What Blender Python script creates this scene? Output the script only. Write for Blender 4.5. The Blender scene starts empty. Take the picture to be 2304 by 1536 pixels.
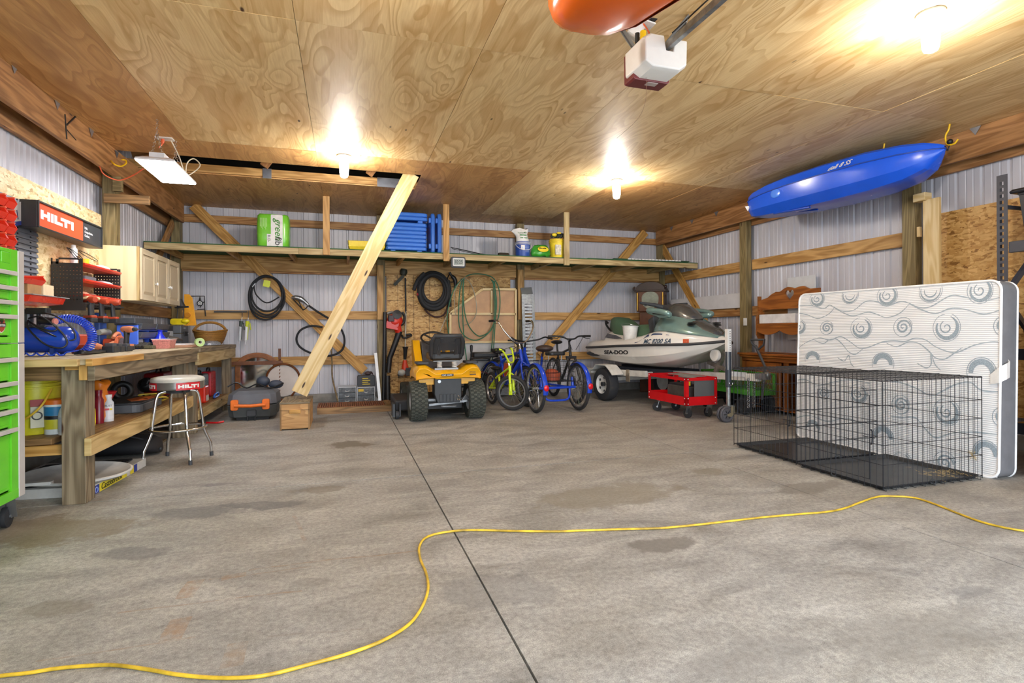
import bpy, math, random
from mathutils import Vector, Matrix
from math import sin, cos, pi, radians, sqrt, atan2
V = Vector
random.seed(7)
sc = bpy.context.scene
COL = sc.collection
# ---------------------------------------------------------------- camera
YAW, ROLL, FPX = radians(17.28), radians(0.28), 1212.0
cam_d = bpy.data.cameras.new('camera'); cam = bpy.data.objects.new('camera',cam_d); COL.objects.link(cam)
cam_d.sensor_width = 36.0; cam_d.lens = FPX / 2304 * 36; cam_d.shift_y = -21 / 2304
cam_d.clip_start = 0.05; cam_d.clip_end = 200
cam.matrix_world = Matrix.Translation((0,0,1.1)) @ Matrix.Rotation(-YAW,4,'Z') @ Matrix.Rotation(pi/2,4,'X') @ Matrix.Rotation(-ROLL,4,'Z')
sc.camera = cam
sc.view_settings.view_transform = 'Standard'; sc.view_settings.look = 'None'
sc.view_settings.gamma = 1.0; sc.view_settings.use_curve_mapping = False
sc.view_settings.exposure = 1.15
# ---------------------------------------------------------------- daylight through the open door behind the camera
w = bpy.data.worlds.new('sky'); sc.world = w; w.use_nodes = True
w.node_tree.nodes['Background'].inputs[0].default_value = (0.80,0.90,1.0,1)
w.node_tree.nodes['Background'].inputs[1].default_value = 3.4
pd = bpy.data.lights.new('door_portal','AREA'); pd.shape = 'RECTANGLE'; pd.size = 5.4; pd.size_y = 2.6; pd.cycles.is_portal = True
po = bpy.data.objects.new('door_portal',pd); COL.objects.link(po); po.location = (1.75,-0.58,1.35); po.rotation_euler = (radians(90),0,0)
BULB_STRENGTH = 165.0
PANEL_STRENGTH = 22.0
try:
    sc.cycles.max_bounces = 8; sc.cycles.diffuse_bounces = 5; sc.cycles.sample_clamp_indirect = 6.0
except Exception: pass
# ---------------------------------------------------------------- helpers
def _ray(px,py):
    a = (px-1152) / FPX; b = (747-py) / FPX
    c, s = cos(ROLL), sin(ROLL)
    a, b = a * c + b * s, -a * s + b * c
    return V((sin(YAW)+a*cos(YAW),cos(YAW)-a*sin(YAW),b))
def AX(px,py,x): r = _ray(px,py); return V((0,0,1.1)) + r * (x/r.x)
def AY(px,py,y): r = _ray(px,py); return V((0,0,1.1)) + r * (y/r.y)
def AZ(px,py,z): r = _ray(px,py); return V((0,0,1.1)) + r * ((z-1.1)/r.z)
def hexc(h):
    h = h.lstrip('#'); o = []
    for i in (0,2,4):
        c = int(h[i:i+2],16) / 255
        o.append(c/12.92 if c <= 0.04045 else ((c+0.055)/1.055)**2.4)
    return (*o,1.0)
class G:
    def __init__(s,name):
        s.m = bpy.data.materials.new(name); s.m.use_nodes = True; s.t = s.m.node_tree; s.t.nodes.clear()
        s.out = s.t.nodes.new('ShaderNodeOutputMaterial')
    def n(s,typ,ins=None,**pr):
        nd = s.t.nodes.new('ShaderNode'+typ)
        for k, v in pr.items(): setattr(nd,k,v)
        for k, v in (ins or {}).items():
            if isinstance(v,bpy.types.NodeSocket): s.t.links.new(v,nd.inputs[k])
            else: nd.inputs[k].default_value = v
        return nd
    def mth(s,op,a,b=0.0): return s.n('Math',{0:a,1:b},operation=op).outputs[0]
    def mix(s,f,a,b,bl='MIX'):
        nd = s.n('Mix',{0:f},data_type='RGBA',blend_type=bl)
        for i, v in ((6,a),(7,b)):
            if isinstance(v,bpy.types.NodeSocket): s.t.links.new(v,nd.inputs[i])
            else: nd.inputs[i].default_value = v
        return nd.outputs[2]
    def ramp(s,f,st):
        nd = s.n('ValToRGB',{0:f}); cr = nd.color_ramp
        while len(cr.elements) < len(st): cr.elements.new(0.5)
        for e, (p,c) in zip(cr.elements,st):
            e.position = p; e.color = c if not isinstance(c,(int,float)) else (c,c,c,1)
        return nd.outputs[0]
    def noise(s,vec,scale,detail=3.0,rough=0.5,dist=0.0):
        return s.n('TexNoise',{'Vector':vec,'Scale':scale,'Detail':detail,'Roughness':rough,'Distortion':dist}).outputs[0]
    def map(s,vec,scale=(1,1,1),loc=(0,0,0),rot=(0,0,0)):
        return s.n('Mapping',{'Vector':vec,'Scale':scale,'Location':loc,'Rotation':rot}).outputs[0]
    def uv(s): return s.n('TexCoord').outputs['UV']
    def obj(s): return s.n('TexCoord').outputs['Object']
    def geo(s): return s.n('NewGeometry').outputs['Position']
    def bsdf(s,col,rough=0.5,metal=0.0,bump=None,bstr=0.3,bdist=0.005,**kw):
        ins = {'Base Color':col,'Roughness':rough,'Metallic':metal}
        ins.update(kw)
        if bump is not None:
            ins['Normal'] = s.n('Bump',{'Height':bump,'Strength':bstr,'Distance':bdist}).outputs[0]
        b = s.n('BsdfPrincipled',ins); s.t.links.new(b.outputs[0],s.out.inputs[0]); return s.m
_mc = {}
def P(col,rough=0.45,metal=0.0,var=0.10,scale=9.0,**kw):
    """plain procedural paint / plastic / metal with a little wear"""
    key = (col,rough,metal,var,scale,str(kw))
    if key in _mc: return _mc[key]
    g = G('mat_'+col.strip('#')); c = hexc(col)
    nz = g.noise(g.geo(),scale,4,0.6)
    d = tuple(max(0,x*(1-var*1.6)) for x in c[:3]) + (1,); l = tuple(min(1,x*(1+var)) for x in c[:3]) + (1,)
    cc = g.ramp(nz,[(0.3,d),(0.7,l)])
    rr = g.mth('MULTIPLY_ADD',nz,0.12); g.t.nodes[-1].inputs[2].default_value = max(0.02,rough-0.06)
    _mc[key] = g.bsdf(cc,rr,metal,**kw); return _mc[key]
def emit(name,col,st):
    g = G(name); e = g.n('Emission',{0:hexc(col),1:st}); g.t.links.new(e.outputs[0],g.out.inputs[0]); return g.m
def wood(name,lt,dk,knots=True,fine=1.0,ring=7.0,rough=0.6,dirt=0.25,dirtcol='#3a2c1c'):
    g = G(name); uv = g.uv()
    m1 = g.map(uv,(0.55,5.0,1.0))
    n1 = g.noise(m1,1.6,2,0.5,0.4)
    rings = g.mth('SINE',g.mth('MULTIPLY',n1,ring*6.28))
    rings = g.mth('MULTIPLY_ADD',rings,0.5); g.t.nodes[-1].inputs[2].default_value = 0.5
    fn = g.noise(g.map(uv,(3,120,1)),1.0,3,0.6)
    f = g.mth('ADD',g.mth('MULTIPLY',rings,0.55),g.mth('MULTIPLY',fn,0.6*fine))
    col = g.ramp(f,[(0.25,hexc(lt)),(0.95,hexc(dk))])
    big = g.noise(g.map(uv,(0.8,2.5,1)),1.3,4,0.6)
    col = g.mix(g.ramp(big,[(0.45,0.0),(0.75,dirt)]),col,hexc(dirtcol))
    if knots:
        vo = g.n('TexVoronoi',{'Vector':g.map(uv,(1.9,7.5,1)),'Scale':1.0},distance='EUCLIDEAN')
        kd = g.ramp(vo.outputs['Distance'],[(0.055,1.0),(0.10,0.0)])
        col = g.mix(kd,col,hexc('#3f2410'))
    return g.bsdf(col,rough,0,bump=f,bstr=0.15,bdist=0.002)
def rx(v,ax,a): return Matrix.Rotation(a,3,ax) @ V(v)
def spline(pts,n=8,closed=False):
    pts = [V(p) for p in pts]; out = []; N = len(pts)
    rng = N if closed else N - 1
    for i in range(rng):
        if closed: p0, p1, p2, p3 = pts[i-1], pts[i], pts[(i+1) % N], pts[(i+2) % N]
        else: p0, p1, p2, p3 = pts[max(0,i-1)], pts[i], pts[i+1], pts[min(N-1,i+2)]
        for k in range(n):
            t = k / n
            out.append(0.5*((2*p1)+(p2-p0)*t+(2*p0-5*p1+4*p2-p3)*t*t+(3*p1-p0-3*p2+p3)*t**3))
    if not closed: out.append(pts[-1])
    return out
def arc(c,r,a0,a1,ux,uy,n=16):
    c, ux, uy = V(c), V(ux), V(uy)
    return [c+ux*r*cos(a0+(a1-a0)*i/n)+uy*r*sin(a0+(a1-a0)*i/n) for i in range(n+1)]
def frame_of(d):
    d = V(d).normalized(); up = V((0,0,1)) if abs(d.z) < 0.9 else V((1,0,0))
    x = up.cross(d).normalized(); return x, d.cross(x).normalized(), d
class B:
    def __init__(s): s.v = []; s.f = []; s.uv = []; s.mi = []; s.cur = 0
    def face(s,idx,uv=None):
        s.f.append(tuple(idx)); s.mi.append(s.cur)
        if uv is None: uv = [(0,0)] * len(idx)
        s.uv.extend(uv)
    def box(s,c,size,R=None,along=None):
        c = V(c); h = V(size) / 2; R = R or Matrix.Identity(3); b = len(s.v)
        for sx in (-1,1):
            for sy in (-1,1):
                for sz in (-1,1): s.v.append(c+R @ V((sx*h.x,sy*h.y,sz*h.z)))
        al = along if along is not None else max(range(3),key=lambda i:size[i])
        o1, o2 = random.random() * 40, random.random() * 40
        loc = [V((sx*h.x,sy*h.y,sz*h.z)) for sx in (-1,1) for sy in (-1,1) for sz in (-1,1)]
        for fc, ax in (((0,1,3,2),0),((4,6,7,5),0),((0,4,5,1),1),((2,3,7,6),1),((0,2,6,4),2),((1,5,7,3),2)):
            oth = [i for i in range(3) if i != ax]
            if al in oth: ua = al; va = [i for i in oth if i != al][0]
            else: ua, va = oth
            s.face([b+i for i in fc],[(loc[i][ua]+o1,loc[i][va]+o2+ax*3.3) for i in fc])
        return s
    def bb(s,x0,x1,y0,y1,z0,z1,along=None):
        return s.box(((x0+x1)/2,(y0+y1)/2,(z0+z1)/2),(abs(x1-x0),abs(y1-y0),abs(z1-z0)),along=along)
    def beam(s,a,b,w,h,up=(0,0,1)):
        a, b = V(a), V(b); d = (b-a).normalized(); up = V(up)
        x = d.cross(up)
        if x.length < 1e-4: x = d.cross(V((0,1,0)))
        x.normalize(); z = x.cross(d).normalized()
        R = Matrix((x,d,z)).transposed()
        return s.box((a+b)/2,(w,(b-a).length,h),R,along=1)
    def ringface(s,A,C,n,closed=True):
        for i in range(n if closed else n-1):
            j = (i+1) % n
            s.face((A+i,A+j,C+j,C+i),[(i/n,0),((i+1)/n,0),((i+1)/n,1),(i/n,1)])
    def tube(s,pts,r,n=8,closed=False,cap=True,sq=None):
        pts = [V(p) for p in pts]; N = len(pts); rs = r if isinstance(r,(list,tuple)) else [r] * N
        prev = None; base = len(s.v)
        for i, p in enumerate(pts):
            if closed: d = pts[(i+1) % N] - pts[i-1]
            else: d = pts[min(N-1,i+1)] - pts[max(0,i-1)]
            if d.length < 1e-9: d = V((0,0,1))
            d.normalize()
            if prev is None: x, y, _ = frame_of(d)
            else:
                x = prev - d * prev.dot(d)
                if x.length < 1e-6: x, y, _ = frame_of(d)
                x.normalize(); y = d.cross(x)
            prev = x
            for k in range(n):
                a = 2 * pi * k / n; kx, ky = cos(a), sin(a)
                if sq: kx *= sq[0]; ky *= sq[1]
                s.v.append(p+x*kx*rs[i]+y*ky*rs[i])
        for i in range(N-1): s.ringface(base+i*n,base+(i+1)*n,n)
        if closed: s.ringface(base+(N-1)*n,base,n)
        elif cap:
            s.face([base+k for k in reversed(range(n))]); s.face([base+(N-1)*n+k for k in range(n)])
        return s
    def rod(s,a,b,r,n=10): return s.tube([a,b],r,n)
    def lathe(s,prof,c=(0,0,0),ax=(0,0,1),n=24,cap=True,sx=1.0,sy=1.0,closed=False):
        c = V(c); x, y, d = frame_of(ax); base = len(s.v)
        for r, z in prof:
            for k in range(n):
                a = 2 * pi * k / n
                s.v.append(c+d*z+x*r*cos(a)*sx+y*r*sin(a)*sy)
        for i in range(len(prof)-1): s.ringface(base+i*n,base+(i+1)*n,n)
        if closed: s.ringface(base+(len(prof)-1)*n,base,n)
        elif cap:
            s.face([base+k for k in reversed(range(n))]); s.face([base+(len(prof)-1)*n+k for k in range(n)])
        return s
    def torus(s,c,ax,R,r,n=32,m=10,sy=1.0):
        prof = [(R+r*cos(2*pi*k/m),r*sin(2*pi*k/m)*sy) for k in range(m)]
        return s.lathe(prof,c,ax,n,closed=True)
    def prism(s,poly,o,ux,uy,dv,uvs=1.0):
        o, ux, uy, dv = V(o), V(ux), V(uy), V(dv); b = len(s.v); n = len(poly)
        for off in (V((0,0,0)),dv):
            for p in poly: s.v.append(o+ux*p[0]+uy*p[1]+off)
        o1 = random.random() * 20
        q = [(p[0]+o1,p[1]) for p in poly]
        s.face([b+i for i in reversed(range(n))],list(reversed(q))); s.face([b+n+i for i in range(n)],q)
        for i in range(n):
            j = (i+1) % n
            s.face((b+i,b+j,b+n+j,b+n+i),[q[i],q[j],(q[j][0],q[j][1]+.03),(q[i][0],q[i][1]+.03)])
        return s
    def loft(s,secs,cap=True,closed=True):
        n = len(secs[0]); base = len(s.v)
        for sec in secs: s.v.extend(V(p) for p in sec)
        for i in range(len(secs)-1): s.ringface(base+i*n,base+(i+1)*n,n,closed)
        if cap and closed:
            s.face([base+k for k in reversed(range(n))]); s.face([base+(len(secs)-1)*n+k for k in range(n)])
        return s
    def ball(s,c,r,n=16,m=10,sc=(1,1,1)):
        c = V(c); base = len(s.v)
        for i in range(1,m):
            t = pi * i / m
            for k in range(n):
                a = 2 * pi * k / n
                s.v.append(c+V((r*sc[0]*sin(t)*cos(a),r*sc[1]*sin(t)*sin(a),r*sc[2]*cos(t))))
        for i in range(m-2): s.ringface(base+(i+1)*n,base+i*n,n)
        t, b = len(s.v), len(s.v) + 1
        s.v.append(c+V((0,0,r*sc[2]))); s.v.append(c-V((0,0,r*sc[2])))
        for k in range(n):
            s.face((base+k,base+(k+1) % n,t)); s.face((base+(m-2)*n+(k+1) % n,base+(m-2)*n+k,b))
        return s
    def rbox(s,c,size,r=0.02,R=None,seg=3,flat='z'):
        """box with rounded vertical corners (outline in the plane across 'flat')"""
        ix = {'x':(1,2,0),'y':(0,2,1),'z':(0,1,2)}[flat]
        a, b2, h = size[ix[0]] / 2, size[ix[1]] / 2, size[ix[2]]
        R = R or Matrix.Identity(3); ring = []
        r = min(r,a,b2)
        for cx_, cy_, a0 in ((a-r,b2-r,0),(-a+r,b2-r,pi/2),(-a+r,-b2+r,pi),(a-r,-b2+r,1.5*pi)):
            for k in range(seg+1):
                t = a0 + pi / 2 * k / seg; ring.append((cx_+r*cos(t),cy_+r*sin(t)))
        ux = V([1 if i == ix[0] else 0 for i in range(3)]); uy = V([1 if i == ix[1] else 0 for i in range(3)]); dz = V([1 if i == ix[2] else 0 for i in range(3)])
        return s.prism(ring,V(c)-R @ dz*h/2,R @ ux,R @ uy,R @ dz*h)
    def text(s,txt,o,ux,uy,size,depth=0.002,bold=0.0,shear=0.0,align='LEFT',squash=1.0):
        """raised lettering as mesh"""
        cu = bpy.data.curves.new('t','FONT'); cu.body = txt; cu.size = 1; cu.extrude = 0.0; cu.offset = bold; cu.shear = shear; cu.align_x = align
        cu.resolution_u = 3
        ob = bpy.data.objects.new('t',cu); me = bpy.data.meshes.new_from_object(ob)
        o, ux, uy = V(o), V(ux).normalized(), V(uy).normalized(); nz = ux.cross(uy)
        b = len(s.v)
        for v in me.vertices: s.v.append(o+ux*v.co.x*size*squash+uy*v.co.y*size+nz*depth)
        for p in me.polygons: s.face([b+i for i in p.vertices])
        # side walls
        ec = {}
        for p in me.polygons:
            vs = list(p.vertices)
            for i in range(len(vs)):
                e = (vs[i],vs[(i+1) % len(vs)]); ec[e] = 1
        b2 = len(s.v)
        for v in me.vertices: s.v.append(o+ux*v.co.x*size*squash+uy*v.co.y*size)
        for (i,j) in ec:
            if (j,i) not in ec: s.face((b2+i,b2+j,b+j,b+i))
        bpy.data.objects.remove(ob); bpy.data.meshes.remove(me); bpy.data.curves.remove(cu)
        return s
    def make(s,name,mat,parent=None,world=True,smooth=None,bev=0.0,sub=0,solid=0.0,label=None):
        me = bpy.data.meshes.new(name)
        vs = s.v
        if parent is not None and world:
            mw = parent.matrix_basis.copy(); q = parent.parent
            while q is not None: mw = q.matrix_basis @ mw; q = q.parent
            iv = mw.inverted(); vs = [iv @ v for v in vs]
        me.from_pydata([tuple(v) for v in vs],[],s.f)
        uvl = me.uv_layers.new(name='UVMap')
        flat = [c for uv in s.uv for c in uv]
        uvl.data.foreach_set('uv',flat)
        mats = mat if isinstance(mat,(list,tuple)) else [mat]
        for m in mats: me.materials.append(m)
        if len(mats) > 1: me.polygons.foreach_set('material_index',s.mi)
        me.validate()
        if smooth is not None:
            me.polygons.foreach_set('use_smooth',[True]*len(me.polygons))
            me.set_sharp_from_angle(angle=radians(smooth))
        me.update()
        o = bpy.data.objects.new(name,me); COL.objects.link(o)
        if parent is not None: o.parent = parent
        if solid:
            md = o.modifiers.new('solid','SOLIDIFY'); md.thickness = solid; md.offset = 0
        if bev:
            md = o.modifiers.new('bevel','BEVEL'); md.width = bev; md.segments = 2; md.limit_method = 'ANGLE'; md.angle_limit = radians(50); md.use_clamp_overlap = True
        if sub:
            md = o.modifiers.new('sub','SUBSURF'); md.levels = sub; md.render_levels = sub
        if label: o['label'] = label
        return o
def thing(name,label,cat,loc=(0,0,0),rz=0.0,group=None,rot=None):
    o = bpy.data.objects.new(name,None); COL.objects.link(o)
    o.empty_display_size = 0.1
    M = Matrix.Translation(V(loc)) @ (rot.to_4x4() if rot is not None else Matrix.Rotation(rz,4,'Z'))
    o.matrix_basis = M
    o['label'] = label; o['category'] = cat
    if group: o['group'] = group
    return o
def tag(o,label,cat,group=None):
    o['label'] = label; o['category'] = cat
    if group: o['group'] = group
    return o
def struct(b,name,mat,**k):
    o = b.make(name,mat,**k); o['kind'] = 'structure'; return o
def recenter(o):
    """origin to the bottom middle of the object"""
    vs = [v.co.copy() for v in o.data.vertices]
    lo = V([min(v[i] for v in vs) for i in range(3)]); hi = V([max(v[i] for v in vs) for i in range(3)])
    c = V(((lo.x+hi.x)/2,(lo.y+hi.y)/2,lo.z))
    for v in o.data.vertices: v.co -= c
    o.matrix_basis = Matrix.Translation(c) @ o.matrix_basis
    return o
def copy_tree(o,loc=None,rz=None,label=None,parent=None):
    c = o.copy(); COL.objects.link(c)
    if parent is not None: c.parent = parent
    if loc is not None:
        r = o.matrix_basis.to_euler(); c.matrix_basis = Matrix.Translation(V(loc)) @ (Matrix.Rotation(rz,4,'Z') if rz is not None else r.to_matrix().to_4x4())
    if label: c['label'] = label
    for ch in list(o.children): copy_tree(ch,parent=c)
    return c
# ---------------------------------------------------------------- materials of the building
XL, XR, YB, YF, ZC = -2.48, 5.93, 9.15, -0.6, 3.02
def plywood(name,lt,dk,tone=None):
    g = G(name); uv = g.uv()
    n1 = g.noise(g.map(uv,(0.62,2.3,1)),1.25,1.6,0.42,0.8)
    f1 = g.mth('FRACT',g.mth('MULTIPLY',n1,13.0))
    s1 = g.ramp(f1,[(0.0,0.0),(0.45,0.12),(0.86,0.95),(0.95,1.0),(1.0,0.05)])
    n2 = g.noise(g.map(uv,(0.6,3.2,1)),1.7,3,0.5,0.5)
    patch = g.ramp(n2,[(0.50,0.0),(0.54,1.0)])
    amp = g.ramp(g.noise(g.map(uv,(0.5,1.2,1),(4,4,0)),1.6,2),[(0.35,0.35),(0.65,1.0)])
    fn = g.noise(g.map(uv,(5,85,1)),1.0,3,0.6)
    col = g.mix(g.mth('MULTIPLY',g.mth('MULTIPLY',s1,amp),0.62),hexc(lt),hexc(dk))
    col = g.mix(g.mth('MULTIPLY',patch,0.32),col,hexc(dk))
    col = g.mix(g.mth('MULTIPLY',g.ramp(fn,[(0.35,0.0),(0.75,1.0)]),0.30),col,hexc(dk))
    vo = g.n('TexVoronoi',{'Vector':g.map(uv,(2.3,6.0,1)),'Scale':1.0})
    pick = g.mth('GREATER_THAN',g.n('SeparateColor',{0:vo.outputs['Color']}).outputs[0],0.55)
    kn = g.mth('MULTIPLY',g.ramp(vo.outputs['Distance'],[(0.04,1.0),(0.085,0.0)]),pick)
    col = g.mix(kn,col,hexc('#4a2a10'))
    return g.bsdf(col,0.5,0,bump=s1,bstr=0.05,bdist=0.002)
M_ply = plywood('plywood_tan','#f0d49e','#b8863f')
M_plyb = plywood('plywood_brown','#d2a56a','#94642f')
def osb(name,lt,md,dk):
    g = G(name); uv = g.uv(); cols = []
    for a, off in ((0.0,0),(1.05,7.7),(2.1,3.1)):
        mp = g.map(uv,(13,42,1),(off,off,0),(0,0,a))
        ds = g.n('TexVoronoi',{'Vector':mp,'Scale':1.0,'Randomness':1.0})
        cols.append(g.n('SeparateColor',{0:ds.outputs['Color']}).outputs[0])
    n = g.noise(uv,16,2); n2 = g.noise(g.map(uv,(1,1,1),(5,2,0)),13,2)
    f = g.n('Mix',{0:g.ramp(n,[(0.47,0),(0.53,1)]),2:cols[0],3:cols[1]}).outputs[0]
    f = g.n('Mix',{0:g.ramp(n2,[(0.52,0),(0.56,1)]),2:f,3:cols[2]}).outputs[0]
    fine = g.noise(g.map(uv,(40,160,1)),1.0,3)
    f = g.mth('ADD',g.mth('MULTIPLY',f,0.8),g.mth('MULTIPLY',fine,0.35))
    col = g.ramp(f,[(0.15,hexc(dk)),(0.35,hexc(md)),(0.95,hexc(lt))])
    return g.bsdf(col,0.55,0,bump=f,bstr=0.2,bdist=0.002)
M_osb = osb('osb','#d9b272','#b98b48','#7b5223')
M_osb_pale = osb('osb_pale','#ecd9ad','#d3b67f','#a07c48')
M_girt = wood('girt_wood','#bf9058','#8a5a2a',ring=6)
M_girt2 = wood('girt_wood_light','#d3a768','#a27539',ring=6)
M_beam = wood('beam_wood','#b58452','#85592f',ring=5)
M_brace = wood('brace_wood','#d6a65c','#a67632',ring=6)
M_fresh = wood('fresh_pine','#e6cf9d','#cfae70',ring=5,dirt=0.06,rough=0.5)
M_post = wood('treated_post','#96845a','#6b5c38',ring=8)
M_weather = wood('weathered_wood','#93846a','#62533d',ring=8)
M_weather2 = wood('weathered_brown','#a07b4e','#6f5230',ring=8)
M_shelf = wood('shelf_wood','#c6b182','#9c8455',ring=6,dirt=0.35,dirtcol='#6d5a3a')
def steel_wall():
    g = G('white_steel'); p = g.geo()
    n = g.noise(g.map(p,(1,1,0.25)),2.2,4,0.6)
    col = g.ramp(n,[(0.3,hexc('#b9b8bf')),(0.7,hexc('#cdccd2'))])
    return g.bsdf(col,0.38,0.0)
M_steel = steel_wall()
def concrete():
    g = G('concrete_floor'); p = g.geo()
    sep = g.n('SeparateXYZ',{0:p})
    big = g.noise(p,0.55,4,0.6,0.3)
    mid = g.noise(g.map(p,(1.0,2.2,1),(3,1,0),(0,0,0.35)),1.9,6,0.66,0.6)
    fin = g.noise(p,42,5,0.7)
    vf = g.noise(p,240,3,0.7)
    col = g.ramp(mid,[(0.26,hexc('#6f6e6c')),(0.44,hexc('#8e8d8a')),(0.6,hexc('#a3a29e')),(0.78,hexc('#b5b4b0'))])
    col = g.mix(g.ramp(big,[(0.42,0.0),(0.68,0.34)]),col,hexc('#8c8472'))
    col = g.mix(0.45,col,g.ramp(fin,[(0.3,hexc('#5e5d5a')),(0.62,hexc('#d6d5d2'))]),'OVERLAY')
    col = g.mix(0.5,col,g.ramp(vf,[(0.35,0.2),(0.65,0.8)]),'OVERLAY')
    def stain(cx_,cy_,rx_,ry_,a,c,amt,soft=0.25):
        nonlocal col
        q = g.n('Mapping',{'Vector':p,'Location':(-cx_,-cy_,0)}).outputs[0]
        q = g.map(q,(1,1,0),(0,0,0),(0,0,a)); q = g.map(q,(1/rx_,1/ry_,0))
        ln = g.n('VectorMath',{0:q},operation='LENGTH').outputs['Value']
        d = g.mth('ADD',ln,g.mth('MULTIPLY',g.mth('SUBTRACT',g.noise(p,4.5,6,0.72),0.5),2.4))
        col = g.mix(g.ramp(d,[(0.72,amt),(0.80+soft,0.0)]),col,hexc(c))
    for s_ in STAINS: stain(*s_)
    # thin brown scratches left by rusty feet
    for (x0,y0,x1,y1,wd,c,amt) in SCRATCHES:
        dx, dy = x1 - x0, y1 - y0; L = sqrt(dx*dx+dy*dy); a = atan2(dy,dx)
        q = g.n('Mapping',{'Vector':p,'Location':(-(x0+x1)/2,-(y0+y1)/2,0)}).outputs[0]
        q = g.map(q,(1,1,0),(0,0,0),(0,0,-a))
        s2 = g.n('SeparateXYZ',{0:q})
        wob = g.mth('MULTIPLY',g.mth('SUBTRACT',g.noise(p,3,3),0.5),0.05)
        inx = g.mth('LESS_THAN',g.mth('ABSOLUTE',s2.outputs[0]),L/2)
        iny = g.mth('LESS_THAN',g.mth('ABSOLUTE',g.mth('ADD',s2.outputs[1],wob)),wd/2)
        br = g.ramp(g.noise(p,14,4,0.7),[(0.4,0.2),(0.6,1.0)])
        col = g.mix(g.mth('MULTIPLY',g.mth('MULTIPLY',g.mth('MULTIPLY',inx,iny),br),amt),col,hexc(c))
    rough = g.ramp(mid,[(0.3,0.55),(0.7,0.75)])
    bump = g.mth('ADD',g.mth('MULTIPLY',fin,0.6),g.mth('MULTIPLY',vf,0.4))
    return g.bsdf(col,rough,0,bump=bump,bstr=0.25,bdist=0.003)
def fz(px,py): q = AZ(px,py,0); return q.x, q.y
STAINS = []
for (px,py,rx_,ry_,a,c,amt) in ((785,1000,.22,.20,0,'#5f584a',.8),(717,1100,.20,.09,.1,'#6f6759',.6),(1370,1115,.62,.26,-.1,'#77705f',.55),
        (1495,1222,.20,.10,0,'#66635e',.75),(1830,1096,.30,.13,-.2,'#6f6b64',.6),(600,1135,.28,.10,.2,'#55565a',.6),(450,1150,.36,.12,.25,'#58595c',.55),
        (490,1090,.12,.05,0,'#56565c',.5),(300,1245,.22,.08,.3,'#5a5a5e',.55),(1120,1330,.28,.16,.4,'#6b6b6b',.45),(2050,1430,.5,.14,0,'#7b7974',.4),
        (1700,1480,.3,.12,0,'#7a7874',.4),(2180,1330,.12,.05,0,'#6a6a6a',.5),(470,960,.5,.3,.3,'#71644d',.35),(110,1190,.5,.25,.3,'#71644d',.6),
        (1590,1060,.16,.1,0,'#76705f',.5),(700,1310,.10,.04,.2,'#6b6a66',.4),(120,1370,.16,.08,.3,'#6b655a',.5)):
    x, y = fz(px,py); STAINS.append((x,y,rx_,ry_,a,c,amt,.25))
SCRATCHES = []
for (a,b_,wd,c,amt) in (((440,1305),(415,1345),.07,'#93714f',.55),((405,1390),(385,1440),.07,'#93714f',.6),((535,1445),(520,1500),.07,'#93795c',.45),
        ((530,1290),(530,1300),.10,'#93714f',.4),((265,1378),(680,1328),.012,'#8a6a48',.5),((560,1281),(940,1238),.014,'#8a6a48',.55),((470,1303),(700,1275),.01,'#8a6a48',.45),
        ((660,1160),(690,1215),.02,'#8e6e4e',.4),((80,1488),(440,1432),.01,'#8a6a48',.4),((600,1432),(830,1412),.01,'#6a5a4a',.3)):
    x0, y0 = fz(*a); x1, y1 = fz(*b_); SCRATCHES.append((x0,y0,x1,y1,wd,c,amt))
M_conc = concrete()
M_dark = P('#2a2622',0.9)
M_curb = P('#8f8b84',0.85,var=0.15)
# ---------------------------------------------------------------- floor: four slabs with real saw-cut joints
b = B(); jx = 0.572; jy = 4.19; jx2 = 2.985
g_ = 0.0045
for (x0,x1) in ((XL-.2,jx-g_),(jx+g_,jx2-.003),(jx2+.003,XR+.2)):
    for (y0,y1) in ((YF-6,jy-.006),(jy+.006,YB+.2)):
        b.bb(x0,x1,y0,y1,-0.12,0)
fl = struct(b,'floor',M_conc)
b = B(); b.bb(XL-.2,XR+.2,YF-6,YB+.2,-.2,-.03); o = b.make('joint_sealant',M_dark,parent=fl)
# ---------------------------------------------------------------- steel walls with ribs
def ribbed(b,o,u,nrm,L,H,z0=0.0):
    """profile walks along u for L metres, nrm points into the room"""
    o, u, nrm = V(o), V(u), V(nrm); prof = []; x = 0.0; k = 0
    while x < L:
        for dx, dn in ((0,0),(.012,-.017),(.03,-.017),(.042,0),(.098,0),(.103,-.004),(.110,-.004),(.115,0),(.165,0),(.170,-.004),(.177,-.004),(.182,0)):
            if x + dx <= L: prof.append((x+dx,dn))
        x += 0.2286
    prof.append((L,0))
    base = len(b.v)
    for (a,d) in prof:
        b.v.append(o+u*a+nrm*d+V((0,0,z0))); b.v.append(o+u*a+nrm*d+V((0,0,H)))
    for i in range(len(prof)-1):
        b.face((base+2*i,base+2*i+2,base+2*i+3,base+2*i+1))
b = B(); ribbed(b,(XL,YF,0),(0,1,0),(1,0,0),YB-YF,3.4,.12)
b.bb(XL-.08,XL-.03,YF,YB,-.05,3.4)
struct(b,'wall_left',M_steel)
b = B(); ribbed(b,(XR,YB,0),(0,-1,0),(-1,0,0),YB-YF,3.4,.12)
b.bb(XR+.03,XR+.08,YF,YB,-.05,3.4)
struct(b,'wall_right',M_steel)
b = B(); ribbed(b,(XL,YB,0),(1,0,0),(0,-1,0),XR-XL,3.4,.12)
b.bb(XL,XR,YB+.03,YB+.08,-.05,3.4)
struct(b,'wall_back',M_steel)
b = B(); DX0, DX1, DZ = -1.0, 4.5, 2.7
for (x0,x1,z0,z1) in ((XL,DX0,0,3.4),(DX1,XR,0,3.4),(DX0,DX1,DZ,3.4)): b.bb(x0,x1,YF-.08,YF,z0,z1)
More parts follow.
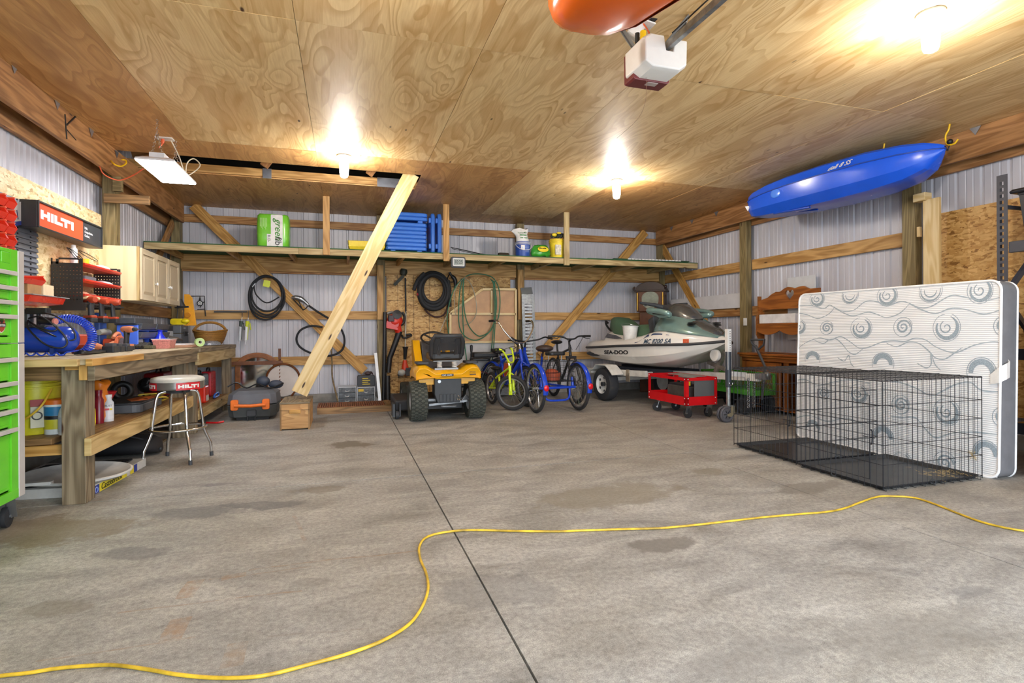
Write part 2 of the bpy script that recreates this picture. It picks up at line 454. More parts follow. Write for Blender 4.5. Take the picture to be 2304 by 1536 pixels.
struct(b,'wall_front',M_steel)
b = B()
b.bb(XL,XR,YB-.06,YB+.02,0,.13); b.bb(XL-.02,XL+.05,YF,YB,0,.13); b.bb(XR-.05,XR+.02,YF,YB,0,.13)
struct(b,'baseboard_back',M_curb,bev=.006)
# ---------------------------------------------------------------- ceiling sheets
SX = [-2.30,-1.50,-.28,.905,2.13,3.35,4.53,5.76]
bt, bw = B(), B()
def sheet(bld,x0,x1,y0,y1,z=ZC):
    e = .0016; zz = z + random.uniform(-.001,.002)
    bld.bb(x0+e,x1-e,y0+e,y1-e,zz,zz+.012,along=1)
for i in range(len(SX)-1):
    x0, x1 = SX[i], SX[i+1]
    for y0, y1 in ((YF,1.11),(1.11,3.55),(3.55,6.05)): sheet(bw if i == 0 else bt,x0,x1,y0,y1)
    if x1 < .95:
        sheet(bw,x0,x1,6.05,6.60)
        sheet(bw,x0,x1,7.26,YB,ZC-.004)
    else:
        sheet(bt if i == 4 else bw,x0,x1,6.05,8.5); sheet(bw,x0,x1,8.5,YB)
ce = struct(bt,'ceiling',M_ply)
bw.make('ceiling_sheets_darker',M_plyb,parent=ce)
b = B()   # the attic seen through the gap
for y in (6.6,7.24):
    b.bb(XL,.93,y,y+.04,ZC+.012,ZC+.105)
b.make('truss_chord',M_girt2,parent=ce)
b = B()
for y in (6.64,):
    for x in (-1.9,-.9,.3):
        b.beam((x,y+.3,ZC+.05),(x+.7,y+.34,4.1),.04,.09)
    b.beam((-2.3,y+.5,3.15),(.9,y+.5,3.9),.04,.09)
b.make('truss_web',M_beam,parent=ce)
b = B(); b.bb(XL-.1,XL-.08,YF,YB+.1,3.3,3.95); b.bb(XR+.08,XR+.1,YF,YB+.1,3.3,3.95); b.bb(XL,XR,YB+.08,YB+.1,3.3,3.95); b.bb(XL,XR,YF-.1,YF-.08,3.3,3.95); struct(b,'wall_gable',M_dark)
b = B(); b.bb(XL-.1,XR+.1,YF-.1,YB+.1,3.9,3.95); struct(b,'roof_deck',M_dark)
b = B()   # truss plates peeping below the ceiling sheets
mpl = P('#a8abb2',.35,.8)
p = AY(875,404,7.24); b.box((p.x,7.235,ZC+.05),(.30,.006,.12))
p = AY(601,381,7.24); b.box((p.x,7.235,ZC+.05),(.10,.006,.12))
b.make('truss_plate',mpl,parent=ce)
# ---------------------------------------------------------------- timber frame
b = B()
zl = 2.66
b.bb(-2.30,-2.26,YF,9.06,2.74,ZC-.002); o = struct(b,'trim_1',M_beam,bev=.003)
b = B(); b.bb(-2.46,-2.42,YF,9.12,2.66,3.1); struct(b,'trim_2',M_beam,bev=.003)
b = B(); b.bb(5.72,5.76,YF,9.06,2.745,ZC-.002); struct(b,'trim_3',M_beam,bev=.003)
b = B(); b.bb(5.87,5.91,YF,9.12,2.69,3.1); struct(b,'trim_4',M_beam,bev=.003)
ti = 5
def trim(b,m,bev=.004):
    global ti
    o = struct(b,'trim_%d' % ti,m,bev=bev); ti += 1; return o
for Y in (9.0,6.65,4.21,1.77):
    b = B(); b.bb(-2.415,-2.30,Y,Y+.14,0,2.98)
    trim(b,M_post)
for Y in (8.98,6.68,4.17,1.75):
    b = B(); b.bb(5.765,5.865,Y,Y+.14,0,2.98)
    trim(b,M_post)
def px_post(x0,x1,Y): return AY(x0,700,Y).x, AY(x1,700,Y).x
for (a,c) in ((849,863),(1166,1178.5)):
    x0, x1 = px_post(a,c,8.92)
    b = B(); b.bb(x0,x1+.03,8.96,9.08,0,3.0); trim(b,M_post)
    b = B(); b.bb(x0,x1,8.915,8.958,AY(a,719,8.92).z,2.19); trim(b,M_girt2)
# girts on the back wall, measured top and bottom
for (pt,pb,x0,x1,m) in (((551,488),(551,505),XL,5.9,M_girt),((551,592),(551,613),XL,5.9,M_girt),((540,698),(540,718),XL,5.9,M_girt2),((700,801.5),(700,821),XL,5.9,M_girt2)):
    z1, z0 = AY(*pt,9.09).z, AY(*pb,9.09).z
    b = B(); xx = x0
    for xe in (AY(849,700,9.0).x,AY(1166,700,9.0).x,x1):
        b.bb(xx,xe,9.088,9.128,z0,z1); xx = xe + .002
    trim(b,m)
for (pt,pb,m) in (((1750,573.5),(1750,598),M_girt2),((1500,712),(1500,729),M_girt)):
    z1, z0 = AX(*pt,5.87).z, AX(*pb,5.87).z
    if pt[0] == 1500: z1, z0 = AX(1640,692,5.87).z, AX(1640,712,5.87).z
    b = B(); yy = 9.08
    for ye in (6.82,4.31,1.89): b.bb(5.872,5.908,ye,yy,z0,z1); yy = ye - .14
    trim(b,m)
for z in (.62,1.33): 
    b = B(); b.bb(-2.46,-2.42,1.9,9.08,z,z+.14); trim(b,M_girt)
# knee braces in the plane of the back wall and of the right wall
def brace(pa,pb,Y,w,m,name=None):
    a, c = AY(*pa,Y), AY(*pb,Y); b = B(); b.beam(a,c,w,.04,up=(0,1,0)); return trim(b,m)
brace((435,462),(820,835),9.03,.145,M_brace)
brace((1452,522),(1215,800),9.03,.15,M_brace)
a, c = V((5.84,9.02,2.72)), AX(1592,735,5.84)
b = B(); b.beam(a,c,.14,.036,up=(1,0,0)); trim(b,M_brace)
a, c = V((-2.38,8.95,2.72)), V((-2.38,7.9,1.75))
b = B(); b.beam(a,c,.12,.036,up=(1,0,0)); trim(b,M_girt)
# OSB sheets fixed to the walls
b = B(); b.bb(-2.415,-2.403,4.36,6.60,1.285,2.335,along=1); trim(b,M_osb_pale,0)
b = B(); b.bb(-2.415,-2.403,1.9,4.2,1.285,2.335,along=1); trim(b,M_osb_pale,0)
x0, x1 = AY(871,700,8.95).x, AY(1153,700,8.95).x
b = B(); b.bb(x0,x1,9.07,9.085,.1,AY(1000,600,9.0).z,along=0); ob_osb = trim(b,M_osb,0)
b = B()
for k in range(1,9):
    z = .1 + k * .255; b.bb(x0+.01,x1-.01,9.068,9.0699,z,z+.0045)
for xx in (x0+.18,x0+.44,x0+.70,x0+.95,x0+1.4):
    b.bb(xx,xx+.005,9.068,9.0699,.12,2.1)
b.make('ruled_line',P('#3a2a18',.8),parent=ob_osb)
b = B(); b.bb(5.855,5.867,1.95,3.98,.3,2.30,along=1); trim(b,M_osb,0)
# ---------------------------------------------------------------- common paints
K_black = P('#1b1b1d',.45); K_blackm = P('#232325',.3); K_rub = P('#26272a',.8); K_grey = P('#5c5e62',.5); K_dgrey = P('#3c3e42',.55)
K_white = P('#e9e8e4',.45); K_chrome = P('#dcdcdc',.12,1.0,var=.03); K_steel = P('#a9abad',.32,.9); K_galv = P('#9ba0a2',.4,.7,var=.2,scale=25)
K_red = P('#c9171c',.35); K_blue = P('#2a5fbf',.4); K_yel = P('#e9cf2b',.45); K_orange = P('#e8731f',.45); K_green = P('#62c628',.35,var=.05)
K_lab = P('#efeee8',.5,var=.03); K_brass = P('#b08b3e',.35,.9)
# ---------------------------------------------------------------- loft shelf
SY, SZ0, SZ1 = 8.02, 2.197, 2.283
loft = thing('loft_shelf','long loft shelf of pale lumber with a green edge running across the back wall','shelf',(1.7,8.5,SZ0))
b = B(); xj = AY(672,560,SY).x
b.bb(-2.46,xj-.001,SY,SY+.04,SZ0,SZ1); b.bb(xj+.001,3.41,SY,SY+.04,SZ0,SZ1); b.bb(3.412,5.90,SY+.002,SY+.042,SZ0,SZ1)
b.make('front_board',M_shelf,parent=loft,bev=.003)
b = B(); b.bb(-2.44,5.9,9.03,9.08,2.06,SZ1); b.make('ledger_board',M_girt2,parent=loft,bev=.003)
x = -2.3
while x < 5.8:
    b = B(); b.bb(x,x+.038,SY+.042,9.028,SZ0,SZ1,along=1); b.make('joist',M_shelf if x > 1.5 else M_girt2,parent=loft); x += .78
b = B(); b.bb(-2.46,5.9,SY-.004,9.08,SZ1+.001,SZ1+.013,along=0); b.make('deck',P('#2f5b34',.8),parent=loft)
for px in (734.5,1004,1274.5):
    p = AY(px,560,SY-.02); b = B(); b.bb(p.x-.045,p.x+.045,SY-.042,SY-.005,SZ0-(.0 if px < 800 else .03),ZC-.002)
    b.make('hanger',M_shelf if px > 1200 else M_girt2,parent=loft,bev=.003)
DT = SZ1 + .0135
# insulation bale
M_bale = P('#79cb3a',.25,var=.06); p0 = AY(576,555,8.12); p1 = AY(650,555,8.12)
bw_, bh_ = p1.x - p0.x, .46
t = thing('insulation_bale','green and white plastic-wrapped bale of insulation on the loft shelf','insulation',((p0.x+p1.x)/2,8.3,DT))
b = B(); secs = []
for i, (f,g2) in enumerate(((0,.90),(.04,.975),(.3,1.0),(.7,1.0),(.96,.975),(1,.90))):
    z = DT + bh_ * f; ring = []
    for k in range(24):
        a = 2 * pi * k / 24; cx_, sx_ = cos(a), sin(a)
        ring.append(((p0.x+p1.x)/2+math.copysign(abs(cx_)**.35,cx_)*bw_/2*g2,8.30+math.copysign(abs(sx_)**.35,sx_)*.17*g2,z+.006*sin(k*2.3+i)))
    secs.append(ring)
b.loft(secs); b.make('wrap',M_bale,parent=t,smooth=60)
b = B(); bx = p0.x + bw_ * .46; b.rbox((bx+bw_*.17,8.128,DT+bh_*.5),(bw_*.36,.01,bh_*.96),.01,flat='y'); b.bb(bx-.055,bx+.005,8.122,8.13,DT+.015,DT+.18)
b.make('white_band',K_white,parent=t)
b = B(); b.text('green',(bx+bw_*.12,8.121,DT+bh_*.86),(0,0,-1),(1,0,0),.13,.001,.012,.35); b.make('lettering',P('#3f8a2e',.5),parent=t,label='green script lettering')
b = B(); b.text('fiber',(bx+bw_*.12,8.121,DT+bh_*.31),(0,0,-1),(1,0,0),.12,.001,.006)
b.text('R13-',(bx-.045,8.120,DT+.165),(0,0,-1),(1,0,0),.05,.001,.004); b.make('lettering',K_black,parent=t,label='black lettering')
b = B()
for k in range(7): b.bb(p0.x+.05+.014*k,p0.x+.056+.014*k,8.124,8.128,DT+.28-.02*(k % 3),DT+.40)
b.make('fine_print',P('#b9e68f',.5),parent=t)
# yellow tray
p0, p1 = AY(784,560,8.1), AY(866,562,8.1)
b = B(); X0, X1 = p0.x, p1.x; Zt = DT + .13
secs = [[(X0+d,8.06+d,z),(X1-d,8.06+d,z),(X1-d,8.42-d,z),(X0+d,8.42-d,z)] for d,z in ((.03,DT),(.015,DT+.02),(.012,DT+.03),(0,DT+.05),(0,DT+.06),(.004,DT+.065),(-.004,Zt),(-.012,Zt),(.01,Zt-.01),(.03,DT+.02))]
b.loft(secs); tag(recenter(b.make('tray',K_yel,smooth=20,bev=.003)),'shallow yellow plastic tray on the loft shelf beside the pine brace','tray')
# blue stacking cots
def cot(name,label,group,M4):
    t = bpy.data.objects.new(name,None); COL.objects.link(t); t.matrix_basis = M4; t['label'] = label; t['category'] = 'cot'; t['group'] = group
    return t
cw, cl = .61, .50
def cot_parts(t):
    b = B(); b.rbox((0,0,.027),(cw,cl,.054),.05,seg=5); b.make('frame',M_cot,parent=t,world=False,bev=.014,smooth=40)
    b = B(); b.rbox((0,0,.0565),(cw-.05,cl-.05,.005),.05,seg=5); b.make('panel',M_cot,parent=t,world=False)
    for sx in (-1,1):
        for sy in (-1,1):
            b = B(); b.rbox((sx*(cw/2-.11),sy*(cl/2-.05),-.0165),(.075,.06,.032),.012); b.make('foot',M_cot,parent=t,world=False,bev=.004)
M_cot = P('#3b78d8',.35,var=.05)
p = AY(915.5,560,8.1); base = None
pitch = .0595; lbl = ['bottom','second','third','fourth','fifth','sixth','seventh']
zz = DT + .033
for i in range(9):
    if i == 7: zz += .034
    M4 = Matrix.Translation((p.x+(.012 if i > 6 else 0),8.38,zz))
    lab = ('blue plastic cot on the loft shelf, %s of the flat stack counted from below' % lbl[i]) if i < 7 else ('blue plastic cot raised on feet, %s of the two topping the stack' % ('lower' if i == 7 else 'upper'))
    if i == 0:
        base = cot('stacking_cot',lab,'blue cots stacked on the loft shelf',M4); cot_parts(base); c = base
        for ch in c.children:
            if ch.name.startswith('frame'): ch.scale.z = 1
    else:
        c = base.copy(); COL.objects.link(c); c.matrix_basis = M4; c['label'] = lab
        for ch in base.children:
            if i not in (7,) and ch.name.startswith('foot'): continue
            d = ch.copy(); COL.objects.link(d); d.parent = c
    zz += pitch
for px, lab in ((976,'blue plastic cot standing on its side between the flat stack and the other upright cot'),(991,'blue plastic cot standing on its side right against the shelf hanger')):
    q = AY(px,560,8.1); c = base.copy(); COL.objects.link(c); c['label'] = lab
    c.matrix_basis = Matrix.Translation((q.x-.03,8.38,DT+cw/2+.001)) @ Matrix.Rotation(radians(90),4,'Y')
    for ch in base.children: d = ch.copy(); COL.objects.link(d); d.parent = c
# thin rods lying on the loft
b = B(); a_, c_ = AY(1014,553,8.35), AY(1100,573,8.3); a_.z = DT + .14; c_.z = DT + .02
b.tube([a_,c_],[.006,.011],8); b.tube([a_+V((.02,.01,-.02)),c_+V((-.03,.03,-.008))],.005,6)
b.tube([c_,c_+V((.10,0,-.004))],.014,8)
tag(b.make('fishing_rod',K_black,smooth=40),'thin dark fishing rod lying on the loft shelf just right of the middle hanger','fishing rod')
b = B(); q = AY(1136,573,8.25)
b.lathe([(.001,0),(.035,0),(.04,.01),(.04,.15),(.03,.16),(.001,.16)],(q.x-.08,8.3,DT+.04),(1,0,0),16); b.torus((q.x-.085,8.3,DT+.04),(1,0,0),.028,.010,16,6)
tag(b.make('rolled_strap',P('#3b3226',.8),smooth=40),'small dark rolled strap on the loft shelf left of the blue and white pail','strap')
# pails
def pail(name,x,y,z,r,h,mat,rimmat,label,cat='bucket',group=None,band=None,handle=True,lid=False):
    t = thing(name,label,cat,(x,y,z),group=group)
    b = B(); b.lathe([(.001,.004),(r*.88,0),(r*.90,.01),(r*.97,h*.82),(r*.95,h),(r*.93,h),(r*.86,.02),(.001,.012)],(x,y,z),n=28,cap=False); b.make('body',mat,parent=t,smooth=40)
    b = B()
    for k in range(3): b.lathe([(r*.95,h*(.80+.06*k)),(r*1.05,h*(.805+.06*k)),(r*1.05,h*(.825+.06*k)),(r*.95,h*(.83+.06*k))],(x,y,z),n=28,closed=True)
    if lid: b.lathe([(.001,h*.99),(r,h*.99),(r*1.06,h*.94),(r*1.07,h*1.0),(r,h*1.02),(.001,h*1.02)],(x,y,z),n=28)
    b.make('rim',rimmat,parent=t,smooth=30)
    if handle:
        b = B(); b.tube([V((x,y,z+h*.82))+V((r*1.04*cos(a),-r*.25-r*.9*sin(a),-h*.42*sin(a))) for a in [pi*k/12 for k in range(13)]],.004,6)
        b.make('handle',K_white if rimmat is K_white else K_steel,parent=t,smooth=60)
    return t
q = AY(1176,577,8.18)
t = pail('pail',q.x,8.18,DT,.125,.24,P('#2c4fa5',.4),K_white,'blue pail with a white rim and handle on the loft shelf under a white bag')
b = B(); b.box((q.x-.035,8.18-.122,DT+.14),(.06,.006,.07)); b.make('emblem_panel',K_white,parent=t)
b = B(); b.text('k',(q.x-.055,8.18-.126,DT+.12),(1,0,0),(0,0,1),.06,.001,.01); [b.bb(q.x-.0,q.x+.06,8.053,8.056,DT+.165-k*.014,DT+.169-k*.014) for k in range(8)]
b.make('lettering',P('#9db4e8',.5),parent=t)
b = B(); secs = []
for i, (f,wx,wy,dx) in enumerate(((0,.10,.08,0),(.15,.105,.08,0),(.4,.095,.07,-.01),(.6,.10,.05,-.02),(.8,.12,.03,-.03),(1,.145,.008,-.05))):
    secs.append([(q.x+dx+wx*cos(2*pi*k/16)*(1+.06*sin(k*5)),8.18+wy*sin(2*pi*k/16),DT+.24+.215*f+.012*sin(k*1.7)*f-.05*f*(k in (7,8,9))) for k in range(16)])
b.loft(secs); t = thing('seed_bag','white soft bag with green print slumped on top of the blue pail','bag',(q.x,8.18,DT+.24)); b.make('sack',K_white,parent=t,smooth=60)
b = B(); b.box((q.x-.01,8.115,DT+.345),(.11,.004,.02)); b.box((q.x+.0,8.108,DT+.30),(.12,.004,.012)); b.text('Potting Mix',(q.x-.10,8.115,DT+.365),(1,0,.1),(0,0,1),.032,.001,.002)
b.make('print',P('#2f7a3a',.5),parent=t)
q = AY(1218,582,8.1); t = thing('bag','small green and yellow plastic bag slumped between the blue pail and the yellow pail','bag',(q.x,8.12,DT))
b = B(); secs = []
for f, wx, wy in ((0,.15,.07),(.2,.165,.085),(.55,.15,.075),(.85,.12,.05),(1,.09,.02)):
    secs.append([(q.x+wx*cos(2*pi*k/20)*(1+.05*sin(k*4)),8.13+wy*sin(2*pi*k/20),DT+.013+.18*f+.012*sin(k*2.1)) for k in range(20)])
b.loft(secs); b.make('sack',P('#3d9a2e',.3),parent=t,smooth=70)
b = B(); b.lathe([(.001,0),(.06,0),(.061,.004),(.001,.004)],(q.x+.01,8.043,DT+.12),(0,-1,.35),20,sy=.8,sx=1.5); b.make('yellow_patch',K_yel,parent=t)
b = B(); b.text('Miracle',(q.x-.06,8.035,DT+.125),(1,0,0),(0,.35,1),.04,.003,.003); b.make('lettering',K_black,parent=t)
q = AY(1256,580,8.16)
t = pail('pail',q.x,8.2,DT,.135,.31,K_yel,K_yel,'yellow pail on the loft shelf partly behind the right hanger',handle=False)
b = B(); b.rbox((q.x-.035,8.2-.128,DT+.13),(.10,.01,.16),.01,flat='y'); b.make('paper_label',P('#d9d3c0',.5,var=.25,scale=40),parent=t)
t = thing('work_glove','black and yellow work gloves bunched on top of the yellow pail','gloves',(q.x,8.2,DT+.31))
b = B()
for k in range(5): b.tube(spline([(q.x-.13+.05*k,8.12,DT+.335),(q.x-.12+.055*k,8.10,DT+.36+.01*(k % 2)),(q.x-.06+.04*k,8.16,DT+.39),(q.x,8.24,DT+.37)],4),.024,8)
b.make('knit',P('#2f3630',.8),parent=t,smooth=60)
b = B(); b.ball((q.x-.10,8.07,DT+.365),.035,sc=(1.2,.7,.8)); b.ball((q.x-.02,8.08,DT+.40),.03,sc=(1.4,.8,.6)); b.make('fingertip',K_yel,parent=t,smooth=60)
# stacked green and white slats at the right end of the loft
t = thing('lattice_panel','flat green panels with a white striped one on the right end of the loft shelf','panel',(4.9,8.15,DT))
b = B(); a_, c_ = AY(1320,584,8.1).x, 5.86; b.bb(a_,5.1,8.05,8.5,DT,DT+.012); b.bb(4.3,c_-.1,8.06,8.5,DT+.013,DT+.028); b.make('green_panel',P('#23492b',.7),parent=t)
b = B()
for k in range(16): b.bb(4.55+.065*k,4.60+.065*k,8.04,8.06,DT+.013,DT+.032)
b.make('white_slat',K_white,parent=t)
# clock on the shelf edge
a_, c_ = AY(1014.5,577,SY-.03), AY(1047.5,603,SY-.03); t = thing('digital_clock','small silver and black digital clock on the front edge of the loft shelf','clock',((a_.x+c_.x)/2,SY,c_.z))
cx_, cz_ = (a_.x+c_.x) / 2, (a_.z+c_.z) / 2; W_, H_ = c_.x - a_.x, a_.z - c_.z
b = B(); b.rbox((cx_,SY-.018,cz_),(W_,.032,H_),.03,flat='y',seg=5); b.make('case',K_dgrey,parent=t,bev=.004)
b = B(); b.rbox((cx_+.004,SY-.037,cz_+.003),(W_*.80,.008,H_*.72),.015,flat='y',seg=4); b.make('bezel',K_white,parent=t)
b = B(); b.rbox((cx_+.004,SY-.0425,cz_+.003),(W_*.64,.004,H_*.55),.004,flat='y'); b.make('screen',P('#9aa39b',.25),parent=t)
b = B(); b.text('10:25',(cx_-W_*.27,SY-.045,cz_-.02),(1,0,0),(0,0,1),.075,.001,.004,squash=.75); b.make('digits',K_black,parent=t)
# ---------------------------------------------------------------- the leaning pine brace and the crate it stands on
t = thing('wooden_crate','plywood crate with a cleat handle on the floor under the leaning pine brace','crate',(-.54,6.9,0))
zt = AY(630,906,6.58).z
b = B(); b.bb(-.70,-.385,6.58,6.598,.02,zt-.02,along=0); b.bb(-.70,-.385,7.20,7.22,.0,zt-.02); b.bb(-.70,-.682,6.60,7.2,.0,zt-.02); b.bb(-.403,-.385,6.6,7.2,.0,zt-.02); b.bb(-.68,-.405,6.6,7.2,.01,.03)
b.make('box_body',M_plyb,parent=t,bev=.003)
b = B(); b.bb(-.705,-.38,6.575,7.225,zt-.019,zt); b.make('box_top',M_weather,parent=t,bev=.003)
b = B(); b.bb(-.60,-.48,6.552,6.579,.19,.23,along=0); b.make('cleat_handle',M_brace,parent=t,bev=.003)
b = B()
for x in (-.70,-.40): b.bb(x,x+.016,6.574,6.5799,.0,zt-.02)
b.bb(-.70,-.385,6.574,6.5799,.225,.23); b.make('edge_strip',M_weather2,parent=t)
a_, c_ = V((AY(672,893,6.86).x,6.86,zt+.052)), V((AY(925,398,6.70).x,6.70,ZC+.02))
dr = (c_-a_).normalized(); side = V((0,1,0)).cross(dr).normalized(); thk = dr.cross(side).normalized()
b = B(); R = Matrix((side,dr,thk)).transposed(); b.box((a_+c_)/2+dr*.02,(.185,(c_-a_).length-.0,.038),R,along=1)
t = recenter(b.make('leaning_board',M_fresh,bev=.003)); tag(t,'pale new pine board leaning from the plywood crate up to the ceiling gap','board')
# low wooden ramp on the floor behind the crate
t = thing('wooden_ramp','low worn wooden ramp with brown boards on the floor behind the crate','ramp',(.2,7.9,0))
q0, q1 = AZ(709,938,0), AZ(878,930,0)
b = B()
Yf = 7.72
for k in range(34):
    x = -.36 + k * .029; b.bb(x,x+.022,Yf+.04,Yf+.52,.075,.095,along=1)
b.make('slat_deck',P('#8d5533',.65,var=.25,scale=18),parent=t,bev=.002)
b = B(); b.bb(-.36,.66,Yf,Yf+.038,.0,.085,along=0); b.bb(-.36,.66,Yf+.52,Yf+.55,0,.085); b.bb(.54,.63,Yf-.02,Yf+.50,.095,.10); b.make('side_rail',M_weather2,parent=t,bev=.003)
# ---------------------------------------------------------------- things hung on or leaning against the back wall
YW = 8.95
def loopz(cx_,cy_,rx_,ry_,Y,n=40,a0=0,a1=2*pi,ph=0,wob=.0):
    out = []
    for k in range(n+1):
        a = a0 + (a1-a0) * k / n
        out.append(AY(cx_+rx_*cos(a)*(1+wob*sin(3*a+ph)),cy_+ry_*sin(a)*(1+wob*sin(2*a+ph)),Y))
    return out
def hang_hose(name,loops,r,mat,label,tails=(),cat='hose',tag2=None):
    t = thing(name,label,cat,loops[0][0])
    b = B()
    for L in loops: b.tube(L[:-1],r,8,closed=True)
    b.make('coil',mat,parent=t,smooth=60)
    for T in tails:
        b = B(); b.tube(spline(T[0],6),T[1],8); b.make('hose_end',T[2],parent=t,smooth=60)
    return t
t = hang_hose('rubber_hose',[loopz(599,664,36,44,YW-.01,wob=.02),loopz(600,667,40,47,YW-.035,wob=.02,ph=1),loopz(598,670,39,50,YW,wob=.02,ph=2),loopz(601,661,35,39,YW-.03,ph=3)],.014,K_rub,
    'thin black hose coiled on the left diagonal brace under the loft shelf',
    [((AY(571,638,YW-.04),AY(576,662,YW-.05),AY(600,681,YW-.05),AY(628,668,YW-.04)),.010,K_rub)])
a_ = AY(600,638,YW-.06); b = B(); b.rbox(a_,(.095,.004,.10),.01,R=Matrix.Rotation(.2,3,'Y'),flat='y'); b.make('yellow_tag',P('#d6e03c',.5),parent=t)
b = B(); a_ = AY(571,641,YW-.045); b.rod(a_+V((-.02,0,-.03)),a_+V((.02,0,.03)),.012); b.make('fitting',K_steel,parent=t)
# fuel nozzle with its hose
t = thing('fuel_nozzle','silver fuel nozzle on a black hose looped behind the leaning pine brace','nozzle',AY(690,690,YW-.05))
Yn = YW - .08
b = B(); b.tube(spline([AY(656,670,Yn),AY(666,669,Yn),AY(680,674,Yn),AY(694,686,Yn)],4),[.018,.02,.024,.034,.036,.036,.04,.04,.04,.032,.026,.024,.022],10)
b.ball(AY(672,671,Yn),.03); b.make('nozzle_body',K_steel,parent=t,smooth=50)
b = B(); b.tube(spline([AY(672,675,Yn),AY(676,686,Yn),AY(682,696,Yn),AY(690,692,Yn),AY(692,685,Yn)],4),.008,6); b.tube(spline([AY(660,673,Yn),AY(672,686,Yn),AY(683,698,Yn)],4),.010,6); b.make('trigger_guard',K_black,parent=t,smooth=50)
b = B(); b.tube(spline([AY(694,687,Yn),AY(716,702,Yn),AY(742,718,YW-.02),AY(764,735,YW-.02),AY(775,762,YW-.02),AY(769,788,YW-.02),AY(742,800,YW-.02),AY(706,796,YW-.02),AY(677,782,YW-.02),AY(667,763,YW-.02),AY(676,743,YW-.02),AY(700,733,YW-.005),AY(726,736,YW-.005)],6),.016,8)
b.make('hose',K_rub,parent=t,smooth=60)
b = B(); b.tube(spline([AY(745,785,YW),AY(747,815,YW),AY(748,850,YW-.06),AY(758,893,YW-.25),AY(760,903,YW-.3)],5),.012,7)
tag(recenter(b.make('rope',P('#7d6a4c',.85,var=.3,scale=30),smooth=60)),'old brown rope hanging to the floor beside the two clear drawer units','rope')
# caulking guns
for i, (px,col,lab,barrel) in enumerate(((542,'#46524d','grey and green grease gun hanging from the girt beside the coiled thin hose','#c9ccd0'),(556,'#c8d22f','yellow caulking gun hanging from the girt beside the grey grease gun','#e8e8ea'))):
    t = thing('caulking_gun',lab,'caulking gun',AY(px,730,8.95))
    b = B(); b.tube(spline([AY(px+3,699,9.08),AY(px+3,710,8.98),AY(px+2,722,8.96)],3),.005,6); b.make('hook',K_steel,parent=t)
    b = B(); b.tube([AY(px+1,722,8.95),AY(px-1,735,8.95)],[.03,.02],8); b.tube([AY(px+6,726,8.95),AY(px+8,742,8.95)],.010,6); b.make('grip',P(col,.5),parent=t,smooth=50)
    b = B(); b.tube([AY(px-1,734,8.95),AY(px-3,765,8.95)],.020,10); b.tube([AY(px-3,765,8.95),AY(px-3.5,770,8.95),AY(px-3,775,8.95)],[.02,.006,.005],8); b.make('barrel',P(barrel,.4),parent=t,smooth=40)
    b = B(); b.tube([AY(px+3,733,8.95),AY(px+.5,764,8.95)],.006,6); b.make('rail',P(col,.5),parent=t)
# small black bar lying on the girt
b = B(); b.beam(AY(482,701,9.06),AY(556,701,9.06),.02,.022); tag(recenter(b.make('iron_bar',K_dgrey)),'thin dark iron bar lying on the girt above the wicker basket','bar')
# ---- dresser mirror and oval mirror
def arch_ring(cx_,zc,w,H,r,Y,n=24):
    pts = [(cx_-w,0),]
    return pts
xl, xr = AY(529,880,8.86).x, AY(628,880,8.86).x; cx_ = (xl+xr) / 2; hw = (xr-xl) / 2; zt = AY(580,793,8.86).z; zb = .15
t = thing('dresser_mirror','arched mirror in a brown wood frame with barley-twist posts near the end of the workbench','mirror',(cx_,8.86,0))
def archpts(w,top,bot,n=28,fl=.75):
    o = [(-w,bot)]; 
    for k in range(n+1):
        a = pi - pi * k / n; o.append((w*cos(a),top-w*fl+w*fl*sin(a)))
    o.append((w,bot)); return o
M_oak = P('#8a5226',.35,var=.22,scale=14); M_oak2 = P('#6f3f1d',.4,var=.22,scale=14)
po, pi_ = archpts(hw,zt,zb), archpts(hw-.075,zt-.075,zb+.07)
b = B(); n = len(po); Yf = 8.84
for Yy in (Yf,Yf+.03):
    for p in po + pi_: b.v.append(V((cx_+p[0],Yy,p[1])))
for k in range(n):
    j = (k+1) % n
    b.face((k,j,n+j,n+k)); b.face((2*n+k,3*n+k,3*n+j,2*n+j)); b.face((k,2*n+k,2*n+j,j)); b.face((n+k,n+j,3*n+j,3*n+k))
b.make('frame',M_oak,parent=t,bev=.008)
b = B(); b.prism(pi_,(cx_,Yf+.012,0),(1,0,0),(0,0,1),(0,.006,0)); b.make('mirror_glass',P('#dfe6ea',.02,1.0,var=.0),parent=t)
b = B(); z1 = AY(580,812,8.82).z; z0 = AY(580,820.5,8.82).z; b.bb(AY(517,815,8.81).x,AY(636,815,8.81).x,8.79,8.82,z0,z1); b.make('crossbar',M_oak2,parent=t,bev=.004)
for px in (516,629.5):
    b = B(); x = AY(px,830,8.81).x; zt2 = AY(px,784 if px > 600 else 800,8.81).z
    pts = [(x+.007*cos(z*60),8.81+.007*sin(z*60),z) for z in [i*.012 for i in range(int((zt2-.14)/.012))]]
    b.tube(pts,.013,6); pts = [(x-.007*cos(z*60),8.81-.007*sin(z*60),z) for z in [i*.012 for i in range(int((zt2-.14)/.012))]]; b.tube(pts,.013,6)
    b.bb(x-.018,x+.018,8.792,8.828,zt2-.16,zt2); b.make('twisted_post',M_oak2,parent=t,smooth=60)
t = thing('oval_mirror','pale oval mirror in a brown frame between the arched mirror and the crate','mirror',AY(640,900,8.8))
c0 = AY(637,856,8.8); rx_, rz_ = .235, .25
ring = [V((c0.x+rx_*cos(a)*(1+.06*sin(a)),8.8-.02*sin(a),c0.z+rz_*sin(a)-(.04 if sin(a) <-.8 else 0))) for a in [2*pi*k/36 for k in range(36)]]
b = B(); b.tube(ring,.028,8,closed=True,sq=(1,.6)); b.make('frame',M_oak2,parent=t,smooth=60)
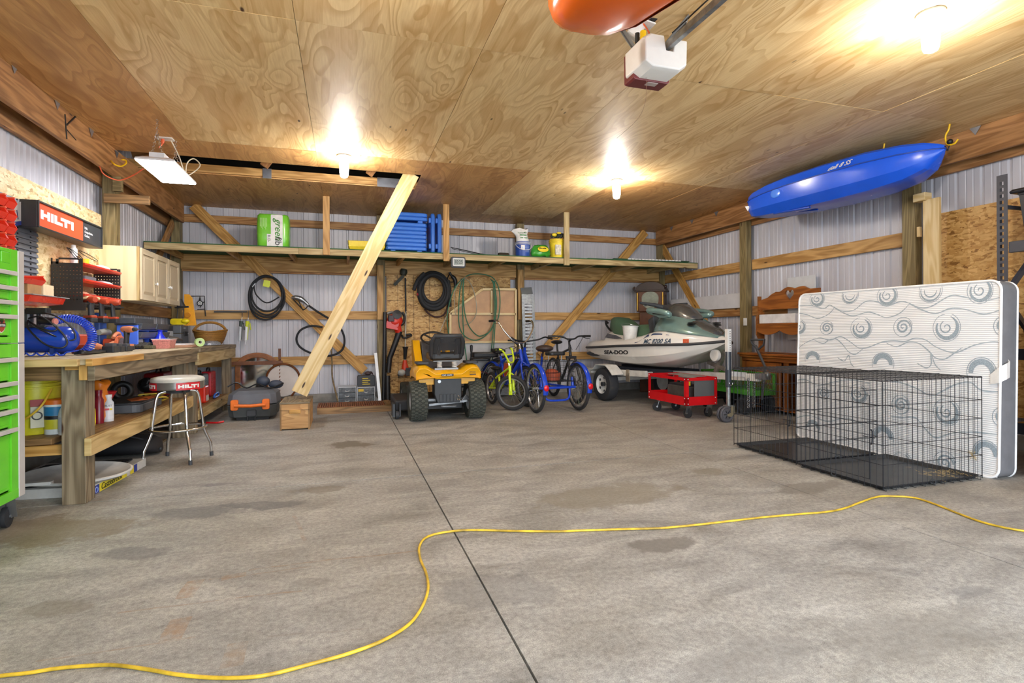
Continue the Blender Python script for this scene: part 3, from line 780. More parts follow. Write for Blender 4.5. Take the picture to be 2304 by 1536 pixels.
b = B(); b.lathe([(.001,0),(rx_-.01,0),(rx_-.01,.006),(.001,.006)],(c0.x,8.8,c0.z),(0,-1,0),36,sy=rz_/rx_); b.make('mirror_glass',P('#e7ddd6',.12,.3,var=.04),parent=t)
# ---- grey case with orange handle
q0, q1 = AZ(512,922,.05), AZ(607,926,.05)
t = thing('tool_case','wide grey tool case with an orange handle on the floor before the mirror','tool case',(-1.2,7.65,0))
Yf = 7.45; X0, X1 = AY(509,900,Yf).x, AY(622,900,Yf).x; z0, z1 = .03, AY(560,880,Yf).z
b = B()
def cs(z,e): return [(X0+e,Yf+.05+e,z),(X0+.06+e,Yf+e,z),(X1-.06-e,Yf+e,z),(X1-e,Yf+.05+e,z),(X1-e,Yf+.52-e,z),(X1-.05-e,Yf+.58-e,z),(X0+.05+e,Yf+.58-e,z),(X0+e,Yf+.52-e,z)]
mz = (z0+z1) / 2
b.loft([cs(z0,.05),cs(z0+.02,.02),cs(mz-.005,0)]); b.make('lower_shell',P('#4a4d4d',.6),parent=t,bev=.008)
b = B(); b.loft([cs(mz+.003,0),cs(z1-.04,.015),cs(z1,.07)]); b.make('lid',P('#60636a',.55),parent=t,bev=.008)
xh0, xh1 = AY(527,900,Yf-.03).x, AY(598,900,Yf-.03).x
for x in (xh0,xh1):
    b = B(); b.rbox((x,Yf-.012,mz+.005),(.085,.06,.13),.02,flat='y'); b.make('handle_mount',K_orange,parent=t,bev=.006)
b = B(); b.tube([(xh0,Yf-.045,mz-.0),((xh0+xh1)/2,Yf-.05,mz-.008),(xh1,Yf-.045,mz)],.021,10); b.make('handle',K_orange,parent=t,smooth=60)
xm = AY(566,900,Yf).x; b = B(); b.rbox((xm,Yf-.01,mz-.10),(.105,.03,.075),.01,flat='y'); b.bb(xm-.05,xm-.04,Yf-.015,Yf+.01,.0,.06); b.bb(xm+.035,xm+.045,Yf-.015,Yf+.01,.0,.06); b.make('latch',K_dgrey,parent=t,bev=.004)
b = B(); b.bb(X0+.1,X1-.1,Yf+.08,Yf+.5,0,.03); b.make('base_pad',K_black,parent=t)
t = thing('headphones','dark rounded hearing protectors on a cord lying on the grey case','earmuffs',(xm+.1,7.7,z1))
b = B(); b.ball((xm+.10,7.72,z1+.10),.075,sc=(1.1,.8,.9)); b.ball((xm+.26,7.66,z1+.06),.07,sc=(1.3,.9,.8)); b.make('ear_cup',P('#3a4150',.6),parent=t,smooth=60)
b = B(); b.tube(spline([(xm-.30,7.6,z1+.05),(xm-.2,7.62,z1+.10),(xm-.08,7.6,z1+.03),(xm+.05,7.6,z1+.075),(xm+.2,7.58,z1+.02),(xm+.36,7.6,z1+.08)],6),.010,6); b.make('band',K_black,parent=t,smooth=60)
b = B(); b.tube(spline([(-1.62,7.42,.01),(-1.5,7.36,.012),(-1.42,7.38,.02)],4),.012,6); tag(recenter(b.make('pry_tool',K_red)),'short dark red handled tool on the floor at the left corner of the grey case','hand tool')
# ---- clear drawer units
for (a,c,nm) in (((760,871,802,908),0,'clear plastic drawer unit on the floor left of the one with a yellow label'),((803.5,871,844,906),1,'clear plastic drawer unit with a yellow label on the floor below the black case')):
    x0, y0, x1, y1 = a; Yf = AZ((x0+x1)/2,y1,0).y;  X0, X1 = AY(x0,y1,Yf).x, AY(x1,y1,Yf).x; zt = AY(x0,y0,Yf).z; ZDU = zt
    t = thing('drawer_unit',nm,'storage drawers',((X0+X1)/2,Yf+.15,0),group='clear drawer units on the floor')
    b = B(); b.bb(X0,X1,Yf,Yf+.3,0,.012); b.bb(X0,X1,Yf,Yf+.3,zt-.012,zt); b.bb(X0,X0+.012,Yf,Yf+.3,.012,zt-.012); b.bb(X1-.012,X1,Yf,Yf+.3,.012,zt-.012); b.bb(X0,X1,Yf+.29,Yf+.3,.012,zt-.012)
    b.make('shell',P('#c9ccd0',.3),parent=t,bev=.003)
    nd = 3 if c == 0 else 2; h = (zt-.024) / nd
    for k in range(nd):
        b = B(); zc = .012 + h * (k+.5); b.rbox(((X0+X1)/2,Yf+.004,zc),(X1-X0-.03,.012,h-.008),.008,flat='y')
        d = b.make('drawer',P('#6d7277',.15,var=.3,scale=30),parent=t)
        b = B(); b.tube(arc(((X0+X1)/2,Yf-.006,zc+.015),.035,pi*1.15,pi*1.85,(1,0,0),(0,0,1),8),.004,6); b.make('pull',K_white,parent=d)
    if c == 1:
        b = B(); b.bb(X0+.02,X0+.10,Yf-.004,Yf-.002,zt-.07,zt-.03); b.make('yellow_label',P('#e6bf2f',.5),parent=t)
YD = Yf + .09; x0, x1 = AY(804,860,YD).x, AY(844,860,YD).x; zt = AY(804,845,YD).z; zb = ZDU + .001
t = thing('drill_bit_case','black case with yellow lettering on top of the right clear drawer unit','case',((x0+x1)/2,YD+.06,zb))
b = B(); b.rbox(((x0+x1)/2,YD+.06,(zt+zb)/2+.0),(x1-x0,.12,zt-zb),.02,flat='y'); b.make('shell',K_dgrey,parent=t,bev=.008)
b = B(); xc = (x0+x1) / 2
for k in range(4): b.bb(xc-.06,xc+(.03 if k % 2 else .06),YD-.004,YD-.001,zb+.03+.03*k,zb+.042+.03*k)
b.make('lettering_band',P('#d8c02c',.5),parent=t)
b = B(); b.ball((xc+.03,YD+.06,zt+.03),.045,sc=(1.2,.8,.7)); b.tube(spline([(xc+.03,YD+.06,zt+.04),(xc+.08,YD+.06,zt+.05),(xc+.10,YD+.06,zt+.01)],4),.01,6); tag(recenter(b.make('goggles',P('#4b3a3a',.5),smooth=60)),'small dark goggles on top of the black bit case by the wall','goggles')
# ---- metal track lengths leaning by the post
b = B(); a_, c_ = AY(855,903,8.72), AY(845,794,8.9); a_.z = .004
b.beam(a_,c_,.045,.02,up=(0,1,0)); b.beam(a_+V((-.01,-.02,0)),c_+V((-.02,-.01,-.7)),.04,.015,up=(0,1,0))
tag(recenter(b.make('metal_track',P('#c4c8cc',.35,.5))),'pale metal track leaning on the post next to the drawer units','metal track')
# ---- leaf blower and tubes
YB_ = 8.90
t = thing('leaf_blower','red leaf blower with a long black tube hanging on the OSB panel','leaf blower',AY(890,740,YB_))
b = B(); b.ball(AY(888,722,YB_),.13,sc=(1.0,.6,.9)); b.box(AY(882,732,YB_),(.20,.13,.12),Matrix.Rotation(.2,3,'Y')); b.tube([AY(893,735,YB_),AY(898,748,YB_)],[.07,.05],12); b.make('housing',P('#cf2b18',.35),parent=t,smooth=40,bev=.004)
b = B(); b.lathe([(.001,0),(.06,0),(.075,.03),(.001,.04)],AY(893,708,YB_-.05),(0,-1,.2),20); b.tube(spline([AY(905,702,YB_),AY(910,712,YB_),AY(908,726,YB_),AY(900,732,YB_)],4),.022,8); b.make('engine_cover',K_black,parent=t,smooth=40)
b = B(); b.rbox(AY(880,716,YB_-.05),(.10,.08,.10),.02); b.make('fuel_tank',P('#3e3036',.5),parent=t,bev=.01)
b = B(); b.tube([AY(872,706,YB_),AY(876,704,YB_),AY(884,702,YB_)],.025,8); b.make('muffler',K_steel,parent=t,smooth=40)
b = B(); b.tube([AY(899,745,YB_),AY(890,770,YB_),AY(877,805,YB_-.01)],[.05,.045,.042],12); b.tube([AY(877,803,YB_-.01),AY(873.5,838,YB_-.03)],.042,12); b.make('blower_tube',K_black,parent=t,smooth=50)
b = B(); a_ = AY(873,902,8.72); a_.z = .0; b.tube([a_,AY(872,845,8.78)],.042,12); a2 = AY(863,905,8.77); a2.z = 0; b.tube([a2,AY(864.5,800,8.83),AY(866,702,8.86)],.030,12)
tag(recenter(b.make('plastic_tube',K_black,smooth=60)),'pair of long black tubes standing beside the post left of the mower','tube')
# ---- string trimmer
t = thing('string_trimmer','upside-down string trimmer with an orange engine hanging on the OSB panel','string trimmer',AY(912,840,8.93))
Ys = 8.99; b = B(); b.rod(AY(912,625,Ys),AY(913,705,Ys),.014); b.make('lower_shaft',K_black,parent=t)
b = B(); b.rod(AY(913,700,Ys),AY(911.5,812,Ys),.014); b.make('shaft',P('#cfc9b9',.3,.6),parent=t)
b = B(); b.lathe([(.001,-.05),(.05,-.05),(.065,0),(.05,.05),(.001,.06)],AY(908,612,Ys),(.2,0,1),16); b.beam(AY(908,620,Ys),AY(887,641,Ys),.05,.02,up=(0,1,0)); b.make('cutting_head',P('#2a2d22',.6),parent=t,smooth=40)
b = B(); b.tube(spline([AY(904,754,Ys),AY(907,759,Ys-.04),AY(914,759,Ys-.05),AY(925,755,Ys-.02),AY(922,752,Ys+.0),AY(912,754,Ys)],4),.018,8); b.make('loop_handle',K_black,parent=t,smooth=60)
b = B(); b.tube([AY(912,780,Ys),AY(912,786,Ys),AY(911,808,Ys)],[.05,.035,.025],10); b.make('grip',K_black,parent=t,smooth=60)
b = B(); b.tube([AY(911,810,Ys),AY(911,822,Ys),AY(912,832,Ys)],[.03,.05,.07],10); b.ball(AY(915,836,Ys),.08,sc=(1,.8,.8)); b.make('engine',P('#cf3b18',.4),parent=t,smooth=60)
b = B(); b.ball(AY(904,838,Ys-.05),.06,sc=(1.1,.9,.9)); b.make('fuel_tank',P('#b9bab4',.4),parent=t,smooth=60)
b = B(); b.box(AY(920,836,Ys-.06),(.11,.07,.13)); b.box(AY(901,843,Ys),(.09,.06,.05)); b.make('engine_cover',K_dgrey,parent=t,bev=.012)
# ---- thick black hose coil
loops = [loopz(975,653,33,40,YB_,wob=.03),loopz(974,654,29,35,YB_-.05,wob=.03,ph=1),loopz(976,655,35,42,YB_-.04,wob=.02,ph=2),loopz(975,650,25,31,YB_-.02,ph=2),loopz(976,656,32,39,YB_-.08,ph=.5)]
t = hang_hose('suction_hose',loops,.030,K_rub,'thick black hose coiled on the OSB panel above the riding mower',
    [((AY(931,653,YB_-.06),AY(940,630,YB_-.06),AY(955,614,YB_-.06)),.03,K_rub),((AY(1008,630,YB_-.06),AY(1011,655,YB_-.06),AY(1012,690,YB_-.06)),.03,K_rub),
     ((AY(955,695,YB_),AY(968,708,YB_),AY(985,713,YB_),AY(1000,706,YB_),AY(1008,685,YB_),AY(1010,660,YB_)),.014,P('#3a1d1a',.7))])
b = B(); b.torus(AY(943,662,YB_-.06),(0.1,0,1),.031,.006,16,6,sy=4); b.make('red_collar',P('#c33a4c',.5),parent=t)
b = B(); b.tube(spline([AY(1011,612,YB_),AY(1016,620,YB_),AY(1024,630,YB_),AY(1024,648,YB_)],4),[.02]*5+[.035]*5+[.025]*3,8); b.tube(spline([AY(1012,616,YB_),AY(1007,626,YB_),AY(1012,634,YB_),AY(1022,634,YB_)],4),.01,6)
tag(recenter(b.make('spray_nozzle',K_black,smooth=60)),'small black pistol sprayer hanging between the thick black hose and the green hose','sprayer')
# ---- framed plywood panel with a cut corner, leaning on the wall
Yp = 8.86
def at2(px,py): q = AY(px,py,Yp); return q
t = thing('framed_panel','plywood panel in a pale pine frame with a cut corner leaning behind the green hose','panel',(at2(1085,800).x,Yp,0))
c1, c2, c3, c4 = at2(1013,704), at2(1085,651), at2(1160,651), at2(1160,900)
c4.z = .01; zb = at2(1100,769).z; zm = at2(1100,706).z
b = B(); b.prism([(c1.x,c1.z),(c2.x,c2.z),(c3.x,c3.z),(c3.x,zb),(c1.x,zb)][::-1],(0,Yp+.022,0),(1,0,0),(0,0,1),(0,.008,0)); b.make('plywood_back',P('#c39a72',.55,var=.12,scale=5),parent=t)
b = B(); W = .038
def st(a,c): b.beam((a.x,Yp,a.z),(c.x,Yp,c.z),W,.038,up=(0,1,0))
st(c1+V((0,0,.0)),c2); st(c2,c3); st(c3,c4); st(V((c1.x,0,c1.z)),V((c1.x,0,.01))); st(V((c1.x,0,zm)),V((c3.x,0,zm))); st(V((c1.x,0,zb)),V((c3.x,0,zb))); xs = at2(1106,700).x; st(V((xs,0,c2.z)),V((xs,0,zm)))
b.make('frame',M_fresh,parent=t,bev=.002)
b = B(); b.bb(c1.x+.02,c3.x-.02,Yp+.02,Yp+.03,.02,zb-.02); b.make('grey_back',P('#bdbdbd',.6,var=.06),parent=t)
# ---- green garden hose
KG = P('#2f6d4e',.5); Yg = Yp - .07
Gp = lambda *a: [AY(x,y,Yg-.012*(i % 2)) for i,(x,y) in enumerate(a)]
t = thing('garden_hose','green garden hose hung in long loops on the wall above the mower seat','hose',AY(1075,620,Yg))
b = B()
for path in (((1048,622),(1060,617),(1078,616),(1096,619),(1111,627),(1122,648),(1125,680),(1122,710),(1118,724)),
             ((1040,628),(1034,660),(1032,700),(1034,735),(1045,755),(1065,765),(1085,760),(1104,742),(1114,715),(1117,680),(1113,645),(1104,627)),
             ((1044,624),(1042,660),(1046,705),(1056,735),(1075,755),(1092,752),(1107,738),(1116,700),(1114,650),(1108,630)),
             ((1040,627),(1022,650),(1012,680),(1006,710),(1008,740),(1010,758)),
             ((1042,626),(1041,700),(1044,760),(1050,810),(1052,825)),((1113,632),(1115,700),(1112,760),(1109,800),(1106,815)),((1110,632),(1112,690),(1110,740),(1105,790),(1099,830),(1093,850))):
    b.tube(spline(Gp(*path),5),.0095,7)
b.make('hose_loop',KG,parent=t,smooth=60)
b = B(); b.tube(spline(Gp((1044,626),(1056,634),(1066,655),(1072,685),(1070,710),(1058,726),(1042,732)),5),.007,6); b.tube(spline(Gp((1048,622),(1030,640),(1022,665),(1024,700),(1026,708)),5),.006,6); b.tube(spline(Gp((1010,700),(1000,722),(990,745)),5),.007,6)
b.make('clear_tubing',P('#a9a38f',.3),parent=t,smooth=60)
# ---- galvanised loading ramp
x0, x1 = AY(1180,800,8.75).x, AY(1205,800,8.75).x; zt = AY(1190,647,8.9).z
t = thing('loading_ramp','tall perforated metal loading ramp leaning on the wall between the two bicycles and the brace','ramp',((x0+x1)/2,8.75,0))
lean = .12; H = zt
def yl(z): return 8.74 + lean * z / H
b = B()
for x in (x0,x1-.02): b.beam((x+.01,yl(0),0),(x+.01,yl(H-.12),H-.12),.02,.05,up=(1,0,0))
b.make('side_rail',K_galv,parent=t)
b = B(); z = .05
while z < H - .30:
    b.beam((x0+.02,yl(z),z),(x1-.02,yl(z),z),.012,.032,up=(0,0,1)); z += .058
b.make('rung',P('#c9cccd',.35,.5),parent=t)
b = B(); b.beam(((x0+x1)/2,yl(H-.29),H-.29),((x0+x1)/2,yl(H-.12),H-.12),x1-x0-.02,.006,up=(0,1,0)); b.make('top_plate',K_galv,parent=t)
b = B(); b.beam(((x0+x1)/2-.01,yl(H-.12),H-.12),((x0+x1)/2-.02,yl(H)+.03,H),x1-x0,.008,up=(0,1,0)); b.make('hook_lip',P('#6a6d6e',.5,.5),parent=t)
b = B(); z = .075
while z < H - .32:
    for k in range(4): b.box((x0+.04+k*(x1-x0-.08)/3,yl(z)-.02,z-.022),(.015,.006,.012))
    z += .058
b.make('grip_teeth',P('#c9cccd',.35,.5),parent=t)
# ---------------------------------------------------------------- workbenches
BT = .945
def bench_leg(t,x0,x1,y0,y1,z1,m=M_weather):
    b = B(); b.bb(x0,x1,y0,y1,0,z1,along=2); b.make('leg',m,parent=t,bev=.005)
M_topw = wood('bench_top_wood','#c9bd9f','#9d8e6c',ring=7,dirt=.3)
M_pale2 = wood('pale_edge_wood','#cfb37c','#a98a52',ring=6,dirt=.1)
wb = thing('workbench','long weathered wooden workbench along the left wall, nearer and larger of the two','workbench',(-2.0,5.4,0))
b = B()
for i in range(5): b.bb(-2.41+i*.17,-2.41+i*.17+.167,4.075,6.66,BT-.04,BT-.0008,along=1)
b.make('worktop',M_topw,parent=wb,bev=.003)
b = B(); b.bb(-2.40,-1.60,4.035,4.073,BT-.047,BT-.001,along=0); b.make('end_strip',M_pale2,parent=wb,bev=.003)
b = B(); b.bb(-1.558,-1.52,4.035,4.95,BT-.047,BT-.001,along=1); b.make('edge_strip',M_brace,parent=wb,bev=.003)
b = B(); b.bb(-1.558,-1.525,4.955,6.66,BT-.055,BT-.001,along=1); b.make('edge_strip',M_weather,parent=wb,bev=.003)
b = B(); b.bb(-1.58,-1.54,4.12,6.66,BT-.145,BT-.048,along=1); b.make('apron',M_weather,parent=wb,bev=.003)
b = B(); b.bb(-2.40,-1.74,4.22,4.26,BT-.145,BT-.042,along=0); b.make('apron',M_weather2,parent=wb,bev=.003)
b = B(); b.bb(-1.625,-1.582,4.115,4.155,BT-.14,BT-.042); b.bb(-1.71,-1.63,4.14,4.15,BT-.075,BT-.042); b.make('corner_block',M_brace,parent=wb,bev=.002)
for a in ((-1.738,-1.606,4.16,4.30),(-1.738,-1.606,6.48,6.58),(-2.40,-2.30,4.2,4.3),(-2.40,-2.30,6.4,6.5)): bench_leg(wb,*a,BT-.042)
LZ = AX(196,984,-1.6).z; LB = AX(196,1024,-1.6).z
b = B(); b.bb(-1.604,-1.565,4.13,6.60,LB,LZ,along=1); b.make('shelf_rail',M_pale2,parent=wb,bev=.003)
b = B(); b.bb(-2.40,-1.74,4.20,4.24,LB+.005,LZ-.045,along=0); b.make('shelf_rail',M_brace,parent=wb,bev=.003)
b = B()
for i in range(4): b.bb(-2.40+i*.2,-2.40+i*.2+.193,4.20 if i < 3 else 4.305,6.47,LZ-.04,LZ-.0012,along=1)
b.make('lower_shelf',M_weather2,parent=wb,bev=.003)
wb2 = thing('workbench','smaller far workbench with a deep front board holding the wicker basket','workbench',(-2.0,7.7,0))
b = B()
for i in range(4): b.bb(-2.41+i*.215,-2.41+i*.215+.21,6.68,8.74,BT-.04,BT-.002,along=1)
b.make('worktop',M_weather,parent=wb2,bev=.003)
b = B(); b.bb(-1.548,-1.515,6.69,8.74,BT-.05,BT-.004,along=1); b.make('edge_strip',M_weather,parent=wb2,bev=.003)
b = B(); b.bb(-1.565,-1.525,6.665,8.74,BT-.19,BT-.052,along=1); b.make('apron',M_shelf,parent=wb2,bev=.003)
for a in ((-1.68,-1.57,6.70,6.80),(-1.68,-1.57,8.58,8.70),(-2.40,-2.30,8.4,8.5)): bench_leg(wb2,*a,BT-.042)
z2 = AX(460,912,-1.6).z; zb2 = z2 - .11
b = B(); b.bb(-1.60,-1.562,6.81,8.70,zb2,z2,along=1); b.make('shelf_rail',M_shelf,parent=wb2,bev=.003)
b = B()
for i in range(4): b.bb(-2.40+i*.2,-2.40+i*.2+.193,6.81,8.56,z2-.04,z2-.0012,along=1)
b.make('lower_shelf',M_weather2,parent=wb2,bev=.003)
# stub arm nailed on the post, hooks and cords
b = B(); b.bb(-2.37,-1.96,6.56,6.60,AY(280,457,6.56).z,AY(280,437,6.56).z,along=0); trim(b,M_weather2)
b = B(); b.bb(-2.30,-2.22,6.585,6.645,AY(245,428,6.58).z,AY(245,395,6.58).z,along=0); trim(b,M_post)
def hook(p,label,d=(1,0,0),s=1.0,drop=.0):
    p = V(p); d = V(d).normalized(); z = V((0,0,1)); b = B()
    pts = [p,p-z*.045*s+d*.012,p-z*.11*s+d*.03] + arc(p-z*.13*s-d*.01,.045*s,.35,-pi*.95,d,z,8)
    b.tube(spline(pts,3),.007*s,7); return tag(b.make('utility_hook',K_yel2,smooth=60),label,'hook','yellow hooks screwed into the timber')
K_yel2 = P('#f0c21a',.35)
Yx = AX(262,366,-2.255)
b = B(); b.tube(spline([AX(250,362,-2.255),AX(258,370,-2.20),AX(272,374,-2.17),AX(283,368,-2.15),AX(283,361,-2.16),AX(275,359,-2.17)],5),.008,7)
tag(b.make('utility_hook',K_yel2,smooth=60),'yellow utility hook screwed sideways in the left header beam','hook','yellow hooks screwed into the timber')
b = B(); b.tube(spline([AX(224,374,-2.25),AX(232,390,-2.22),AX(250,401,-2.18),AX(272,405,-2.12),AX(300,394,-2.0),AX(322,380,-1.86)],6),.006,6)
tag(b.make('power_cord',P('#e2653b',.5),smooth=60),'thin orange cord sagging from the left header beam to the hanging panel light','cord')
# ---------------------------------------------------------------- green tool chest and rolling cabinet
KG1 = P('#66c92c',.22,var=.04); KG2 = P('#57b524',.25,var=.04); K_alu = P('#cfcbc8',.32,.25,var=.03)
FX, FY0, FY1 = -1.785, 2.95, 3.84
def zc_(y): return 1.1 - (y-752) / 1212 * 3.13
def chest(name,label,z0,z1,opens,seams,trimname):
    t = thing(name,label,'tool cabinet',(FX-.24,3.4,z0))
    b = B(); b.bb(FX-.46,FX-.46+.02,FY0,FY1,z0,z1); b.bb(FX-.44,FX-.02,FY0,FY0+.02,z0,z1); b.bb(FX-.44,FX-.02,FY1-.02,FY1,z0,z1); b.bb(FX-.44,FX-.02,FY0,FY1,z0,z0+.02)
    if name != 'tool_chest': b.bb(FX-.44,FX-.02,FY0,FY1,z1-.02,z1)
    b.make('case',KG2,parent=t,bev=.004)
    b = B(); b.bb(FX-.02,FX+.004,FY1-.055,FY1+.004,z0,z1,along=2); b.make('corner_trim',K_alu,parent=t,bev=.003)
    b = B(); b.bb(FX-.018,FX,FY1-.12,FY1-.056,z0,z1); b.bb(FX-.018,FX,FY0,FY0+.05,z0,z1); b.make('front_frame',KG1,parent=t)
    for (za,zb_,hl) in opens:
        b = B(); ya, yb = FY0 + .052, FY1 - .122; h = zb_ - za
        b.bb(FX-.03,FX-.008,ya,yb,za+.006,zb_-.004); b.prism([(ya,zb_-.03),(yb,zb_-.03),(yb,zb_-.032),(ya,zb_-.032)],(FX-.008,0,0),(0,1,0),(0,0,1),(.02,0,0))
        b.bb(FX-.008,FX-.002,ya,yb-.03,za+.01,za+.022)
        d = b.make('drawer' if h < .3 else 'door',KG1,parent=t,bev=.003)
        if hl: b = B(); b.bb(FX-.012,FX+.016,ya,yb+.035,zb_-.024,zb_,along=1); b.make('drawer_pull',K_alu,parent=d,bev=.003)
    return t
TZ = zc_(772)
t = chest('tool_chest','green tool chest with slim silver drawer pulls on top of the rolling cabinet',TZ+.004,zc_(566),[(zc_(648),zc_(614),1),(zc_(678),zc_(647),1),(zc_(709),zc_(678),1),(zc_(756),zc_(709),1)],None,'')
b = B(); b.bb(FX-.02,FX-.002,FY0+.05,FY1-.12,zc_(614)-.0,zc_(598)); b.bb(FX-.02,FX-.002,FY0+.05,FY1-.12,zc_(574),zc_(566)); b.bb(FX-.02,FX-.002,FY1-.20,FY1-.12,zc_(598),zc_(574)); b.bb(FX-.44,FX-.02,FY0,FY1,zc_(566)-.012,zc_(566)); b.bb(FX-.02,FX,FY0+.05,FY1-.12,TZ+.006,zc_(757)); b.make('lid',KG1,parent=t,bev=.003)
b = B(); b.bb(FX-.40,FX-.06,FY0+.05,FY1-.05,zc_(614)-.01,zc_(610)); b.make('inner_tray',P('#2e5e1c',.5),parent=t)
q = V((FX-.0025,3.63,zc_(731)))
b = B(); b.prism([(-.034,.028),(-.02,.042),(.02,.042),(.034,.028),(.034,-.02),(.02,-.036),(0,-.046),(-.02,-.036),(-.034,-.02)],q,(0,1,0),(0,0,1),(.002,0,0)); b.make('badge',P('#e9e3dc',.4),parent=t)
b = B(); b.prism([(-.030,.024),(-.018,.038),(.018,.038),(.030,.024),(.030,-.018),(.018,-.032),(0,-.041),(-.018,-.032),(-.030,-.018)],q+V((.0022,0,0)),(0,1,0),(0,0,1),(.001,0,0)); b.make('badge_field',P('#a8402c',.4),parent=t)
b = B(); b.bb(q.x+.003,q.x+.0042,q.y-.037,q.y+.037,q.z-.012,q.z+.008); b.lathe([(.001,0),(.014,0),(.014,.001),(.001,.001)],q+V((.0034,0,.022)),(1,0,0),16); b.make('badge_band',K_black,parent=t)
b = B(); b.text('BUSTERS',q+V((.0044,0,-.009)),(0,1,0),(0,0,1),.017,.0006,.001,align='CENTER'); b.make('lettering',K_white,parent=t)
t = chest('tool_cabinet','tall green rolling tool cabinet with silver pulls at the left edge of the picture',zc_(1112),TZ,[(zc_(853),zc_(802),1),(zc_(884),zc_(854),1),(zc_(914),zc_(884),1),(zc_(954),zc_(914),1),(zc_(1090),zc_(955),1)],None,'')
b = B(); b.bb(FX-.018,FX+.002,FY0,FY1-.056,zc_(1112),zc_(1092)); b.bb(FX-.016,FX+.001,FY0+.051,FY1-.1205,zc_(801),TZ-.004); b.make('front_rail',KG1,parent=t,bev=.003)
b = B(); q = V((FX-.0025,3.56,zc_(822))); b.box(q,(.003,.10,.07)); b.make('sticker',K_white,parent=t)
b = B(); b.prism([(-.048,-.033),(.03,.033),(.048,.033),(.048,.02),(-.03,-.033)],q+V((.0017,0,0)),(0,1,0),(0,0,1),(.001,0,0)); b.make('sticker_stripe',P('#27346e',.5),parent=t)
b = B(); b.prism([(-.048,-.02),(-.048,.033),(.015,.033)],q+V((.0017,0,0)),(0,1,0),(0,0,1),(.001,0,0)); b.prism([(-.01,-.033),(.048,.012),(.048,-.033)],q+V((.0017,0,0)),(0,1,0),(0,0,1),(.001,0,0)); b.make('sticker_field',P('#c03a25',.5),parent=t)
b = B(); b.text('eld',V((FX-.003,3.56,zc_(845))),(0,1,0),(0,0,1),.035,.001,.003); b.make('lettering',P('#9a3c28',.5),parent=t)
def caster(t,x,y,zt,r=.05,yaw=0.0,mat=None):
    b = B(); R = Matrix.Rotation(yaw,3,'Z'); ax = R @ V((1,0,0)); off = R @ V((0,r*.45,0)); c = V((x,y,r)) + off
    b.lathe([(.012,-.016),(r*.55,-.016),(r*.8,-.013),(r*.97,-.012),(r,0),(r*.97,.012),(r*.8,.013),(r*.55,.016),(.012,.016)],c,ax,24); w_ = b.make('caster_wheel',mat or K_rub,parent=t,smooth=40)
    b = B(); b.lathe([(.004,-.024),(.012,-.024),(.012,.024),(.004,.024)],c,ax,12)
    for s_ in (-1,1): b.beam(c+ax*.021*s_-V((0,0,.006)),V((x,y,zt-.006))+ax*.021*s_,.004,r*.9,up=ax)
    b.box((x,y,zt-.004),(.075,.075,.008)); b.lathe([(.02,0),(.026,.01),(.02,.02)],(x,y,zt-.026),n=12); b.make('caster_fork',K_steel,parent=t)
for (x,y) in ((FX-.06,FY1-.07),(FX-.40,FY1-.07),(FX-.06,FY0+.1),(FX-.40,FY0+.1)): caster(t,x,y,zc_(1112),r=.062,yaw=.1)
# ---------------------------------------------------------------- louvred panel with red bins
WX = -2.402
t = thing('louvred_panel','grey louvred bin panel fixed on the OSB board above the tool chest','bin panel',(WX,4.95,1.45))
ye = AX(88,600,WX+.02).y; zt, zb = AX(80,462,WX+.02).z, 1.42; ys = 4.45
b = B(); z = zb
while z < zt: b.prism([(0,0),(.018,.004),(.012,.03),(0,.034)],(WX,ys,z),(1,0,0),(0,0,1),(0,ye-ys,0)); z += .043
b.bb(WX-.002,WX+.004,ys,ye,zb,zt); b.make('louvre_sheet',P('#6b6f78',.45,var=.12),parent=t)
b = B(); z = zb + .02
while z < zt:
    for yy in (ye-.12,ye-.05 if False else ye-.30): b.bb(WX+.014,WX+.0185,yy,yy+.014,z,z+.012)
    z += .043
b.make('screw_hole',K_black,parent=t)
def bin_(name,y0,y1,z0,h,d,label,group=None,mat=None):
    t = thing(name,label,'bin',(WX+.02,(y0+y1)/2,z0),group=group)
    x0 = WX + .021; x1 = x0 + d; th = .005; b = B()
    b.bb(x0,x1-.02,y0,y1,z0,z0+th); b.bb(x0,x0+th,y0,y1,z0+th,z0+h)
    for yy in (y0,y1-th): b.prism([(x0,z0+th),(x1-.02,z0+th),(x1,z0+h*.55),(x1-.02,z0+h),(x0,z0+h)],(0,yy,0),(1,0,0),(0,0,1),(0,th,0))
    b.prism([(x1-.02,z0),(x1+.003,z0+h*.5),(x1-.003,z0+h*.5),(x1-.026,z0)],(0,y0,0),(1,0,0),(0,0,1),(0,y1-y0,0))
    b.make('shell',mat or K_bin,parent=t)
    b = B(); b.bb(x0,x1-.012,y0-.003,y0+.008,z0+h-.006,z0+h+.003); b.bb(x0,x1-.012,y1-.008,y1+.003,z0+h-.006,z0+h+.003); b.make('rim',P('#f06a4a',.3),parent=t)
K_bin = P('#e0341c',.28,var=.05)
rows = ['top','second','third','fourth','lowest']
for r in range(5):
    zr = AX(30,458+r*28.5,-2.25).z - .035
    for c in range(3):
        y1 = AX(41,460,-2.24).y - c * .115
        bin_('parts_bin',y1-.108,y1,zr,.085,.135,'small red bin, %s of the %s row on the louvred panel' % (('nearest the sign','second from the sign','third from the sign')[c],rows[r]),'red bins on the louvred panel')
y1 = AX(100,640,-2.25).y
bin_('parts_bin',y1-.30,y1,AX(100,643,-2.25).z,.075,.14,'long red bin low on the grey louvred panel above the beige box','red bins on the louvred panel')
yb1 = AX(112,660,-2.28).y; zz = AX(112,668,-2.28).z
b = B(); b.bb(WX+.02,WX+.15,yb1-.16,yb1,zz+.002,zz+.09); tag(recenter(b.make('cardboard_box',P('#e3cba6',.7),bev=.002)),'small beige box on the grey wall tray beside the black tool rack','box')
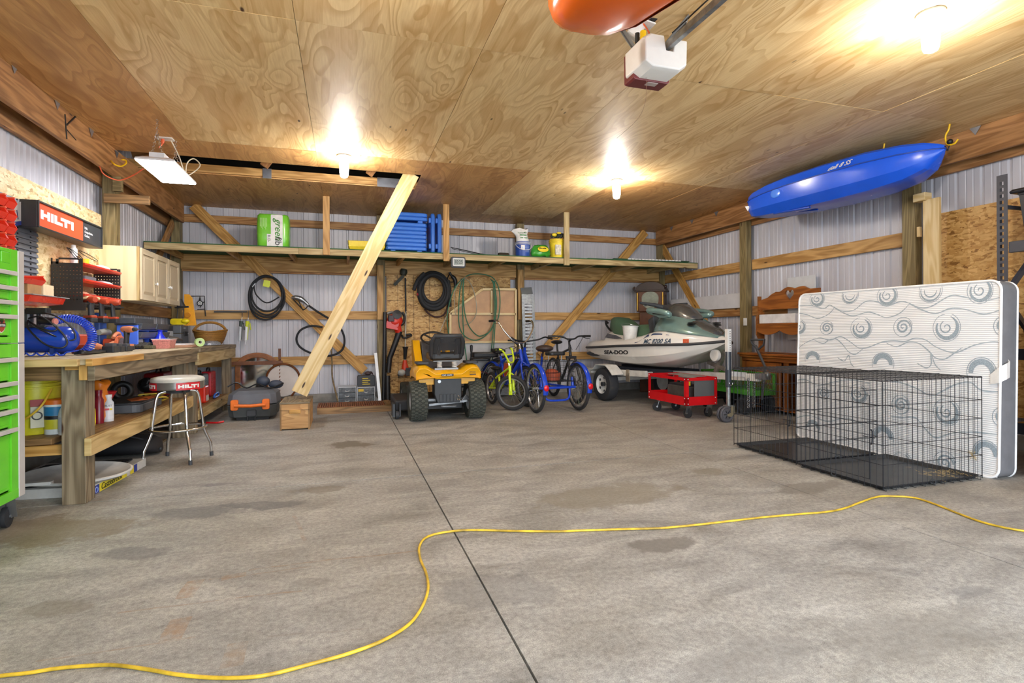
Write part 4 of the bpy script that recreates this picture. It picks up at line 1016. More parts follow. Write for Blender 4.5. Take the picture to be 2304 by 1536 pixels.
b = B(); b.bb(WX+.02,WX+.14,yb1-.36,yb1-.165,zz+.002,zz+.09); tag(recenter(b.make('wood_block',P('#a67d50',.7,var=.2),bev=.002)),'brown wooden block on the grey wall tray, half hidden by the tool chest','block')
t = thing('wall_tray','shallow wall tray with a grey top and red bins under the beige box','tray',(WX+.1,yb1-.1,zz-.06))
b = B(); b.bb(WX,WX+.20,yb1-.42,yb1+.14,zz-.006,zz); b.make('tray_top',P('#9b9ca0',.4),parent=t)
b = B(); b.prism([(WX,0),(WX+.19,0),(WX+.17,-.05),(WX,-.07)],(0,yb1-.42,zz-.007),(1,0,0),(0,0,1),(0,.52,0)); b.make('red_bin',K_bin,parent=t,bev=.003)
# licence plate
t = thing('license_plate','old license plate numbered 1841 propped behind the red bins','license plate',AX(62,545,-2.3))
a0, a1, a2 = AX(40,545,-2.34), AX(86,526,-2.34), AX(36,565,-2.34)
ux = (a1-V((a0.x,a0.y,a0.z))).normalized() if False else V((0,1,.28)).normalized(); uz = V((0,-.28,1)).normalized(); o = V((-2.35,4.78,1.865)); 
b = B(); b.prism([(0,0),(.36,0),(.36,.17),(0,.17)],o,ux,uz,(.002,0,0)); b.make('plate',P('#c9c7c4',.4),parent=t)
b = B(); b.text('1841',o+ux*.07+uz*.045+V((.003,0,0)),ux,uz,.10,.001,.004,squash=.9); b.bb(0,0,0,0,0,0); b.make('lettering',P('#24306c',.5),parent=t)
b = B(); b.prism([(.0,0),(.36,0),(.36,.03),(0,.03)],o+V((.0025,0,0)),ux,uz,(.001,0,0)); b.make('blue_band',P('#2b3a8c',.5),parent=t)
b = B(); b.prism([(.30,.125),(.345,.125),(.345,.155),(.30,.155)],o+V((.0025,0,0)),ux,uz,(.001,0,0)); b.make('orange_tab',K_orange,parent=t)
b = B(); b.text('Missouri',o+ux*.10+uz*.140+V((.003,0,0)),ux,uz,.026,.001,.001); b.make('script',P('#5a668c',.5),parent=t)
# ---------------------------------------------------------------- red and black lettered wall sign
sx = -2.24
s00, s01, s11, s10 = AX(86,448,sx), AX(230,513,sx), AX(230.5,563,sx), AX(88.5,508,sx)
y0, y1, z0, z1 = s00.y, s01.y, (s10.z+s11.z) / 2, (s00.z+s01.z) / 2
t = thing('wall_sign','black framed sign box with a red panel reading HILTI on the left wall','sign',(-2.3,(y0+y1)/2,z0))
b = B(); b.bb(-2.36,sx-.012,y0,y1,z0,z1); b.bb(sx-.012,sx+.004,y0,y1,z1-.014,z1); b.bb(sx-.012,sx+.004,y0,y1,z0,z0+.014); b.bb(sx-.012,sx+.004,y0,y0+.012,z0+.014,z1-.014); b.bb(sx-.012,sx+.004,y1-.012,y1,z0+.014,z1-.014); b.make('frame',P('#2b2c2e',.35),parent=t,bev=.002)
ys_ = y0 + (y1-y0) * .665
b = B(); b.bb(sx-.012,sx-.008,y0+.012,ys_,z0+.014,z1-.014); b.make('red_panel',P('#e2542f',.35,var=.03),parent=t)
b = B(); b.bb(sx-.012,sx-.008,ys_,y1-.012,z0+.014,z1-.014); b.make('black_panel',P('#38393b',.4),parent=t)
def hilti(b,o,ux,uy,W,H,dep=.002):
    """the block lettering HILTI, W wide and H tall"""
    o, ux, uy = V(o), V(ux), V(uy); n = ux.cross(uy) * dep
    k = W / 5.75
    def R_(x0,y0,x1,y1):
        m = max(1,round((x1-x0)/.3))
        for i in range(m):
            a, c = x0 + (x1-x0) * i / m, x0 + (x1-x0) * (i+1) / m
            b.prism([(a*k,y0*H),(c*k,y0*H),(c*k,y1*H),(a*k,y1*H)],o,ux,uy,n)
    R_(0,0,.42,1); R_(1.0,0,1.42,1); R_(.42,.33,1.0,.67)
    R_(1.56,0,1.98,1); R_(2.12,0,2.54,1); R_(2.54,0,3.45,.36)
    R_(3.15,.64,4.85,1); R_(3.80,0,4.25,.64); R_(5.0,0,5.42,1)
b = B(); hilti(b,(sx-.0078,y0+.05,z0+(z1-z0)*.36),(0,1,0),(0,0,1),(ys_-y0)*.74,(z1-z0)*.34); b.make('lettering',K_white,parent=t)
b = B()
for k, s_ in enumerate(('Hilti.','Outperform.','Outlast.')): b.text(s_,(sx-.0078,ys_+.03,z1-.078-k*.034),(0,1,0),(0,0,1),.032,.001,.001)
b.make('slogan',K_white,parent=t)
# ---------------------------------------------------------------- black perforated rack with red trays
RY0, RY1, RX0, RX1 = 5.57, 6.39, -2.395, -2.165
RZ0, RZ1 = 1.345, 1.765
t = thing('tool_rack','black perforated wall rack with three red trays above the workbench','tool rack',(-2.28,5.98,RZ0))
def perf(y,nm):
    b = B(); nx, nz = 9, 11; W, H = RX1 - RX0, RZ1 - RZ0 - .06
    # a plate pierced by a grid of real holes
    xs = [RX0]; 
    for i in range(nx): c = RX0 + W * (i+.8) / (nx+.6); xs += [c-.0035,c+.0035]
    xs.append(RX1); zs = [RZ0]
    for i in range(nz): c = RZ0 + H * (i+.8) / (nz+.6); zs += [c-.0035,c+.0035]
    zs.append(RZ0+H)
    for i in range(len(xs)-1):
        for j in range(len(zs)-1):
            if i % 2 and j % 2: continue
            k = len(b.v); b.v += [V((xs[i],y,zs[j])),V((xs[i+1],y,zs[j])),V((xs[i+1],y,zs[j+1])),V((xs[i],y,zs[j+1]))]; b.face((k,k+1,k+2,k+3))
    z = RZ0 + H
    b.bb(RX0,RX0+.055,y-.0015,y+.0015,z,z+.02); b.bb(RX1-.03,RX1,y-.0015,y+.0015,z,z+.05); b.bb(RX0+.055,RX1-.03,y-.0015,y+.0015,z,z+.012); b.bb(RX0+.055,RX1-.03,y-.0015,y+.0015,z+.04,z+.055); b.bb(RX0,RX0+.012,y-.0015,y+.0015,z,z+.05)
    b.bb(RX0+.035,RX0+.055,y-.0015,y+.0015,z,z+.045)
    b.make(nm,K_blackr,parent=t)
K_blackr = P('#2c2927',.5,var=.08)
perf(RY0,'side_plate'); perf(RY1,'side_plate')
TZs = [AX(184,592,RX1).z,AX(184,628,RX1).z,AX(184,662,RX1).z]
for z in TZs:
    b = B(); b.bb(RX0,RX1-.005,RY0+.003,RY1-.003,z-.012,z-.006,along=1); b.prism([(RX1-.012,z-.022),(RX1+.012,z-.006),(RX1+.012,z+.008),(RX1-.004,z+.008),(RX1-.012,z)],(0,RY0+.003,0),(1,0,0),(0,0,1),(0,RY1-RY0-.006,0)); b.make('tray',P('#cf2f1d',.3),parent=t)
b = B(); b.bb(RX0,RX1+.03,RY0-.03,RY1,RZ0+.015,RZ0+.03,along=1); b.bb(RX0,RX1+.03,RY0-.03,RY0-.026,RZ0-.04,RZ0+.015); b.make('tool_slot_shelf',K_blackr,parent=t)
# small goods on the rack
def can(name,label,cat,x,y,z,r,h,mat,cap=None,capm=None,group=None,neck=.6):
    t = thing(name,label,cat,(x,y,z),group=group)
    b = B(); b.lathe([(.001,0),(r,0),(r,h*.86),(r*.9,h*.92),(r*neck*.7,h*.95)],(x,y,z),n=20); b.make('body',mat,parent=t,smooth=40)
    b = B(); b.lathe([(.001,0),(r*neck,0),(r*neck,h*.16),(.001,h*.17)],(x,y,z+h*.94),n=16); b.make('cap',capm or K_white,parent=t,smooth=40)
    return t
can('spray_can','white canister standing on the top red tray of the tool rack','canister',-2.30,5.74,TZs[0]-.006,.028,.17,K_white)
b = B(); b.lathe([(.001,0),(.03,0),(.036,.075),(.032,.075),(.027,.006),(.001,.006)],(-2.25,5.82,TZs[0]-.006),n=18); tag(recenter(b.make('cup',K_yel,smooth=40)),'small yellow cup standing on the top red tray beside the white canister','cup')
b = B()
for k in range(3): b.torus((-2.27+.01*k,5.66+.24*(k == 2),TZs[0]+.09+.008*k),(.6,.3,.5+.3*k),.06+.01*k,.003,24,6)
tag(b.make('coiled_wire',K_black,smooth=60),'loose black wire loops standing on the top red tray','wire')
smalls = [('rag','#ecebe6',6.18,0,.06,'crumpled white rag heaped on the far end of the top red tray','rag'),('tape_dispenser','#8d5a3f',6.0,0,.035,'small brown item on the middle of the top red tray','tape'),
          ('plastic_box','#6f757c',5.85,1,.055,'grey plastic box on the middle red tray','box'),('safety_mask','#e4e6ee',6.22,1,.05,'white dust mask on the far end of the middle red tray','mask'),
          ('glove','#c98a6a',5.72,2,.05,'rolled tan glove on the lowest red tray','glove'),('yellow_level','#e7cf1f',5.98,2,.025,'tiny yellow tool on the lowest red tray','tool'),('cloth','#e7e4dc',6.25,2,.03,'white cloth on the far end of the lowest red tray','cloth'),('putty_knife','#7d5a48',5.86,2,.045,'brown lump beside the tan glove on the lowest red tray','tool')]
for nm, col, y, k, h, lab, cat in smalls:
    b = B(); ln = .09 if nm not in ('plastic_box','safety_mask') else .14
    if nm == 'plastic_box': b.rbox((-2.27,y,TZs[k]-.005+h/2),(.12,ln*1.6,h),.01)
    else:
        secs = []
        for f, g2 in ((0,.8),(.25,1),(.6,.9),(.85,.6),(1,.2)):
            secs.append([(-2.26+.07*g2*cos(a)*(1+.15*sin(3*a)),y+ln*g2*sin(a)*(1+.1*sin(5*a)),TZs[k]-.005+h*f) for a in [2*pi*i/14 for i in range(14)]])
        b.loft(secs)
    tag(recenter(b.make(nm,P(col,.6,var=.12,scale=40),smooth=50)),lab,cat)
# power tools: body, handle, battery, chuck - used for the hanging drills and the impact driver
K_tool = P('#b5462a',.4,var=.12); K_toolp = P('#d98a63',.4); K_batt = P('#2b2d31',.5)
def drill(label,loc,rot,cat='drill',col=None):
    t = thing('cordless_drill',label,cat,loc,rot=rot); kw = dict(parent=t,world=False)
    b = B(); b.lathe([(.001,-.085),(.022,-.085),(.030,-.07),(.032,0),(.030,.05),(.024,.07),(.018,.075)],(0,0,.20),(0,1,0),18); b.make('motor_housing',col or K_tool,smooth=40,**kw)
    b = B(); b.lathe([(.018,.0),(.021,.005),(.02,.03),(.012,.045),(.001,.046)],(0,.075,.20),(0,1,0),16); b.make('chuck',K_dgrey,smooth=40,**kw)
    b = B(); b.rod((0,.12,.20),(0,.18,.20),.004,6); b.make('bit',K_chrome,**kw)
    b = B(); b.tube([(0,-.02,.19),(0,-.025,.12),(0,-.03,.055)],[.026,.021,.023],12,sq=(.8,1.15)); b.make('grip',K_batt,smooth=50,**kw)
    b = B(); b.rbox((0,-.012,.050),(.055,.12,.022),.015); b.make('foot',col or K_tool,bev=.005,**kw)
    b = B(); b.rbox((0,-.012,.020),(.062,.125,.038),.012); b.make('battery',K_batt,bev=.005,**kw)
    b = B(); b.box((0,.005,.165),(.012,.018,.03)); b.make('trigger',K_black,**kw)
    return t
for i, (y,lab) in enumerate(((5.66,'red cordless drill hanging from the black rack, nearest the viewer'),(5.86,'red cordless drill hanging from the black rack, second from the near side'),(6.10,'red cordless drill hanging from the black rack, farthest from the viewer'))):
    z = RZ0 + .03 - .17
    drill(lab,(RX1+.045-.0,y,z),Matrix.Rotation(-pi/2-.5-.25*i,3,'Z') @ Matrix.Identity(3)) if False else drill(lab,(-2.155,y,z),Matrix.Rotation(.9+.3*i,3,'Z'))
b = B(); b.tube(spline([(-2.2,5.60,RZ0+.07),(-2.15,5.66,RZ0+.08),(-2.12,5.76,RZ0+.075)],4),.016,8); tag(recenter(b.make('wooden_dowel',P('#d6b98a',.5),smooth=60)),'pale wooden handle lying on the bottom shelf of the black rack','dowel')
b = B(); b.ball((-2.22,5.72,RZ0+.06),.05,sc=(.9,1.5,.6)); b.ball((-2.25,6.2,RZ0+.055),.04,sc=(1,1.4,.6)); 
t = thing('polisher','grey and red power tool lying on the bottom shelf of the black rack','power tool',(-2.25,5.9,RZ0+.03))
b.make('housing',P('#6d6f73',.45),parent=t,smooth=60); b = B(); b.rbox((-2.22,5.86,RZ0+.058),(.08,.2,.05),.02); b.make('body',K_tool,parent=t,bev=.01)
# ---------------------------------------------------------------- wall cabinet
CX0, CX1, CY0, CY1, CZ0, CZ1 = -2.296, -2.052, 6.545, 7.955, 1.452, 2.018
M_lam = wood('maple_laminate','#ecd9ac','#dfc48e',knots=False,fine=.6,ring=3,dirt=0.0,rough=.4)
M_cabd = wood('pickled_oak','#cfc0a3','#b6a586',knots=False,fine=1.2,ring=3,dirt=0.0,rough=.5)
t = thing('wall_cabinet','pale wooden wall cabinet with three raised-panel doors above the workbench','cabinet',((CX0+CX1)/2,7.25,CZ0))
xl = AY(257,620,CY0).x
b = B(); b.bb(-2.405,CX1-.022,CY0,CY0+.016,CZ0,CZ1,along=2); b.bb(-2.295,CX1-.022,CY0+.016,CY1,CZ0,CZ0+.016); b.bb(-2.295,CX1-.022,CY0+.016,CY1,CZ1-.016,CZ1); b.bb(-2.295,CX1-.022,CY1-.016,CY1,CZ0+.016,CZ1-.016); b.bb(-2.295,-2.285,CY0+.016,CY1-.016,CZ0+.016,CZ1-.016); b.make('case',M_lam,parent=t)
b = B(); b.bb(CX1-.021,CX1-.002,CY0,CY0+.045,CZ0,CZ1,along=2); b.make('face_frame',M_pale2,parent=t)
dw = (CY1-CY0-.03) / 3
for k in range(3):
    y0 = CY0 + .025 + k * dw; y1 = y0 + dw - .008; b = B(); st_ = .055
    for (a,c,e,f) in ((y0,y0+st_,CZ0+.01,CZ1-.01),(y1-st_,y1,CZ0+.01,CZ1-.01)): b.bb(CX1,CX1+.018,a,c,e,f,along=2)
    b.bb(CX1,CX1+.018,y0+st_,y1-st_,CZ0+.01,CZ0+.07,along=1); b.bb(CX1,CX1+.018,y0+st_,y1-st_,CZ1-.07,CZ1-.01,along=1)
    d = b.make('door',M_cabd,parent=t,bev=.003)
    b = B(); Y0, Y1, Z0_, Z1_ = y0 + st_, y1 - st_, CZ0 + .07, CZ1 - .07
    b.loft([[(CX1+.003,Y0,Z0_),(CX1+.003,Y1,Z0_),(CX1+.003,Y1,Z1_),(CX1+.003,Y0,Z1_)],[(CX1+.016,Y0+.035,Z0_+.035),(CX1+.016,Y1-.035,Z0_+.035),(CX1+.016,Y1-.035,Z1_-.035),(CX1+.016,Y0+.035,Z1_-.035)]]); b.make('raised_panel',M_cabd,parent=d)
    yk = y1 - .028 if k in (0,1) else y0 + .028; zk = 1.66
    b = B(); b.lathe([(.006,0),(.006,.012),(.017,.02),(.017,.028),(.001,.034)],(CX1+.018,yk,zk),(1,0,0),16); b.make('knob',K_white,parent=d,smooth=50)
# ---------------------------------------------------------------- things on the workbench
def bx(px,x0,z=BT): return V((x0,AX(px,780,x0).y,z))
# air compressor
cy = 4.74; cz = BT + .118
t = thing('air_compressor','blue air compressor tank with a black pump head on the near end of the workbench','air compressor',(-2.1,cy,BT))
b = B(); b.lathe([(.001,0),(.05,.006),(.082,.03),(.095,.07),(.095,.43),(.082,.47),(.05,.494),(.001,.50)],(-2.375,cy,cz),(1,0,0),32); b.make('tank',P('#1f45b0',.18,var=.06),parent=t,smooth=50)
for x in (-2.27,-2.0):
    b = B(); b.tube(arc((x,cy,cz),.098,pi*1.15,pi*1.85,(0,1,0),(0,0,1),10),.008,6); b.bb(x-.012,x+.012,cy-.085,cy-.065,BT,cz-.04); b.bb(x-.012,x+.012,cy+.065,cy+.085,BT,cz-.04); b.make('foot',P('#1d3a86',.5),parent=t)
b = B(); b.bb(-2.30,-2.19,cy-.10,cy-.096,cz-.05,cz+.06); b.make('paper_label',P('#c9cfc4',.5,var=.15,scale=60),parent=t)
b = B(); b.rbox((-2.28,cy,cz+.16),(.17,.13,.13),.03); b.lathe([(.03,0),(.035,.03),(.035,.10),(.02,.12)],(-2.17,cy-.02,cz+.10),n=16); b.bb(-2.36,-2.05,cy-.05,cy+.05,cz+.085,cz+.105); b.make('pump',P('#33353a',.4),parent=t,bev=.006)
b = B(); b.rbox((-2.10,cy-.03,cz+.205),(.13,.07,.045),.012); b.rod((-2.10,cy-.03,cz+.10),(-2.10,cy-.03,cz+.19),.012); b.make('pressure_switch',K_black,parent=t,bev=.004)
b = B(); b.rod((-2.08,cy-.05,cz+.135),(-1.99,cy-.07,cz+.13),.028,16); b.make('regulator',K_black,parent=t,smooth=50)
b = B(); b.rod((-1.995,cy-.07,cz+.13),(-1.975,cy-.075,cz+.13),.022,16); b.make('regulator_knob',P('#d98a80',.4),parent=t,smooth=50)
for k, pts in enumerate((((-2.16,cy-.04,cz+.15),(-2.05,cy-.10,cz+.16),(-1.94,cy-.10,cz+.06),(-1.90,cy-.10,cz-.02),(-1.93,cy-.12,cz-.06),(-2.02,cy-.13,cz-.03),(-2.12,cy-.12,cz+.08),(-2.15,cy-.05,cz+.14)),
            ((-2.15,cy-.04,cz+.13),(-2.06,cy-.12,cz+.09),(-1.98,cy-.12,cz+.06),(-1.96,cy-.1,cz+.09),(-2.05,cy-.06,cz+.16)),
            ((-2.10,cy-.05,cz+.20),(-1.98,cy-.08,cz+.17),(-1.90,cy-.06,cz+.10),(-1.87,cy-.05,cz+.01),(-1.93,cy-.08,cz+.0),(-2.10,cy-.11,cz+.10)))):
    b = B(); b.tube(spline(pts,7),.006,6); b.make('cable',K_black,parent=t,smooth=60)
b = B(); pts = []
for k in range(300):
    a = k * .62; s_ = k / 300; t_ = 2.1 - 3.0 * s_; r_ = .155
    pts.append(V((-1.99,cy+.145,cz+.01))+V(((r_+.028*cos(a))*cos(t_),.028*sin(a)-.02*s_,max(-.10,(r_+.028*cos(a))*.95*sin(t_)))))
for k in range(60):
    a = k * .75; pts.append(V((-1.90-.007*k,cy-.115,BT+.016))+V((0,.012*sin(a),.010*cos(a))))
b.tube(pts,.0055,5); o = tag(recenter(b.make('coiled_air_hose',P('#2a4fd0',.25),smooth=60)),'bright blue spiral air hose curling off the compressor onto the workbench','air hose')
# black cable tangle lying flat
t = thing('cable_bag','flat black cable bundle on the workbench just right of the blue compressor','cable',bx(205,-1.9))
b = B()
for k in range(6): b.tube(spline([bx(168+3*k,-1.92,BT+.012+.006*k),bx(190,-1.84-.02*k,BT+.02+.004*k),bx(222,-1.86-.02*k,BT+.016),bx(243-2*k,-1.93,BT+.012),bx(225,-2.02+.01*k,BT+.02)],5),.010,6)
b.make('cord',K_black,parent=t,smooth=60)
# circular saw / reciprocating saw / chargers / driver / boxes
q = bx(190,-2.05); t = thing('jigsaw','red and pink power tool lying on the workbench behind the black cable bundle','power tool',q)
R = Matrix.Rotation(.6,3,'Z') @ Matrix.Rotation(-.45,3,'X')
b = B(); b.rbox(q+V((0,-.08,.075)),(.09,.17,.11),.02,R=R,flat='x'); b.make('housing',P('#b53f1f',.35),parent=t,bev=.012)
b = B(); b.tube([q+V((0,.02,.07)),q+V((.03,.12,.045)),q+V((.05,.16,.04))],[.045,.04,.03],12); b.make('rear_grip',K_toolp,parent=t,smooth=50)
b = B(); b.box(q+V((.03,.0,.055)),(.07,.012,.12),R); b.make('trim_band',P('#d8d4cc',.4),parent=t)
q = bx(258,-2.12); t = thing('circular_saw','orange-red circular saw standing on the workbench below the hanging drills','circular saw',q)
b = B(); b.prism([(-.10*cos(a),.01+.10*sin(a)) for a in [pi*k/14 for k in range(15)]]+[(.10,.0),(-.10,.0)],q+V((.02,.02,.03)),(0,1,0),(0,0,1),(.03,0,0)); b.make('blade_guard',P('#d77048',.4),parent=t,bev=.004)
b = B(); b.lathe([(.001,0),(.075,0),(.075,.003),(.001,.003)],q+V((.052,.02,.045)),(1,0,0),28); b.make('blade',K_steel,parent=t)
b = B(); b.bb(q.x-.05,q.x+.09,q.y-.16,q.y+.15,q.z+.0,q.z+.006); b.make('base_plate',K_dgrey,parent=t)
b = B(); b.tube(spline([q+V((.0,.09,.06)),q+V((0,.13,.12)),q+V((0,.10,.16)),q+V((0,.02,.155)),q+V((0,-.03,.12))],5),.018,8); b.tube([q+V((-.0,-.02,.07)),q+V((-.0,-.15,.045))],.022,10); b.make('handle',K_toolp,parent=t,smooth=60)
b = B(); b.tube([q+V((.0,.02,.07)),q+V((-.09,.02,.07))],.042,16); b.make('motor',K_tool,parent=t,smooth=50)
for i, (px,x0,w,l,h,lab) in enumerate(((249,-1.88,.09,.12,.055,'dark battery charger on the workbench edge nearest the circular saw'),(262,-1.90,.10,.10,.05,'dark battery pack beside the first charger on the workbench'),(279,-1.90,.10,.14,.045,'dark battery charger on the workbench directly below the upright driver'))):
    q = bx(px,x0); t = thing('battery_charger',lab,'battery charger',q,group='battery chargers on the workbench')
    b = B(); b.rbox(q+V((0,0,h/2)),(w,l,h),.012); b.make('body',K_batt,parent=t,bev=.006)
    b = B(); b.rbox(q+V((0,0,h+.012)),(w*.7,l*.6,.024),.006); b.make('battery_dock',P('#4a4d53',.5),parent=t,bev=.003)
q = bx(289,-1.98,BT+.0); drill('pink-orange impact driver standing upright on its battery on the workbench',q,Matrix.Rotation(pi+.9,3,'Z') @ Matrix.Scale(1.0,3),col=K_toolp)
q = bx(307,-2.08); t = thing('tape_measure_case','white and grey boxed tool tilted on the workbench right of the upright driver','case',q)
b = B(); b.rbox(q+V((0,0,.07)),(.08,.15,.09),.02,R=Matrix.Rotation(.25,3,'X'),flat='x'); b.make('body',P('#bdbbb8',.4),parent=t,bev=.01)
b = B(); b.rbox(q+V((.0,.09,.06)),(.085,.05,.08),.02,R=Matrix.Rotation(.25,3,'X'),flat='x'); b.make('end_cap',K_dgrey,parent=t,bev=.01)
q = bx(325,-2.0); t = thing('work_gloves','dark work gloves and a flat tin lying on the workbench left of the pink tub','gloves',q)
b = B()
for k in range(4): b.tube(spline([q+V((-.06+.03*k,-.16,.02)),q+V((-.05+.035*k,-.05,.045)),q+V((-.04+.02*k,.12,.03))],5),[.018]*5+[.026]*6,8)
b.make('glove',P('#3a3730',.8,var=.3,scale=40),parent=t,smooth=60)
b = B(); b.rbox(q+V((.08,-.05,.02)),(.10,.22,.035),.01); b.make('tin',P('#5d5a44',.5,var=.4,scale=60),parent=t,bev=.004)
q = bx(313,-2.2); b = B(); b.rbox(q+V((0,.1,.04)),(.12,.25,.08),.02); tag(recenter(b.make('tool_pouch',K_dgrey,bev=.01)),'dark box-shaped tool pouch behind the gloves on the workbench','pouch')
# blue portable organiser with drawers
t = thing('tool_tote','big bright blue plastic organiser with dark open bins on the workbench under the cabinet','organiser',(-2.15,6.9,BT))
y0, y1, y2 = AX(262,730,-2.16).y, AX(311,730,-2.02).y, AX(377,730,-2.02).y
y0 = 6.42; z1 = 1.235
xl_, xr_ = AY(262,730,y0).x, AY(311,730,y0).x
b = B(); b.bb(xl_,xr_,y0,y0+.012,BT,z1-.045); b.make('side_panel',P('#4b74e6',.3,var=.04),parent=t,bev=.006)
b = B(); y2 = AX(377,730,xr_).y; b.bb(xl_,xr_,y2-.01,y2,BT,z1-.045); b.bb(xl_,xl_+.01,y0+.012,y2-.01,BT,z1-.045)
for z in (BT,BT+.10,BT+.19,z1-.05): b.bb(xl_+.01,xr_-.002,y0+.012,y2-.01,z,z+.008)
for k in (1,2): b.bb(xl_+.01,xr_-.002,y0+(y2-y0)*k/3,y0+(y2-y0)*k/3+.008,BT+.01,z1-.06)
b.make('shelf_frame',P('#2a50b8',.35),parent=t)
for r in range(2):
    for k in range(2):
        b = B(); ya, yb = y0 + .03 + k * (y2-y0) / 2, y0 + (k+1) * (y2-y0) / 2 - .01
        b.prism([(xr_-.15,BT+.202-.09*r-.0),(xr_+.012,BT+.202-.09*r),(xr_+.03,BT+.265-.09*r),(xr_-.15,BT+.265-.09*r)],(0,ya,0),(1,0,0),(0,0,1),(0,yb-ya,0)); b.make('bin_drawer',P('#4d5158',.3,var=.25,scale=60),parent=t,bev=.004)
b = B(); b.bb(xl_-.02,xr_-.01,y0-.0,y0+.6,z1-.042,z1-.03); b.bb(xl_-.02,xr_-.02,y0-.02,y0+.55,z1-.03,z1+.03); b.make('dark_lid',P('#45484d',.45,var=.15,scale=40),parent=t,bev=.008)
b = B(); b.bb(-2.30,-2.27,6.16,6.19,BT,BT+.22); tag(recenter(b.make('white_bar',K_white,bev=.002)),'short white upright strip on the workbench just left of the blue organiser','strip')
q = bx(232,-2.2); t = thing('oscillating_tool','grey and blue power tool on the workbench against the wall above the circular saw','power tool',q)
b = B(); b.tube([q+V((0,-.1,.17)),q+V((0,.05,.18)),q+V((0,.12,.17))],[.025,.032,.03],12); b.make('housing',P('#8e9088',.4),parent=t,smooth=50)
b = B(); b.box(q+V((-.05,.08,.18)),(.05,.16,.36)); b.make('blue_case',P('#2c4d96',.4),parent=t,bev=.01)
# spray bottle funnel, pink tub, papers, tape, basket, cases
q = bx(360,-1.98); t = thing('spray_bottle','translucent deep blue bottle on the workbench in front of the organiser bins','bottle',q)
b = B(); b.lathe([(.001,0),(.075,.0),(.078,.02),(.07,.09),(.035,.14),(.024,.16),(.024,.19),(.03,.195),(.02,.20),(.001,.20)],q,n=24); b.make('body',P('#2437d6',.2,var=.05),parent=t,smooth=50)
q0 = q1 = bx(370,-1.82); t = thing('plastic_tub','clear tub of pink hardware on the workbench front edge','tub',(q0+q1)/2)
b = B(); m = q0; L_ = .22; b.loft([[(m.x-.08*f,m.y-L_/2*f,BT+z),(m.x+.08*f,m.y-L_/2*f,BT+z),(m.x+.08*f,m.y+L_/2*f,BT+z),(m.x-.08*f,m.y+L_/2*f,BT+z)] for f,z in ((.86,0),(1,.075),(1.04,.08),(1.04,.095),(.98,.095))]); b.make('body',P('#d48a84',.25,var=.2,scale=70),parent=t,bev=.003)
b = B(); b.bb(m.x-.09,m.x+.09,m.y-L_*.52,m.y+L_*.52,BT+.096,BT+.102); b.make('lid',P('#e8dede',.3),parent=t)
stack_ = (('cardboard_sheet',402,-1.80,.46,.28,0,'#b48a6a','brown cardboard sheet at the bottom of the pile right of the pink tub'),('cardboard_sheet',404,-1.81,.42,.26,.008,'#a57c62','brown cardboard sheet second in the pile right of the pink tub'),('cardboard_sheet',400,-1.83,.40,.28,.016,'#c29b7d','lighter cardboard sheet third in the pile right of the pink tub'),('paper_sheet',398,-1.88,.44,.30,.024,'#dedcdc','white paper sheets on top of the cardboard pile'))
for nm, px, x0, ly, lx, dz, col, lab in stack_:
    q = bx(px,x0); b = B(); b.box(q+V((0,.15,.004+dz)),(lx,ly,.007 if nm[0] == 'c' else .02),Matrix.Rotation(.05*(px-401),3,'Z')); tag(recenter(b.make(nm,P(col,.7))),lab,'cardboard' if nm[0] == 'c' else 'paper','flat sheets piled on the workbench')
q = bx(392,-2.06); t = thing('steel_level','silver metal tool with a long pale body lying across the white paper pile','tool',q)
b = B(); b.tube([q+V((0,-.25,.10)),q+V((.02,.25,.075))],[.022,.014],10); b.tube([q+V((-.03,-.3,.14)),q+V((-.0,.2,.09))],.014,8); b.make('body',K_steel,parent=t,smooth=50)
b = B(); b.ball(q+V((-.02,-.32,.12)),.045); b.make('head',P('#c6cbd6',.3),parent=t,smooth=60)
for pxx, lab in ((368,'small grey socket stand on the workbench left of the paper pile'),):
    q = bx(pxx,-1.9); b = B(); b.lathe([(.001,0),(.05,0),(.045,.01),(.012,.02),(.012,.06),(.001,.06)],q,n=14); tag(recenter(b.make('socket_stand',K_dgrey,smooth=40)),lab,'stand')
q = bx(449,-1.66); t = thing('tape_roll','pale green roll of tape standing on the workbench at the joint of the two benches','tape',q)
b = B(); b.lathe([(.022,-.02),(.052,-.02),(.052,.02),(.022,.02)],q+V((0,.0,.0525)),(.55,-.8,0),28,closed=True); b.make('roll',P('#b7d48c',.5),parent=t,smooth=40)
b = B(); b.lathe([(.018,-.021),(.0215,-.021),(.0215,.021),(.018,.021)],q+V((0,0,.0525)),(.55,-.8,0),20,closed=True); b.make('core',P('#cfcdc2',.6),parent=t)
# wicker basket
bc = V((-1.78,8.40,BT)); t = thing('wicker_basket','brown wicker basket with an arched handle on the far end of the workbench','basket',bc)
M_wick = G('wicker'); g = M_wick; wv = g.n('TexWave',{'Vector':g.map(g.obj(),(1,1,1)),'Scale':28.0,'Distortion':3.0},bands_direction='Z').outputs[0]; M_wick = g.bsdf(g.ramp(wv,[(0.2,hexc('#6b4419')),(0.8,hexc('#c08a3a'))]),.6,0,bump=wv,bstr=.6,bdist=.01)
b = B(); n = 40; secs = []
for f, w in ((0,.62),(.1,.72),(.35,.86),(.65,.96),(.9,1.0),(1,1.02)):
    secs.append([(bc.x+.20*w*cos(2*pi*k/n),bc.y+.28*w*sin(2*pi*k/n)*1.0,BT+.17*f+.03*f*abs(cos(2*pi*k/n))**2+.002*(k % 2)) for k in range(n)])
inner = [[(bc.x+(p[0]-bc.x)*.94,bc.y+(p[1]-bc.y)*.94,p[2]+.004) for p in s_] for s_ in reversed(secs[1:])]
b.loft(secs+inner); b.make('woven_body',M_wick,parent=t,smooth=50)
